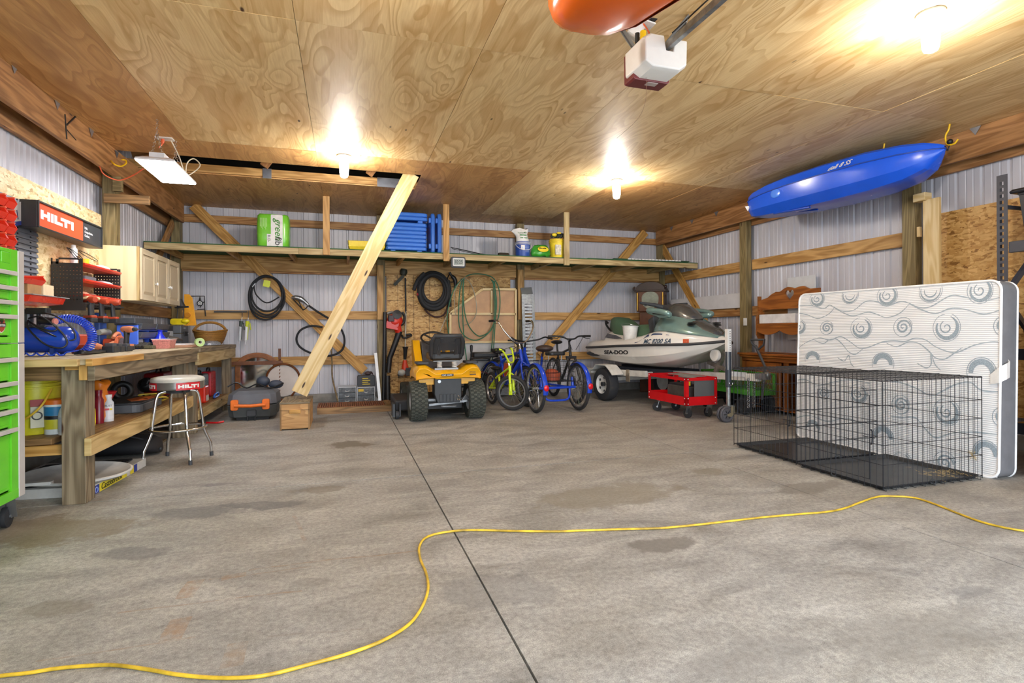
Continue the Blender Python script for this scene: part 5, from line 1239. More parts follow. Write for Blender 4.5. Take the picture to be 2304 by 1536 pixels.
b = B(); b.tube([V(p)+V((0,0,.004)) for p in secs[-1]],.011,8,closed=True); b.make('rim',M_wick,parent=t,smooth=60)
b = B(); b.tube([(bc.x+.20*cos(a),bc.y-.02,BT+.17+.14*sin(a)) for a in [pi*k/16 for k in range(17)]],.012,8,sq=(1,1.5)); b.make('handle',M_wick,parent=t,smooth=60)
b = B(); b.ball(bc+V((-.42,.1,.08)),.08,sc=(1,1.4,.8)); 
q = bx(480,-1.72); b = B(); secs = [[(q.x+.10*w*cos(a)*(1+.1*sin(4*a)),q.y-.1+.22*w*sin(a),BT+.002+z) for a in [2*pi*k/14 for k in range(14)]] for z,w in ((0,1),(.03,.95),(.055,.6),(.06,.2))]; b.loft(secs); tag(recenter(b.make('parts_bag',P('#8a8f98',.2,var=.4,scale=50),smooth=50)),'clear bag of dark parts on the workbench in front of the wicker basket','bag')
# dark and grey cases by the wall, yellow saw guide, yellow things on a beam
t = thing('tool_case','large black and white tool case standing on the workbench beside the blue organiser','tool case',(-2.25,7.95,BT))
b = B(); b.bb(-2.28,-2.12,7.60,7.98,BT,1.215); b.make('shell',P('#24242c',.4),parent=t,bev=.015)
b = B(); b.rbox((-2.117,7.80,BT+.10),(.006,.30,.18),.02,flat='x'); b.make('white_panel',P('#b9bcc0',.4),parent=t)
t = thing('router_case','dark grey hard case with latches standing behind the wicker basket','tool case',(-2.2,8.3,BT))
b = B(); b.bb(-2.28,-2.05,8.06,8.42,BT+.0,1.10); b.make('lower_shell',K_grey,parent=t,bev=.01)
b = B(); b.bb(-2.28,-2.05,8.06,8.42,1.105,1.21); b.make('lid',P('#55575a',.5),parent=t,bev=.01)
b = B(); b.bb(-2.048,-2.035,8.17,8.31,1.07,1.13); b.make('latch',K_black,parent=t,bev=.002)
b = B(); b.bb(-2.049,-2.047,8.16,8.26,1.165,1.185); b.make('name_plate',K_steel,parent=t)
t = thing('saw_board','yellow plastic board with a round knob leaning on the wall right of the cabinet','board',(-2.2,8.45,1.22))
p0, p1 = AY(415,665,8.5), AY(443,713,8.5); b = B(); b.prism([(p0.x,1.212),(p1.x,1.212),(p1.x-.05,p0.z-.03),(p1.x-.09,p0.z+.02),(p0.x,p0.z+.02)],(0,8.48,0),(1,0,0),(0,0,1),(0,.02,0)); b.make('board',P('#eaa21f',.4),parent=t,bev=.004)
b = B(); b.rod(((p0.x+p1.x)/2-.03,8.48,1.36),((p0.x+p1.x)/2-.03,8.455,1.36),.035,20); b.make('knob',P('#d98a17',.4),parent=t,smooth=40)
t = thing('target_stand','thin black wire stand with a round target right of the yellow board','wire stand',AY(455,700,9.07))
Yt = 9.075
b = B(); b.tube([AY(430,666,Yt),AY(460,666,Yt),AY(461,696,Yt),AY(463,711,Yt)],.007,6); b.tube([AY(444,696,Yt),AY(461,695,Yt)],.006,6); b.tube(spline([AY(460,678,Yt),AY(455,683,Yt),AY(450,692,Yt)],4),.006,6); b.tube([AY(450,666,Yt),AY(450,677,Yt)],[.003,.02],6); b.make('frame',K_black,parent=t)
b = B(); b.lathe([(.001,0),(.034,0),(.034,.005),(.001,.005)],AY(450,682,Yt-.02),(0,-1,0),24); b.make('target',K_white,parent=t)
b = B(); b.torus(AY(450,682,Yt-.02),(0,1,0),.034,.008,24,8); b.torus(AY(450,682,Yt-.027),(0,1,0),.015,.004,20,6); b.make('target_ring',K_black,parent=t,smooth=60)
b = B(); q = AY(404,690,8.3); b.tube([q+V((0,0,.10)),q+V((.01,0,.03)),q+V((.02,0,-.0))],[.03,.05,.055],12); b.tube(spline([q+V((-.04,-.03,-.01)),q+V((.05,-.05,-.005)),q+V((.12,-.05,.0))],4),.022,10,sq=(1,.6)); 
b.rod(q+V((-.02,0,-.02)),(q.x-.04,8.3,1.222),.006); b.rod(q+V((.05,0,-.02)),(q.x+.03,8.3,1.222),.006)
tag(recenter(b.make('bar_clamp',P('#35373c',.5),smooth=50)),'dark hooked tool standing in front of the yellow board beside the cabinet','clamp')
q = AY(409,710,8.2); b = B(); b.rbox((q.x-.03,8.2,1.262),(.20,.05,.08),.03,flat='y'); b.ball((q.x+.05,8.17,1.27),.04,sc=(1.3,.8,.8)); tag(recenter(b.make('yellow_tool',P('#e8cf14',.35),smooth=50)),'bright yellow rounded tool lying on the black case right under the cabinet corner','tool')
# ---------------------------------------------------------------- things on the lower shelf
t = pail('bucket',-2.03,4.50,LZ,.145,.385,P('#d8ce2a',.4),P('#d8ce2a',.4),'tall yellow bucket on the lower shelf right behind the tool cabinet',handle=False)
b = B(); q = (-2.03,4.50); b.box((-1.955,4.365,LZ+.12),(.07,.004,.14),Matrix.Rotation(.5,3,'Z')); b.make('paper_label',P('#cfcab0',.5),parent=t)
b = B(); b.box((-1.955,4.362,LZ+.215),(.07,.004,.045),Matrix.Rotation(.5,3,'Z')); b.make('red_label',P('#9e2418',.5),parent=t)
b = B(); b.torus((-1.955,4.361,LZ+.13),(.5,-1,0),.025,.004,24,6); b.make('warning_ring',K_black,parent=t)
b = B(); b.tube(spline([(-1.90,4.42,LZ+.30),(-1.92,4.34,LZ+.2),(-2.0,4.33,LZ+.12),(-2.12,4.36,LZ+.08)],5),.007,6); b.make('bail',P('#e5b93a',.4),parent=t,smooth=60)
q = V((-1.875,4.42,LZ)); t = thing('wipes_tub','round tub of wipes with an orange lid on the lower shelf beside the yellow bucket','tub',q)
b = B(); b.lathe([(.001,0),(.062,0),(.062,.03),(.066,.20),(.001,.2)],q,n=28); b.make('body',P('#e7eaea',.35),parent=t,smooth=40)
b = B(); b.lathe([(.0635,.035),(.0655,.10)],q,n=28,cap=False); b.make('yellow_band',P('#d9cf35',.4),parent=t,smooth=40)
b = B(); b.lathe([(.0655,.101),(.0662,.125)],q,n=28,cap=False); b.make('black_band',K_black,parent=t,smooth=40)
b = B(); b.lathe([(.0662,.126),(.0672,.185)],q,n=28,cap=False); b.make('blue_band',P('#2f7fae',.4),parent=t,smooth=40)
b = B(); b.lathe([(.001,.2),(.068,.2),(.068,.228),(.06,.234),(.001,.234)],q,n=28); b.make('lid',P('#e2701c',.4),parent=t,smooth=40)
q = V((-1.775,4.36,LZ)); t = thing('spray_bottle','white bottle with a pinched neck on the lower shelf beside the wooden leg','bottle',q)
b = B(); b.lathe([(.001,0),(.058,0),(.060,.02),(.060,.13),(.055,.16),(.036,.20),(.034,.215),(.044,.235),(.044,.24),(.02,.245),(.016,.27),(.001,.272)],q,n=26); b.make('body',P('#dfe1de',.3),parent=t,smooth=50)
b = B(); b.lathe([(.0612,.02),(.0612,.12)],q,n=26,cap=False); b.make('paper_label',P('#c9cdd6',.4,var=.1),parent=t,smooth=40)
def bottle(name,label,cat,q,r,h,mat,prof=None,bandm=None,capm=None):
    t = thing(name,label,cat,q)
    b = B(); b.lathe(prof or [(.001,0),(r,0),(r,h*.70),(r*.62,h*.80),(r*.62,h*.92),(.001,h*.93)],q,n=22); b.make('body',mat,parent=t,smooth=45)
    if bandm: b = B(); b.lathe([(r+.0008,h*.1),(r+.0008,h*.62)],q,n=22,cap=False); b.make('paper_label',bandm,parent=t,smooth=45)
    b = B(); b.lathe([(.001,h*.9),(r*.7,h*.9),(r*.7,h),(.001,h)],q,n=18); b.make('cap',capm or mat,parent=t,smooth=45)
    return t
qm = AZ(222,952,LZ); bottle('bottle','tall maroon bottle on the lower shelf right of the wooden leg','bottle',V((qm.x,qm.y,LZ)),.034,.25,P('#7c1526',.25))
qs = AZ(244,947,LZ); t = bottle('spray_can','white spray paint can with a red and yellow logo on the lower shelf','spray can',V((qs.x,qs.y,LZ)),.035,.205,P('#d6d6d8',.3),bandm=P('#e4e3e4',.35),capm=K_white)
d_ = (V((0,0,0))-V((qs.x,qs.y,0))).normalized(); ux = V((-d_.y,d_.x,0)); ux = ux if ux.x > 0 else -ux
b = B(); b.text('RUST',V((qs.x,qs.y,LZ+.115))+d_*.037-ux*.024,ux,(0,0,1),.020,.001,.001); b.make('lettering',K_black,parent=t)
b = B(); b.box(V((qs.x,qs.y,LZ+.095))+d_*.037-ux*.010,(.03,.003,.014),Matrix.Rotation(atan2(ux.y,ux.x),3,'Z')); b.make('red_mark',K_red,parent=t)
b = B(); b.box(V((qs.x,qs.y,LZ+.095))+d_*.037+ux*.016,(.016,.003,.014),Matrix.Rotation(atan2(ux.y,ux.x),3,'Z')); b.make('yellow_mark',K_yel,parent=t)
q = V((-1.80,5.06,LZ)); b = B(); b.lathe([(.012,0),(.012,.13),(.055,.21),(.058,.215),(.05,.21),(.008,.13),(.008,0)],q,n=22); tag(recenter(b.make('funnel',P('#b01c22',.4),smooth=50)),'dark red funnel standing behind the white spray can','funnel')
q = AZ(205,958,LZ); t = thing('snack_bag','orange and yellow bag standing against the wooden leg on the lower shelf','bag',V((q.x-.02,q.y,LZ)))
b = B(); b.loft([[(q.x-.02+.05*w*cos(a),q.y+.02*w*sin(a)+.0,LZ+z) for a in [2*pi*k/14 for k in range(14)]] for z,w in ((.0,.9),(.03,1),(.12,.95),(.17,.6),(.175,.2))]); b.make('yellow_sack',P('#e6c928',.4),parent=t,smooth=60)
b = B(); q2 = V((q.x-.03,q.y+.22,LZ)); b.loft([[(q2.x+.07*w*cos(a),q2.y+.06*w*sin(a),LZ+z+.01*sin(3*a)) for a in [2*pi*k/16 for k in range(16)]] for z,w in ((.01,.8),(.05,1),(.18,.9),(.24,.7),(.29,1.1),(.31,.9),(.315,.2))]); 
t = thing('orange_bag','crumpled orange plastic bag behind the maroon bottle on the lower shelf','bag',q2); b.make('sack',P('#e07a1c',.35),parent=t,smooth=60)
# grey flat case, cables and clamps
q = V((-1.83,5.62,LZ)); t = thing('tool_case','flat grey case with an orange patch lying open-side down on the lower shelf','tool case',q)
b = B(); b.rbox(q+V((0,0,.035)),(.34,.62,.07),.06); b.make('shell',P('#55575b',.5),parent=t,bev=.008)
b = B(); b.rbox(q+V((0,0,.078)),(.33,.60,.012),.06); b.make('lid',P('#3a3b3e',.5),parent=t,bev=.003)
b = B(); b.prism([(.05,-.15),(.15,-.05),(.15,.25),(.02,.24),(-.03,.0)],q+V((0,0,.0845)),(1,0,0),(0,1,0),(0,0,.003)); b.make('orange_patch',P('#c8662a',.5),parent=t)
for i, (px,x0,zc2,lab) in enumerate(((275,-2.1,.09,'black cable reel leaning on the wall behind the flat grey case'),(330,-2.15,.14,'black power tool heap on the lower shelf behind the stool'))):
    q = bx(px,x0,LZ); t = thing('cable_reel' if i == 0 else 'grinder',lab,'cable' if i == 0 else 'power tool',q)
    b = B(); b.torus(q+V((0,0,.11)),(.5,-.8,.2),.07,.03,24,8) if i == 0 else b.ball(q+V((0,0,.09)),.09,sc=(1,1.3,.95)); 
    if i: b.tube([q+V((0,0,.12)),q+V((.05,-.2,.16)),q+V((.05,-.26,.12))],[.05,.03,.03],10)
    b.make('winding' if i == 0 else 'housing',K_black,parent=t,smooth=60)
t = thing('cord_tangle','yellow and black cords tangled on the lower shelf behind the stool','cord',bx(355,-1.75,LZ))
b = B(); random.seed(5); c0 = bx(352,-1.76,LZ)
for k in range(3):
    pts = [c0+V((random.uniform(-.10,.10),random.uniform(-.4,.05),random.uniform(.012,.10))) for _ in range(9)]; b.tube(spline(pts,6),.007,6)
b.make('yellow_loop',P('#c9b23a',.5),parent=t,smooth=60)
b = B()
for k in range(3):
    pts = [c0+V((random.uniform(-.16,.10),random.uniform(-.5,.05),random.uniform(.012,.09))) for _ in range(9)]; b.tube(spline(pts,6),.008,6)
b.make('black_loop',K_black,parent=t,smooth=60)
# far lower shelf
q = V((-1.70,7.55,z2)); t = thing('fuel_can','bright red plastic jug on the far lower shelf right beside the stool','jug',q)
b = B(); b.rbox(q+V((0,0,.105)),(.12,.20,.21),.03,flat='x'); b.make('body',P('#d8301c',.3),parent=t,bev=.015)
b = B(); b.rbox(q+V((.064,0,.06)),(.003,.12,.07),.01,flat='x'); b.make('paper_label',P('#cfc9c2',.5,var=.2,scale=80),parent=t)
b = B(); b.tube(spline([q+V((0,-.06,.20)),q+V((0,-.04,.25)),q+V((0,.05,.25)),q+V((0,.07,.20))],5),.014,8); b.make('handle',P('#d8301c',.3),parent=t,smooth=60)
for i, (px,x0,w,l,h,col,lab) in enumerate(((474,-1.82,.16,.32,.33,'#3c3e42','dark grey standing tool case on the far lower shelf behind the red jug'),(500,-1.80,.13,.30,.34,'#c22430','red standing tool case at the far end of the lower shelf'),(452,-2.05,.2,.4,.40,'#9c2026','dark red case deep on the far lower shelf behind the grey case'))):
    q = bx(px,x0,z2); q.y = min(q.y,8.35) if i else 7.95
    if i == 2: q = V((-2.12,7.4,z2))
    t = thing('tool_case',lab,'tool case',q)
    b = B(); b.rbox(q+V((0,0,h/2)),(w,l,h),.04,flat='x'); b.make('shell',P(col,.35),parent=t,bev=.015)
    b = B(); b.tube(spline([q+V((0,-.08,h)),q+V((0,-.06,h+.04)),q+V((0,.06,h+.04)),q+V((0,.08,h))],4),.012,8); b.make('handle',K_black,parent=t,smooth=60)
    b = B()
    for k in range(5): b.bb(q.x+w/2,q.x+w/2+.006,q.y-l*.35,q.y+l*.35,q.z+h*(.2+.12*k),q.z+h*(.24+.12*k))
    b.make('ribs',P(col,.35),parent=t)
q = V((-1.64,8.05,z2)); b = B(); b.tube(spline([q+V((0,-.12,.02)),q+V((0,-.08,.055)),q+V((0,.1,.06)),q+V((0,.13,.02)),q+V((0,.0,.015))],5,closed=True),.013,8,closed=True); tag(recenter(b.make('pruning_saw',P('#2f66c4',.35),smooth=60)),'blue plastic loop handle lying on the far lower shelf edge','handle')
# ---------------------------------------------------------------- under the bench on the floor
t = thing('edging_box','long flat box with yellow and blue print on the floor under the bench','box',(-1.9,4.8,0))
b = B(); b.prism([(-2.30,4.42),(-1.64,4.345),(-1.585,5.20),(-2.30,5.24)],(0,0,0),(1,0,0),(0,1,0),(0,0,.065)); b.make('box_body',P('#c9c7c2',.35,var=.12),parent=t,bev=.003)
u = (V((-1.585,5.20,0))-V((-1.64,4.345,0))).normalized(); n_ = V((u.y,-u.x,0)); o0 = V((-1.64,4.345,0)) + n_ * .001
def strip(b,a,c,z0=.004,z1=.061,e=.001): b.prism([(a,z0),(c,z0),(c,z1),(a,z1)],o0+n_*e,u,(0,0,1),n_*.001)
b = B(); strip(b,.08,.50); strip(b,.56,.62); b.make('yellow_print',P('#e3cf2c',.4),parent=t)
b = B(); strip(b,0,.085); strip(b,.62,.68); b.make('blue_print',P('#2b3f96',.4),parent=t)
b = B(); b.text('Castlebrook',o0+u*.105+n_*.003+V((0,0,.014)),u,(0,0,1),.062,.001,.002,.25); b.make('lettering',K_black,parent=t)
b = B(); b.torus(o0+u*.045+n_*.003+V((0,0,.03)),n_,.018,.003,16,5); b.make('round_logo',P('#8fa4e0',.4),parent=t)
b = B(); z = .067
for k in range(18): b.beam((-2.25,4.46+k*.04,z),(-1.66,4.44+k*.04,z+.01),.022,.012)
tag(recenter(b.make('rubber_mat',K_black)),'black slatted rubber mat lying on the edging box under the round white lid','mat')
b = B(); rx_, ry_ = .34, .20; c = V((-1.84,4.62,.082))
b.lathe([(.001,.0),(.30,.0),(.325,.016),(.335,.018),(.34,.03),(.325,.034),(.29,.012),(.001,.012)],c,(.02,-.06,1),40,sx=.78)
b.rbox((-1.99,4.38,.105),(.22,.05,.02),.01)
tag(recenter(b.make('round_cover',P('#d6d4cf',.35),smooth=40)),'large round white plastic cover lying under the bench beside the leg','cover')
t = thing('duffel_bag','long black padded bag on the floor under the bench behind the stool','bag',(-1.9,5.7,0))
b = B(); secs = []
for f, w, h in ((0,.3,.06),(.06,.6,.12),(.2,.85,.16),(.6,1,.17),(.85,.9,.16),(.96,.6,.13),(1,.25,.06)):
    x = -2.28 + .66 * f; secs.append([(x,5.72+.22*w*cos(a),.012+h/2+h/2*sin(a)) for a in [2*pi*k/16 for k in range(16)]])
b.loft(secs); b.make('padded_body',P('#202024',.8),parent=t,smooth=60)
b = B(); b.tube(spline([(-2.1,5.60,.18),(-1.9,5.58,.20),(-1.75,5.6,.16),(-1.66,5.62,.10)],5),.008,6); b.ball((-1.60,5.62,.06),.012); b.make('strap',K_dgrey,parent=t,smooth=60)
b = B(); b.bb(-2.3,-1.75,6.0,6.35,0,.02); tag(recenter(b.make('floor_board',M_weather,bev=.002)),'grey board lying on the floor under the bench behind the black bag','board')
# ---------------------------------------------------------------- chrome stool
sx_, sy_ = -1.385, 5.335; t = thing('shop_stool','chrome four-legged shop stool with a grey padded seat reading HILTI','stool',(sx_,sy_,0))
zs0, zs1 = .625, .735
b = B(); b.lathe([(.001,zs0),(.195,zs0),(.205,zs0+.01),(.205,zs1-.045),(.001,zs1-.04)],(sx_,sy_,0),n=48); b.make('seat_band',P('#8c8b87',.25,.6),parent=t,smooth=40)
b = B(); b.lathe([(.001,zs1-.046),(.203,zs1-.046),(.207,zs1-.03),(.195,zs1-.012),(.15,zs1-.002),(.001,zs1)],(sx_,sy_,0),n=48); b.make('seat_cushion',P('#c9c7bc',.3),parent=t,smooth=50)
def on_cyl(b0,r,a_mid,z0):
    """wraps flat lettering (x along, y up) around the seat band"""
    out = []
    for v in b0.v: a = a_mid + v.x / r; out.append(V((sx_+(r+v.z)*cos(a),sy_+(r+v.z)*sin(a),z0+v.y)))
    b0.v = out; return b0
amid = atan2(-sy_,-sx_) + .42
for k, am in enumerate((amid,amid-1.72)):
    b = B(); n = 14; W = .20
    for i in range(n):
        x0, x1 = -W / 2 + W * i / n, -W / 2 + W * (i+1) / n; b.prism([(x0,0),(x1,0),(x1,.062),(x0,.062)],(0,0,.0005),(1,0,0),(0,1,0),(0,0,.001))
    on_cyl(b,.205,am,zs0+.0); b.make('red_label',P('#c8222a',.35),parent=t)
    b = B(); hilti(b,(-.085,.016,.002),(1,0,0),(0,1,0),.18,.03,.001); on_cyl(b,.205,am,zs0); b.make('lettering',K_white,parent=t)
b = B(); b.lathe([(.001,zs0-.035),(.09,zs0-.035),(.10,zs0-.001),(.001,zs0-.001)],(sx_,sy_,0),n=30); b.make('swivel_plate',K_dgrey,parent=t,smooth=40)
for (fx,fy) in ((-1.60,5.209),(-1.255,5.141),(-1.18,5.442),(-1.513,5.535)):
    d = V((fx-sx_,fy-sy_,0)).normalized(); rr = .255; c = V((sx_,sy_,0))
    pts = [c+d*.02+V((0,0,zs0-.02))] + spline([c+d*.10+V((0,0,zs0-.02)),c+d*.145+V((0,0,zs0-.035)),c+d*.165+V((0,0,zs0-.09))],5) + spline([c+d*.192+V((0,0,.33)),c+d*.20+V((0,0,.26)),c+d*.245+V((0,0,.14)),c+d*.255+V((0,0,.12))],4) + [c+d*.262+V((0,0,.03))]
    b = B(); b.tube(pts,.0125,12); lg = b.make('leg',K_chrome,parent=t,smooth=60)
    b = B(); b.rod(c+d*.262+V((0,0,.04)),c+d*.264+V((0,0,.0)),.0155,12); b.make('foot_cap',K_dgrey,parent=lg,smooth=40)
b = B(); b.torus((sx_,sy_,.285),(0,0,1),.215,.0105,56,10); b.make('foot_ring',K_chrome,parent=t,smooth=60)
# ---------------------------------------------------------------- riding mower (seen from behind)
mx, my = 1.235, 6.80
t = thing('riding_mower','yellow riding mower with a black seat parked with its back to the viewer','riding mower',(mx,my,0))
K_cub = P('#f0b016',.22,var=.04); kw = dict(parent=t,world=False)
M_tire = P('#3a3d37',.85,var=.25,scale=30)
def fat_tire(cx_,cy_,R_,W_,lug=True):
    b = B(); pr = [(R_*.55,-W_/2*.8),(R_*.75,-W_/2),(R_*.92,-W_/2*.96),(R_*.975,-W_/2*.75),(R_*.985,0),(R_*.975,W_/2*.75),(R_*.92,W_/2*.96),(R_*.75,W_/2),(R_*.55,W_/2*.8)]
    b.lathe(pr,(cx_,cy_,R_),(1,0,0),48,closed=True); w_ = b.make('tire',M_tire,smooth=40,**kw)
    if lug:
        b = B(); N = 30
        for k in range(N):
            for j in range(5):
                a = 2 * pi * (k+.5*(j % 2)) / N; xo = (j-2) * W_ * .175; rr = R_ * (.992 if abs(j-2) < 2 else .975)
                c = V((cx_+xo,cy_+rr*cos(a),R_+rr*sin(a))); Rm = Matrix.Rotation(a-pi/2,3,'X')
                for s_ in (-1,1): b.box(c+V((s_*W_*.04,0,0)),(W_*.085,R_*.095,R_*.05),Rm @ Matrix.Rotation(s_*.5,3,'Z'))
        b.make('tread',P('#54574f',.85,var=.2,scale=30),parent=w_,world=False)
    b = B(); b.lathe([(.001,-W_*.2),(R_*.3,-W_*.22),(R_*.5,-W_*.36),(R_*.58,-W_*.40),(R_*.58,W_*.40),(R_*.5,W_*.36),(R_*.3,W_*.22),(.001,W_*.2)],(cx_,cy_,R_),(1,0,0),32); b.make('wheel_rim',P('#c9ccd0',.35),parent=w_,world=False,smooth=40)
for s_ in (-1,1): fat_tire(s_*.365,0,.245,.215)
for s_ in (-1,1): fat_tire(s_*.37,1.28,.19,.16,False)
# fender
b = B(); secs = []
for (y,z0,z1,wd) in ((-.17,.52,.60,.40),(-.20,.535,.66,.405),(-.12,.55,.70,.41),(.25,.55,.71,.41),(.42,.50,.64,.41)):
    n = 21; top = []; bot = []
    for k in range(n):
        x = -wd + 2 * wd * k / (n-1); ax = abs(x); dip = .075 * max(0,min(1,(.27-ax)/.10)); e = .06 * max(0,(ax-.36)/.05)
        top.append((x,y,z1-dip-e)); bot.append((x,y,z0+.02*(1-ax/wd)-e*.2))
    secs.append(top+bot[::-1])
b.loft(secs); b.make('rear_fender',K_cub,smooth=50,bev=.006,**kw)
for s_ in (-1,1):
    b = B(); b.rbox((s_*.31,-.02,.722),(.16,.25,.03),.03); b.make('fender_pad',K_dgrey,bev=.008,**kw)
    b = B(); b.bb(s_*.16,s_*.355,-.08,.3,.45,.56); b.make('under_fender',K_cub,**kw)
b = B(); b.bb(-.115,.10,-.205,-.2,.555,.597) if False else b.box((-.02,-.2035,.575),(.15,.006,.028)); b.make('name_panel',K_black,**kw)
b = B(); b.text('Cub Cadet',(-.088,-.2075,.567),(1,0,0),(0,0,1),.028,.001,.001,.2); b.make('lettering',P('#f2efe6',.4),**kw)
b = B(); b.text('GT1554',(.255,-.205,.595),(1,0,0),(0,0,1),.024,.001,.001,.2); b.box((.30,-.2045,.575),(.08,.002,.012)); b.make('model_decal',K_black,**kw)
# rear plate, hitch, axle
b = B(); b.prism([(-.17,.55),(.17,.55),(.17,.30),(.15,.22),(-.13,.22),(-.17,.33)],(0,-.13,0),(1,0,0),(0,0,1),(0,.20,0)); b.make('rear_plate',P('#36383b',.5,var=.15),bev=.008,**kw)
b = B()
for k in range(5): b.bb(-.11+k*.045,-.075+k*.045,-.14,-.13,.235,.33)
b.make('plate_ribs',P('#36383b',.5,var=.15),bev=.003,**kw)
b = B(); b.rod((-.11,-.135,.49),(-.11,-.128,.49),.02,16); b.make('cap_bolt',K_steel,**kw)
b = B(); b.rod((-.33,0,.245),(.33,0,.245),.03,12); b.beam((-.24,-.10,.20),(.25,-.10,.235),.03,.03); b.rbox((.0,-.16,.185),(.20,.10,.012),.03); b.beam((.18,-.1,.22),(.25,-.08,.30),.03,.05); b.make('hitch_and_axle',P('#8c8f92',.4,.7,var=.25),bev=.003,**kw)
b = B(); b.tube([(.12,-.145,.31),(.14,-.15,.29),(.13,-.15,.26),(.15,-.15,.25)],.004,6); b.tube([(.11,-.145,.28),(.12,-.15,.25)],.004,6); b.make('hitch_pin',K_chrome,**kw)
b = B(); b.bb(-.22,.22,.1,1.2,.12,.22); b.make('chassis',K_black,**kw)
# deck to the left
b = B(); b.prism([(-.62,.25),(-.62,.95),(-.50,1.1),(.50,1.1),(.55,.95),(.55,.45),(-.3,.28)],(0,0,.09),(1,0,0),(0,1,0),(0,0,.14)); b.make('mower_deck',P('#2e2e30',.6,var=.2),bev=.02,**kw)
b = B(); b.lathe([(.01,-.02),(.05,-.022),(.055,0),(.05,.022),(.01,.02)],(-.60,.18,.055),(1,0,0),20); b.bb(-.66,-.65+.02,.12,.30,.04,.20); b.bb(-.575,-.56,.12,.30,.04,.20); b.make('deck_wheel',K_dgrey,**kw)
# seat
b = B(); b.rbox((0,.14,.80),(.42,.42,.09),.06); b.make('seat_base',K_black,bev=.02,**kw)
W = .195; zb, zt = .74, 1.075
def seatpt(x,z): return (x,-.055+.13*(z-zb)/(zt-zb)*-1+.15*(abs(x)/W)**2*.35,z)
b = B(); o = [(-W*.88,zb),(-W,zb+.06),(-W,zt-.07),(-W*.86,zt),(W*.86,zt),(W,zt-.07),(W,zb+.06),(W*.88,zb)]
h = [(-.085,.79),(-.085,.88),(.09,.88),(.09,.79)]
# slab made of strips around an opening
def slab(b,x0,x1,z0,z1):
    n = 6
    for i in range(n):
        xa, xb = x0 + (x1-x0) * i / n, x0 + (x1-x0) * (i+1) / n
        ps = [seatpt(xa,z0),seatpt(xb,z0),seatpt(xb,z1),seatpt(xa,z1)]; k = len(b.v)
        for dy in (0,.055): b.v += [V((p[0],p[1]+dy,p[2])) for p in ps]
        for f in ((0,3,2,1),(4,5,6,7),(0,1,5,4),(3,7,6,2),(0,4,7,3),(1,2,6,5)): b.face([k+q for q in f])
slab(b,-W,-.085,zb+.03,zt-.03); slab(b,.09,W,zb+.03,zt-.03); slab(b,-.085,.09,.875,zt-.03); slab(b,-.085,.09,zb+.03,.79)
b.tube([seatpt(-W*.86,zb+.03),seatpt(-W,zb+.08),seatpt(-W*1.0,zt-.09),seatpt(-W*.84,zt-.02),seatpt(W*.84,zt-.02),seatpt(W,zt-.09),seatpt(W,zb+.08),seatpt(W*.86,zb+.03)],.032,8,closed=True)
b.make('seat_back',P('#303134',.45,var=.06),smooth=50,**kw)
b = B(); p_ = [seatpt(-.10,zt-.05),seatpt(.10,zt-.05),seatpt(.085,zt-.105),seatpt(-.085,zt-.105)]; b.tube([V(q)+V((0,-.004,0)) for q in p_],.005,6,closed=True)
for x in (-.11,.115): b.tube([V(seatpt(x,zt-.13))+V((0,-.002,0)),V(seatpt(x*1.15,zb+.05))+V((0,-.002,0))],.007,6)
b.make('seat_moulding',P('#45464a',.4),smooth=60,**kw)
for x in (-.085,.105):
    b = B(); b.tube([(x+.028*cos(a),.0+.028*sin(a),.655+a*.0028) for a in [k*.5 for k in range(66)]],.006,6); b.make('seat_spring',K_white,smooth=60,**kw)
b = B(); b.bb(-.17,.17,-.04,.3,.735,.748); b.bb(-.15,.15,-.03,.3,.63,.65); b.make('seat_bracket',P('#8a8a88',.4,.7),**kw)
b = B(); b.ball((-.03,.26,.85),.02); b.bb(.04,.085,.2,.3,.80,.88); b.make('control_knob',K_cub,smooth=60,**kw)
# steering, dash, hood
b = B(); b.torus((-.04,.66,1.02),(0,-.5,1),.185,.014,40,10); b.rod((-.04,.68,.99),(-.04,.80,.80),.02)
for a in (0.3,2.4,4.4): b.rod((-.04,.68,1.0),(-.04+.18*cos(a),.66+.16*sin(a),1.02+.08*sin(a)),.012)
b.make('steering_wheel',K_black,smooth=60,**kw)
b = B(); secs = []
for y, w_, z1 in ((.72,.22,.92),(.80,.25,.97),(.95,.27,.93),(1.2,.26,.86),(1.5,.24,.76),(1.62,.2,.64),(1.66,.14,.5)):
    secs.append([(w_*cx2,y,.40+(z1-.40)*zz) for cx2,zz in ((-1,0),(-1.02,.35),(-.95,.7),(-.72,.93),(-.3,1),(.3,1),(.72,.93),(.95,.7),(1.02,.35),(1,0))])
b.loft(secs); b.make('hood',K_cub,smooth=50,**kw)
b = B(); b.prism([(.50,.48),(.72,.48),(.86,.80),(.80,.98),(.70,.98),(.62,.8),(.50,.62)],(-.22,0,0),(0,1,0),(0,0,1),(.44,0,0)); b.make('dash_panel',P('#3a3b40',.5),bev=.01,**kw)
b = B(); b.prism([(.30,.50),(.66,.46),(.90,.78),(.90,1.0),(.78,.99),(.66,.86),(.48,.70)],(-.33,0,0),(0,1,0),(0,0,1),(.10,0,0)); b.make('side_panel',K_cub,bev=.008,**kw)
b = B(); b.bb(-.42,-.22,.3,.8,.36,.38); b.bb(.22,.42,.3,.8,.36,.38); b.make('foot_board',K_black,**kw)
b = B(); b.rod((.33,.05,.70),(.33,.0,.86),.008); b.lathe([(.012,0),(.018,.03),(.02,.09),(.001,.1)],(.33,.0,.84),n=14); b.make('lift_lever',K_black,smooth=50,**kw)
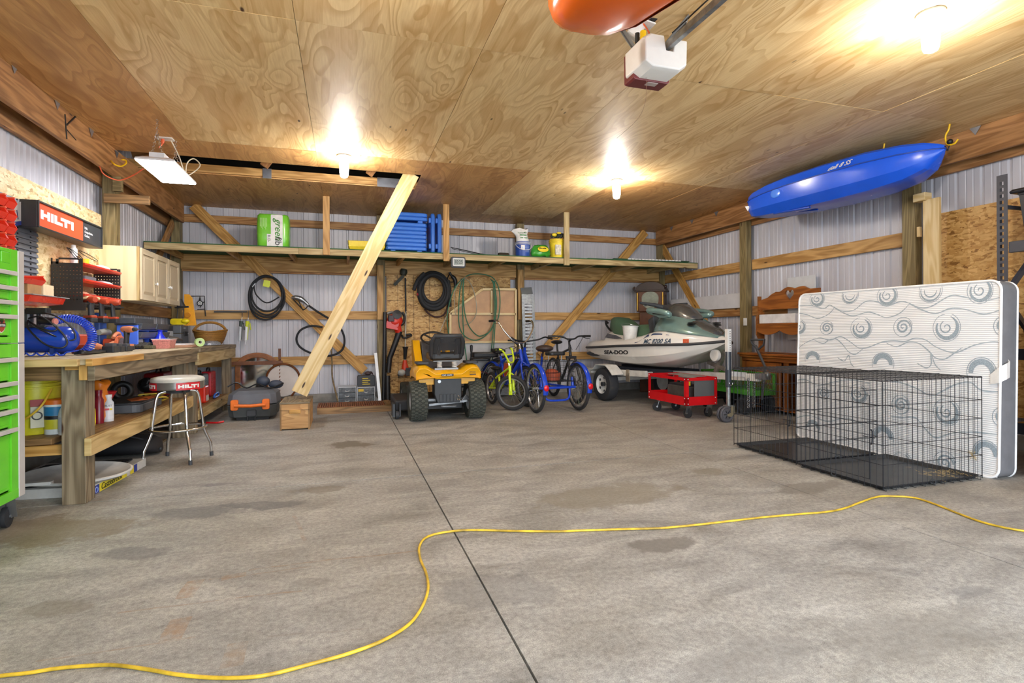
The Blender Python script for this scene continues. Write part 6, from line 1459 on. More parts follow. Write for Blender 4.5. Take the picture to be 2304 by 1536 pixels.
# ---------------------------------------------------------------- bicycles
def wheel(t,c,R_,tr,label='wheel',ax=(1,0,0),spokes=28,rim='#c9cbcf',tire=None):
    c = V(c); ax = V(ax).normalized(); kw = dict(parent=t,world=False)
    b = B(); b.torus(c,ax,R_-tr,tr,48,10); w_ = b.make(label,tire or P('#2f2f31',.8),smooth=60,**kw)
    b = B(); b.lathe([(R_-2*tr-.012,-.011),(R_-2*tr+.004,-.013),(R_-2*tr+.004,.013),(R_-2*tr-.012,.011)],c,ax,48,closed=True); b.make('rim',P(rim,.25,.8),parent=w_,world=False,smooth=30)
    x, y, d = frame_of(ax); b = B()
    for k in range(spokes):
        a = 2 * pi * k / spokes; s_ = 1 if k % 2 else -1; a2 = a + (.5 if k % 4 < 2 else -.5)
        b.tube([c+d*.028*s_+(x*cos(a2)+y*sin(a2))*.02,c+(x*cos(a)+y*sin(a))*(R_-2*tr-.005)],.0014,4)
    b.make('spokes',P('#d4d4d2',.2,.9),parent=w_,world=False)
    b = B(); b.rod(c-d*.045,c+d*.045,.017,12); b.rod(c-d*.03,c-d*.027,.03,14); b.rod(c+d*.03,c+d*.027,.03,14); b.make('hub',K_steel,parent=w_,world=False,smooth=40)
    return w_
def fender(t,c,R_,a0,a1,mat,w=.03,ax='x'):
    b = B(); n = 22; secs = []
    for i in range(n+1):
        a = a0 + (a1-a0) * i / n; rr = R_ + .018
        ring = []
        for k in range(7):
            u = -1 + 2 * k / 6; r2 = rr - .014 * u * u; ring.append((c[0]+w*u,c[1]+r2*cos(a),c[2]+r2*sin(a)))
        for k in range(6,-1,-1):
            u = -1 + 2 * k / 6; r2 = rr - .014 * u * u - .003; ring.append((c[0]+w*u,c[1]+r2*cos(a),c[2]+r2*sin(a)))
        secs.append(ring)
    b.loft(secs); return b.make('fender',mat,parent=t,world=False,smooth=50)
def grips(t,a,c,r=.017,mat=None):
    b = B(); b.tube([a,c],r,10); return b.make('grip',mat or K_black,parent=t,world=False,smooth=50)
K_neon = P('#d9f02a',.35,var=.04); K_bikeb = P('#1d45c0',.18,var=.04)
# neon kids' bicycle facing the viewer
bx0, by0 = 2.16, 8.0
t = thing('kids_bicycle','neon yellow-green kids bicycle facing the viewer with a black front tire','bicycle',(bx0,by0,0),rz=pi+.11)
kw = dict(parent=t,world=False)
st = .80                                                # steering turned
fw_ = V((0,.78,0)); Rs = Matrix.Rotation(st,3,'Z'); ax_ = Rs @ V((1,0,0))
wheel(t,(0,0,.245),.245,.024); 
wheel(t,(0,.78,.25),.25,.027,ax=ax_)
hd = V((0,.70,.60))                                     # top of head tube
crown = V((0,.725,.52))
b = B(); b.rod(V((0,.69,.64)),V((0,.72,.50)),.021,14); b.tube(spline([(0,.70,.60),(0,.42,.50),(0,.20,.42),(0,.10,.36),(.0,.0,.255)],5),.016,10); b.tube([(0,.71,.545),(0,.33,.27)],.019,10); b.tube([(0,.30,.44),(0,.33,.27)],.015,10)
for s_ in (-1,1): b.tube([(.0,.33,.27),(.045*s_,0,.245)],.009,8); b.tube([(0,.18,.42),(.045*s_,0,.245)],.008,8)
b.make('frame',K_neon,smooth=60,**kw)
b = B()
for s_ in (-1,1):
    b.tube([V((0,.725,.515))+ax_*.02*s_,V((0,.74,.50))+ax_*.058*s_,V((0,.765,.38))+ax_*.062*s_],.018,10)
    b.tube([V((0,.765,.38))+ax_*.062*s_,V((0,.78,.27))+ax_*.062*s_],.0225,12); b.box(V((0,.78,.25))+ax_*.062*s_,(.014,.05,.05),Rs)
b.make('fork',K_neon,smooth=60,bev=.003,**kw)
b = B(); hb = V((0,.68,.66)); L_ = lambda a, f, z: hb + ax_ * a + (Rs @ V((0,1,0))) * f + V((0,0,z))
b.rod(V((0,.70,.62)),V((0,.68,.67)),.022,12); b.box(hb+V((0,0,.01)),(.05,.06,.04),Rs); b.make('stem',K_chrome,bev=.004,**kw)
b = B(); b.tube(spline([L_(-.30,-.09,.20),L_(-.24,-.07,.205),L_(-.18,-.02,.17),L_(-.10,.03,.03),L_(-.05,.03,.01),L_(.05,.03,.01),L_(.10,.03,.03),L_(.18,-.02,.17),L_(.24,-.07,.205),L_(.30,-.09,.20)],5),.0135,10); b.tube([L_(-.155,-.0,.12),L_(.155,.0,.12)],.009,8); b.make('handlebar',K_neon,smooth=60,**kw)
for s_ in (-1,1):
    grips(t,L_(.24*s_,-.07,.205),L_(.36*s_,-.12,.20))
    b = B(); b.tube([L_(.22*s_,-.04,.18),L_(.27*s_,-.03,.165),L_(.34*s_,-.07,.16)],.007,6); b.tube(spline([L_(.22*s_,-.04,.18),L_(.1*s_,.12,.24),L_(.0,.10,.1),V((0,.74,.52))],5),.004,5); b.make('brake_lever',K_black,smooth=50,**kw)
b = B(); b.ball((0,.17,.56),.07,sc=(1.0,1.8,.45)); b.rod((0,.24,.42),(0,.20,.54),.012); b.make('saddle',K_black,smooth=60,**kw)
b = B(); b.lathe([(.01,0),(.075,0),(.075,.004),(.01,.004)],(.03,.33,.27),(1,0,0),24); b.beam((.05,.33,.27),(.05,.43,.19),.012,.02); b.beam((-.05,.33,.27),(-.05,.23,.35),.012,.02); b.box((.09,.43,.19),(.08,.06,.02)); b.box((-.09,.23,.35),(.08,.06,.02)); b.make('crankset',K_black,**kw)
# mini bike behind
q = AY(1080,862,8.15); t = thing('mini_bike','black mini bike with a red rear fender between the mower and the neon bicycle','mini bike',(AY(1080,862,8.62).x,8.62,0),rz=-pi/2)
kw = dict(parent=t,world=False)
b = B(); b.torus((0,0,.21),(1,0,0),.15,.065,36,10); b.lathe([(.01,-.04),(.09,-.045),(.09,.045),(.01,.04)],(0,0,.21),(1,0,0),20); b.make('rear_wheel',K_rub,smooth=50,**kw)
b = B(); b.torus((0,.92,.21),(1,0,0),.15,.06,36,10); b.lathe([(.01,-.04),(.09,-.045),(.09,.045),(.01,.04)],(0,.92,.21),(1,0,0),20); b.make('front_wheel',K_rub,smooth=50,**kw)
fender(t,(0,0,.21),.235,.3,2.6,P('#6e1d1c',.4),w=.07)
b = B()
for s_ in (-1,1): b.tube(spline([(.10*s_,-.02,.20),(.10*s_,.03,.42),(.09*s_,.18,.60),(.05*s_,.45,.70),(.03*s_,.68,.70)],6),.014,8); b.tube([(.10*s_,0,.21),(.10*s_,.62,.20)],.012,8)
b.tube([(0,.62,.20),(0,.70,.72)],.014,8); b.rod((0,.72,.80),(0,.78,.62),.02); b.tube([(.05,.77,.62),(.09,.92,.21)],.014,8); b.tube([(-.05,.77,.62),(-.09,.92,.21)],.014,8); b.make('frame',K_blackm,smooth=60,**kw)
b = B(); b.rbox((0,.08,.73),(.22,.46,.085),.07); b.make('seat',K_black,bev=.02,**kw)
b = B(); b.rbox((0,.0,.655),(.2,.32,.04),.05); b.make('rear_rack_pad',K_black,bev=.01,**kw)
b = B(); b.text('MINI',(-.112,.02,.715),(0,1,0),(0,0,1),.04,.001,.002); b.text('MINI',(.112,.18,.715),(0,-1,0),(0,0,1),.04,.001,.002) if False else None; b.make('lettering',K_steel,**kw)
b = B(); b.rbox((0,.38,.36),(.22,.24,.26),.03); b.rbox((0,.42,.55),(.18,.20,.12),.03); b.ball((.0,.34,.55),.09); b.make('engine',P('#3d3c3c',.5,var=.3,scale=40),bev=.01,**kw)
b = B(); b.lathe([(.001,0),(.08,0),(.09,.03),(.05,.05),(.001,.05)],(-.11,.38,.36),(-1,0,0),20); b.tube(spline([(-.06,.48,.45),(-.12,.3,.35),(-.13,.1,.25)],5),.022,8); b.make('exhaust',K_steel,smooth=50,**kw)
b = B(); b.tube(spline([(-.22,.55,.96),(-.16,.62,.95),(-.06,.72,.84),(.06,.72,.84),(.16,.62,.95),(.18,.55,.96)],5),.012,8); b.make('handlebar',K_black,smooth=60,**kw)
# blue cruiser with chrome bars
q0 = AY(1188,812,7.95); t = thing('cruiser_bicycle','blue cruiser bicycle with tall curved chrome handlebars behind the neon bicycle','bicycle',(2.31,8.50,0),rz=pi+.25)
kw = dict(parent=t,world=False)
wheel(t,(0,0,.30),.30,.026); wheel(t,(0,1.02,.30),.30,.026)
b = B(); b.rod((0,.84,.84),(0,.89,.66),.024,14); b.tube(spline([(0,.85,.80),(0,.55,.74),(0,.3,.62),(0,.12,.42),(.0,0,.30)],6),.024,10); b.tube(spline([(0,.88,.70),(0,.66,.50),(0,.45,.30)],5),.028,10); b.tube([(0,.26,.72),(0,.42,.28)],.018,10)
for s_ in (-1,1): b.tube([(0,.42,.28),(.06*s_,0,.30)],.011,8); b.tube([(.0,.89,.66),(.045*s_,.93,.62),(.055*s_,1.02,.30)],.014,8)
b.make('frame',K_bikeb,smooth=60,**kw); fender(t,(0,1.02,.30),.31,.2,2.3,K_bikeb,.035); fender(t,(0,0,.30),.31,.7,3.0,K_bikeb,.035)
b = B(); b.rod((0,.84,.84),(0,.82,.93),.014); b.tube(spline([(-.33,.56,1.27),(-.31,.70,1.27),(-.27,.78,1.15),(-.12,.84,.97),(0,.84,.94),(.12,.84,.97),(.27,.78,1.15),(.31,.70,1.27),(.33,.56,1.27)],6),.012,10); b.make('handlebar',K_chrome,smooth=60,**kw)
for s_ in (-1,1):
    grips(t,V((.325*s_,.64,1.272)),V((.335*s_,.50,1.27)),.018)
    b = B(); b.tube([(.30*s_,.72,1.25),(.27*s_,.66,1.225),(.28*s_,.56,1.23)],.006,6); b.make('brake_lever',K_chrome,**kw)
b = B(); b.ball((0,.19,.80),.10,sc=(1.1,1.4,.45)); b.rod((0,.26,.70),(0,.22,.78),.013); b.make('saddle',K_black,smooth=60,**kw)
b = B(); b.prism([(.30,.40),(.42,.40),(.52,.60),(.40,.62)],(-.01,0,0),(0,1,0),(0,0,1),(.02,0,0)); b.make('orange_guard',P('#b84a24',.4),**kw)
# adult tricycle
t = thing('adult_tricycle','blue adult tricycle seen from behind with a black wire basket between its rear wheels','tricycle',(2.805,6.93,0),rz=.06)
kw = dict(parent=t,world=False)
for s_ in (-1,1):
    w_ = wheel(t,(.325*s_,0,.33),.33,.023); fd = fender(t,(.325*s_,0,.33),.335,2.75+.55,.95,K_bikeb,.034)
    b = B(); a = 3.12; b.lathe([(.001,0),(.034,0),(.034,.012),(.02,.02),(.001,.022)],(.325*s_,.357*cos(a)*1.0,.33+.357*sin(a)+.03),(0,-1,0),20,sy=1.2); b.make('red_reflector',P('#d61a26',.2),parent=fd,world=False,smooth=50)
    b = B(); b.tube([(.325*s_+.036*s_,-.0,.33),(.325*s_+.036*s_,-.22,.60)],.0035,5); b.tube([(.325*s_-.036*s_,-.0,.33),(.325*s_-.036*s_,-.22,.60)],.0035,5); b.make('fender_stay',K_black,**kw)
b = B(); b.rod((-.28,0,.33),(.28,0,.33),.018,12); b.tube(spline([(-.20,.02,.33),(-.19,.0,.22),(-.14,-.02,.165),(0,-.02,.155),(.14,-.02,.165),(.19,0,.22),(.20,.02,.33)],5),.015,10)
b.tube([(-.20,0,.33),(-.12,.42,.33),(0,.60,.36)],.015,10); b.tube([(.20,0,.33),(.12,.42,.33),(0,.60,.36)],.015,10); b.tube([(-.24,.0,.35),(-.24,.02,.47)],.02,8); b.tube([(.24,.0,.35),(.24,.02,.47)],.02,8)
b.tube([(0,.60,.33),(0,.50,.78)],.017,10); b.tube(spline([(0,.56,.55),(0,.8,.50),(0,1.05,.62),(0,1.20,.80)],6),.022,10); b.tube([(0,.60,.36),(0,.9,.40),(0,1.22,.70)],.02,10); b.rod((0,1.18,.86),(0,1.24,.66),.024); b.make('frame',K_bikeb,smooth=60,**kw)
wheel(t,(0,1.40,.33),.33,.023); fender(t,(0,1.40,.33),.335,.3,2.3,K_bikeb,.034)
b = B()
for s_ in (-1,1): b.tube([(0,1.24,.66),(.05*s_,1.27,.62),(.06*s_,1.4,.33)],.013,8)
b.make('fork',K_bikeb,smooth=60,**kw)
b = B(); x0, x1, y0, y1, z0, z1 = -.225, .225, -.12, .30, .42, .70
for i in range(13):
    x = x0 + (x1-x0) * i / 12; b.tube([(x,y0,z1),(x,y0,z0),(x,y1,z0),(x,y1,z1)],.0022,5)
for i in range(11):
    y = y0 + (y1-y0) * i / 10; b.tube([(x0,y,z1),(x0,y,z0),(x1,y,z0),(x1,y,z1)],.0022,5)
for z in (z0+.065,z0+.13,z0+.195): b.tube([(x0,y0,z),(x1,y0,z),(x1,y1,z),(x0,y1,z)],.0022,5,closed=True)
b.tube([(x0,y0,z1),(x1,y0,z1),(x1,y1,z1),(x0,y1,z1)],.005,6,closed=True); b.make('wire_basket',K_black,**kw)
b = B(); b.ball((0,.42,.86),.13,sc=(1.0,1.0,.40)); b.ball((0,.56,.86),.06,sc=(.9,1.8,.5)); b.rod((0,.50,.74),(0,.46,.84),.014); b.make('saddle',P('#3a2c28',.5),smooth=60,**kw)
b = B(); b.rbox((0,.06,.80),(.25,.20,.05),.05); b.make('rear_cushion',K_black,bev=.015,**kw)
for x in (-.10,.10): b = B(); b.tube([(x,.06,.68),(x,.06,.79)],.006,6); b.make('cushion_post',K_steel,**kw)
b = B(); b.tube(spline([(-.31,.95,1.00),(-.28,1.02,1.02),(-.20,1.10,.98),(-.08,1.14,.96),(0,1.14,.95),(.08,1.14,.96),(.20,1.10,.98),(.28,1.02,1.02),(.31,.95,1.0)],5),.012,10); b.rod((0,1.18,.86),(0,1.15,.95),.014); b.make('handlebar',K_black,smooth=60,**kw)
for s_ in (-1,1): grips(t,V((.305*s_,.97,1.01)),V((.32*s_,.85,.995)),.018)
q = V((2.80,6.93,0)); 
b = B(); b.lathe([(.001,0),(.11,0),(.125,.10),(.11,.10),(.10,.012),(.001,.012)],(2.76,7.02,.43),n=20); b.lathe([(.001,0),(.10,.01),(.06,.05),(.001,.06)],(2.76,7.02,.53),n=20); tag(recenter(b.make('helmet',P('#a04a30',.45,var=.2),smooth=50)),'reddish brown rounded helmet lying in the wire basket of the blue tricycle','helmet')
# black mountain bicycle
t = thing('mountain_bicycle','black mountain bicycle with wide bars standing behind the right wheel of the tricycle','bicycle',(3.42,8.62,0),rz=pi-.02)
kw = dict(parent=t,world=False)
wheel(t,(0,0,.33),.33,.026); wheel(t,(0,1.02,.33),.33,.026)
b = B(); b.rod((0,.74,.86),(0,.78,.72),.022); b.tube([(0,.75,.83),(0,.22,.72)],.018,10); b.tube([(0,.78,.74),(0,.38,.29)],.021,10); b.tube([(0,.20,.80),(0,.38,.29)],.016,10)
for s_ in (-1,1): b.tube([(0,.38,.29),(.06*s_,0,.33)],.010,8); b.tube([(0,.23,.70),(.06*s_,0,.33)],.009,8); b.tube([(.065*s_,.80,.70),(.065*s_,1.02,.33)],.02,10)
b.bb(-.08,.08,.77,.83,.68,.72); b.make('frame',K_blackm,smooth=60,**kw)
b = B(); b.rod((0,.74,.86),(0,.72,.96),.016); b.tube([(0,.72,.95),(0,.79,.98)],.018,8); b.tube(spline([(-.33,.74,1.03),(-.15,.77,1.03),(-.06,.79,.99),(.06,.79,.99),(.15,.77,1.03),(.33,.74,1.03)],5),.013,10); b.make('handlebar',K_black,smooth=60,**kw)
for s_ in (-1,1):
    grips(t,V((.24*s_,.752,1.03)),V((.36*s_,.735,1.03)),.018)
    b = B(); b.tube([(.2*s_,.78,1.02),(.24*s_,.83,1.0),(.32*s_,.80,.99)],.006,6); b.tube(spline([(.2*s_,.79,1.02),(.12*s_,.95,.98),(.03*s_,.92,.82)],6),.004,5); b.make('brake_lever',K_black,smooth=60,**kw)
b = B(); b.ball((0,.17,.93),.09,sc=(1,1.6,.4)); b.rod((0,.20,.80),(0,.18,.92),.014); b.make('saddle',K_black,smooth=60,**kw)
b = B(); b.lathe([(.02,0),(.08,0),(.08,.003),(.02,.003)],(.045,1.02,.33),(1,0,0),24,closed=True); b.lathe([(.01,0),(.09,0),(.09,.004),(.01,.004)],(.04,.38,.29),(1,0,0),24); b.make('disc_rotor',K_steel,**kw)
# ---------------------------------------------------------------- personal watercraft on its trailer
SK = V((4.52,8.72,0)); SR = pi + .096
t = thing('personal_watercraft','white and green personal watercraft numbered MC 8200 SA resting on its trailer','jet ski',SK,rz=SR)
kw = dict(parent=t,world=False)
K_hull = P('#e4e1da',.25,var=.05,scale=3); K_sea = P('#83a29e',.16,.35,var=.06); K_seat = P('#4c6a52',.6,var=.08); K_silver = P('#6d6f6e',.25,.6)
S_ = [0,.08,.3,.7,1.1,1.5,1.85,2.1,2.3,2.5,2.65,2.76,2.83]
Wg = [.42,.49,.53,.55,.56,.56,.54,.50,.44,.35,.25,.13,.03]
Zg = [.827,.828,.835,.855,.875,.89,.905,.912,.918,.925,.94,.955,.968]
Zc = [.69,.68,.665,.64,.625,.62,.64,.675,.72,.78,.84,.90,.955]
Zk = [.60,.585,.575,.56,.55,.55,.565,.63,.72,.80,.86,.91,.95]
def hull_sec(i):
    s_, w_, zg, zc2, zk = S_[i], Wg[i], Zg[i], Zc[i], Zk[i]
    h = [(w_,zg),(w_*.985,zg-(zg-zc2)*.62),(w_*.93,zg-(zg-zc2)*.76),(w_*.86,zc2),(w_*.80,zc2-.012),(w_*.4,(zc2+zk)/2-.01),(0,zk)]
    return [(x,s_,z) for x,z in h] + [(-x,s_,z) for x,z in h[-2::-1]]
b = B(); b.loft([hull_sec(i) for i in range(13)]); b.make('hull',K_hull,smooth=35,**kw)
Zt = [.90,.94,.965,.965,.97,1.02,1.10,1.11,1.09,1.06,1.03,1.0,.975]
Fw = [.0,.0,.05,.10,.10,.05,0,0,0,0,0,0,0]
b = B(); secs = []
for i in range(13):
    s_, w_, zg, zt_ = S_[i], Wg[i], Zg[i], Zt[i]
    h = [(w_*.99,zg+.004),(w_*.97,zg+(zt_-zg)*.5),(w_*.86,zg+(zt_-zg)*.86),(w_*.72,zt_-Fw[i]*.6),(w_*.50,zt_-Fw[i]),(w_*.36,zt_-Fw[i]*.6+.02),(0,zt_+.03)]
    secs.append([(x,s_,z) for x,z in h]+[(-x,s_,z) for x,z in h[-2::-1]])
b.loft(secs); b.make('deck',K_hull,smooth=45,**kw)
b = B(); b.tube([(Wg[i]+.006,S_[i],Zg[i]) for i in range(13)][::-1]+[(-Wg[i]-.006,S_[i],Zg[i]) for i in range(13)],.019,8,closed=True); b.make('bumper_rail',P('#3b3c3f',.6),smooth=60,**kw)
# seat
b = B(); secs = []
for s_, w_, zt_, zb_ in ((.27,.10,1.33,1.25),(.32,.15,1.355,1.16),(.50,.17,1.34,1.05),(.68,.17,1.27,1.0),(.80,.165,1.185,1.0),(.92,.17,1.21,1.0),(1.2,.17,1.215,1.0),(1.42,.16,1.18,1.0),(1.5,.14,1.12,1.0)):
    secs.append([(w_*x,s_,zb_+(zt_-zb_)*z) for x,z in ((1.15,0),(1.1,.4),(.95,.8),(.6,.97),(0,1),(-.6,.97),(-.95,.8),(-1.1,.4),(-1.15,0))])
b.loft(secs); b.make('seat',K_seat,smooth=60,**kw)
b = B(); secs = []
for s_, w_, zt_ in ((.22,.2,1.0),(.36,.22,1.10),(.6,.22,1.06),(1.0,.21,1.02),(1.5,.22,1.05)):
    secs.append([(w_*x,s_,.93+(zt_-.93)*z) for x,z in ((1.15,0),(1,.8),(.8,1),(-.8,1),(-1,.8),(-1.15,0))])
b.loft(secs); b.make('seat_pedestal',K_hull,smooth=45,**kw)
b = B(); b.tube(spline([(.13,.20,1.25),(.14,.14,1.28),(.10,.12,1.20),(.08,.26,1.10),(-.08,.26,1.10),(-.10,.12,1.20),(-.14,.14,1.28),(-.13,.20,1.25)],4),.018,8); b.make('grab_handle',K_black,smooth=60,**kw)
b = B(); b.prism([(.28,1.0),(.36,1.07),(.62,1.04),(.80,.99),(.6,.98)],(.245,0,0),(0,1,0),(0,0,1),(.004,0,0)); b.make('side_decal',P('#5b5d66',.4,var=.3,scale=30),**kw)
# hood
b = B(); secs = []
for s_, w_, zt_, zb_ in ((1.50,.17,1.30,1.06),(1.60,.23,1.37,1.10),(1.75,.31,1.39,1.14),(1.95,.37,1.37,1.145),(2.15,.39,1.32,1.13),(2.35,.36,1.24,1.10),(2.52,.28,1.17,1.07),(2.66,.18,1.09,1.04),(2.74,.08,1.035,1.015)):
    secs.append([(w_*x,s_,zb_+(zt_-zb_)*z) for x,z in ((1.05,-.15),(1.02,.08),(.93,.30),(.80,.52),(.70,.60),(.52,.86),(.25,.97),(0,1),(-.25,.97),(-.52,.86),(-.70,.60),(-.80,.52),(-.93,.30),(-1.02,.08),(-1.05,-.15))])
b.loft(secs); b.make('hood',K_sea,smooth=45,**kw)
b = B(); secs = []
for s_, w_, zt_ in ((1.66,.08,1.40),(1.74,.13,1.46),(1.86,.17,1.505),(2.0,.19,1.50),(2.12,.18,1.44),(2.24,.13,1.345),(2.30,.07,1.29)):
    secs.append([(w_*x,s_,1.27+(zt_-1.27)*z) for x,z in ((1.1,0),(1.05,.45),(.8,.8),(.4,.97),(0,1),(-.4,.97),(-.8,.8),(-1.05,.45),(-1.1,0))])
b.loft(secs); b.make('visor',K_silver,smooth=60,**kw)
b = B(); secs = []
for s_, w_, z in ((2.25,.10,1.285),(2.4,.16,1.235),(2.55,.15,1.17),(2.68,.09,1.10),(2.73,.04,1.06)):
    secs.append([(w_*x,s_,z-.02*abs(x)-(.05 if k in (0,4) else 0)) for k,x in enumerate((1.2,1,0,-1,-1.2))])
b.loft(secs); b.make('nose_panel',K_silver,smooth=60,**kw)
for s_ in (-1,1):
    b = B(); b.tube(spline([(.30*s_,1.76,1.36),(.36*s_,1.70,1.39),(.42*s_,1.74,1.41),(.42*s_,1.95,1.39),(.40*s_,2.12,1.355),(.35*s_,2.10,1.33),(.33*s_,1.9,1.33)],4,closed=True),.040,10,closed=True); m_ = b.make('mirror_housing',K_sea,smooth=60,**kw)
    b = B(); b.prism([(1.78,1.35),(2.06,1.335),(2.06,1.365),(1.80,1.40)],(.385*s_,0,0),(0,1,0),(0,0,1),(.008,0,0)); b.make('mirror',K_dgrey,parent=m_,world=False)
    b = B(); [b.ball(((.225-.014*j)*s_,2.40+.01*j,1.196+.02*j),.05,sc=(.45,1.9,.2)) for j in (-1,0,1)]; b.make('air_vent',K_black,smooth=60,**kw)
    b = B(); b.tube([(.06*s_,1.62,1.46),(.20*s_,1.58,1.50),(.44*s_,1.55,1.53)],[.04,.03,.018],10); b.tube([(.34*s_,1.60,1.50),(.40*s_,1.66,1.49),(.43*s_,1.64,1.48)],.008,6); b.make('handlebar',K_dgrey,smooth=60,**kw)
    b = B(); b.ball((.50*s_,.36,.73),.055,sc=(.5,5.0,.75)); b.make('sponson',P('#3a3c40',.6),smooth=60,**kw)
b = B(); b.loft([[(.10*x,1.58+dy,z+.03*(1-x*x)) for x in (1,.5,0,-.5,-1)]+[(.08*x,1.58+dy,z-.08) for x in (-1,0,1)] for dy,z in ((-.10,1.44),(0,1.47),(.12,1.48),(.22,1.44))]); b.make('steering_pad',K_dgrey,smooth=60,**kw)
b = B(); b.prism([(1.28,.95),(1.46,.93),(1.62,1.12),(1.60,1.34),(1.46,1.28),(1.50,1.10)],(-.24,0,0),(0,1,0),(0,0,1),(.48,0,0)); b.make('front_console',K_dgrey,bev=.02,**kw)
# lettering on the visible side
ux = V((0,1,0)); uz = V((0,0,1))
def skin(s_,z):
    k = max(j for j in range(12) if S_[j] <= s_); f = (s_-S_[k]) / (S_[k+1]-S_[k]); L = lambda A: A[k] + (A[k+1]-A[k]) * f
    w_, zg, zt2, zc2 = L(Wg), L(Zg), L(Zt), L(Zc)
    if z > zg:
        q = (z-zg) / (zt2-zg); return w_ * (.99-.04*q if q < .5 else .97-.11*(q-.5)/.36 if q < .86 else .86-.14*(q-.86)/.14)
    q = (zg-z) / (zg-zc2); return w_ * (1-.015*q/.62 if q < .62 else .985-.055*(q-.62)/.14)
def side(txt,s0,z0,size,mat,lx,bold=.01,shear=.3,sq=1.0,nm='lettering',tilt=.03,dn=.0):
    b = B(); b.text(txt,(0,0,0),(1,0,0),(0,1,0),size,.002,bold,shear,squash=sq)
    vv = []
    for v in b.v:
        s_ = s0 + v.x; z = z0 + v.y + tilt * v.x
        k = max(0,min(11,max(j for j in range(12) if S_[j] <= s_) if s_ > 0 else 0)); f = (s_-S_[k]) / (S_[k+1]-S_[k]); w_ = Wg[k] + (Wg[k+1]-Wg[k]) * f
        vv.append(V((skin(s_,z)+.004+v.z,s_,z)))
    b.v = vv; b.make(nm,mat,**kw)
side('MC 8200 SA',1.76,.925,.088,P('#24425c',.4),.97,.008,.4,1.08)
side('SEA-DOO',.73,.738,.082,K_black,.995,.03,0,1.9,nm='name_lettering')
b = B(); b.box((skin(2.46,.965)+.004,2.46,.965),(.004,.085,.06),Matrix.Rotation(.38,3,'Z')); b.make('registration_sticker',P('#cf5b35',.5),**kw)
b = B(); b.text('26',(skin(2.46,.965)+.017,2.43,.950),(-.37,.93,0),(0,0,1),.045,.001,.002); b.make('sticker_number',K_white,**kw)
b = B(); b.loft([[(skin(s_,a_)+.004,s_,a_),(skin(s_,c_)+.004,s_,c_)] for s_,a_,c_ in ((1.56,.925,.935),(1.62,.94,.985),(1.70,.975,1.03),(1.80,1.02,1.06),(1.92,1.05,1.075),(2.05,1.055,1.07),(2.2,1.045,1.05))],cap=False,closed=False); b.make('blue_stripe',P('#33456b',.4),**kw)
Rs = Matrix.Rotation(SR,3,'Z')
def SKW(x,y,z): return SK + Rs @ V((x,y,0)) + V((0,0,z))
pw = SKW(.33,1.13,.945)
t2 = thing('white_bucket','white plastic bucket standing on the side deck of the watercraft beside the green seat','bucket',pw)
b = B(); b.lathe([(.001,0),(.088,0),(.094,.01),(.122,.235),(.130,.237),(.130,.243),(.118,.243),(.09,.015),(.001,.012)],pw,(.05,.02,1),32,cap=False); b.make('pail_body',K_white,parent=t2,smooth=40)
b = B(); b.tube(arc(pw+V((0,0,.235)),.13,.3,2.8,(1,0,0),(0,1,.35),14),.003,6); b.make('bail',K_steel,parent=t2)
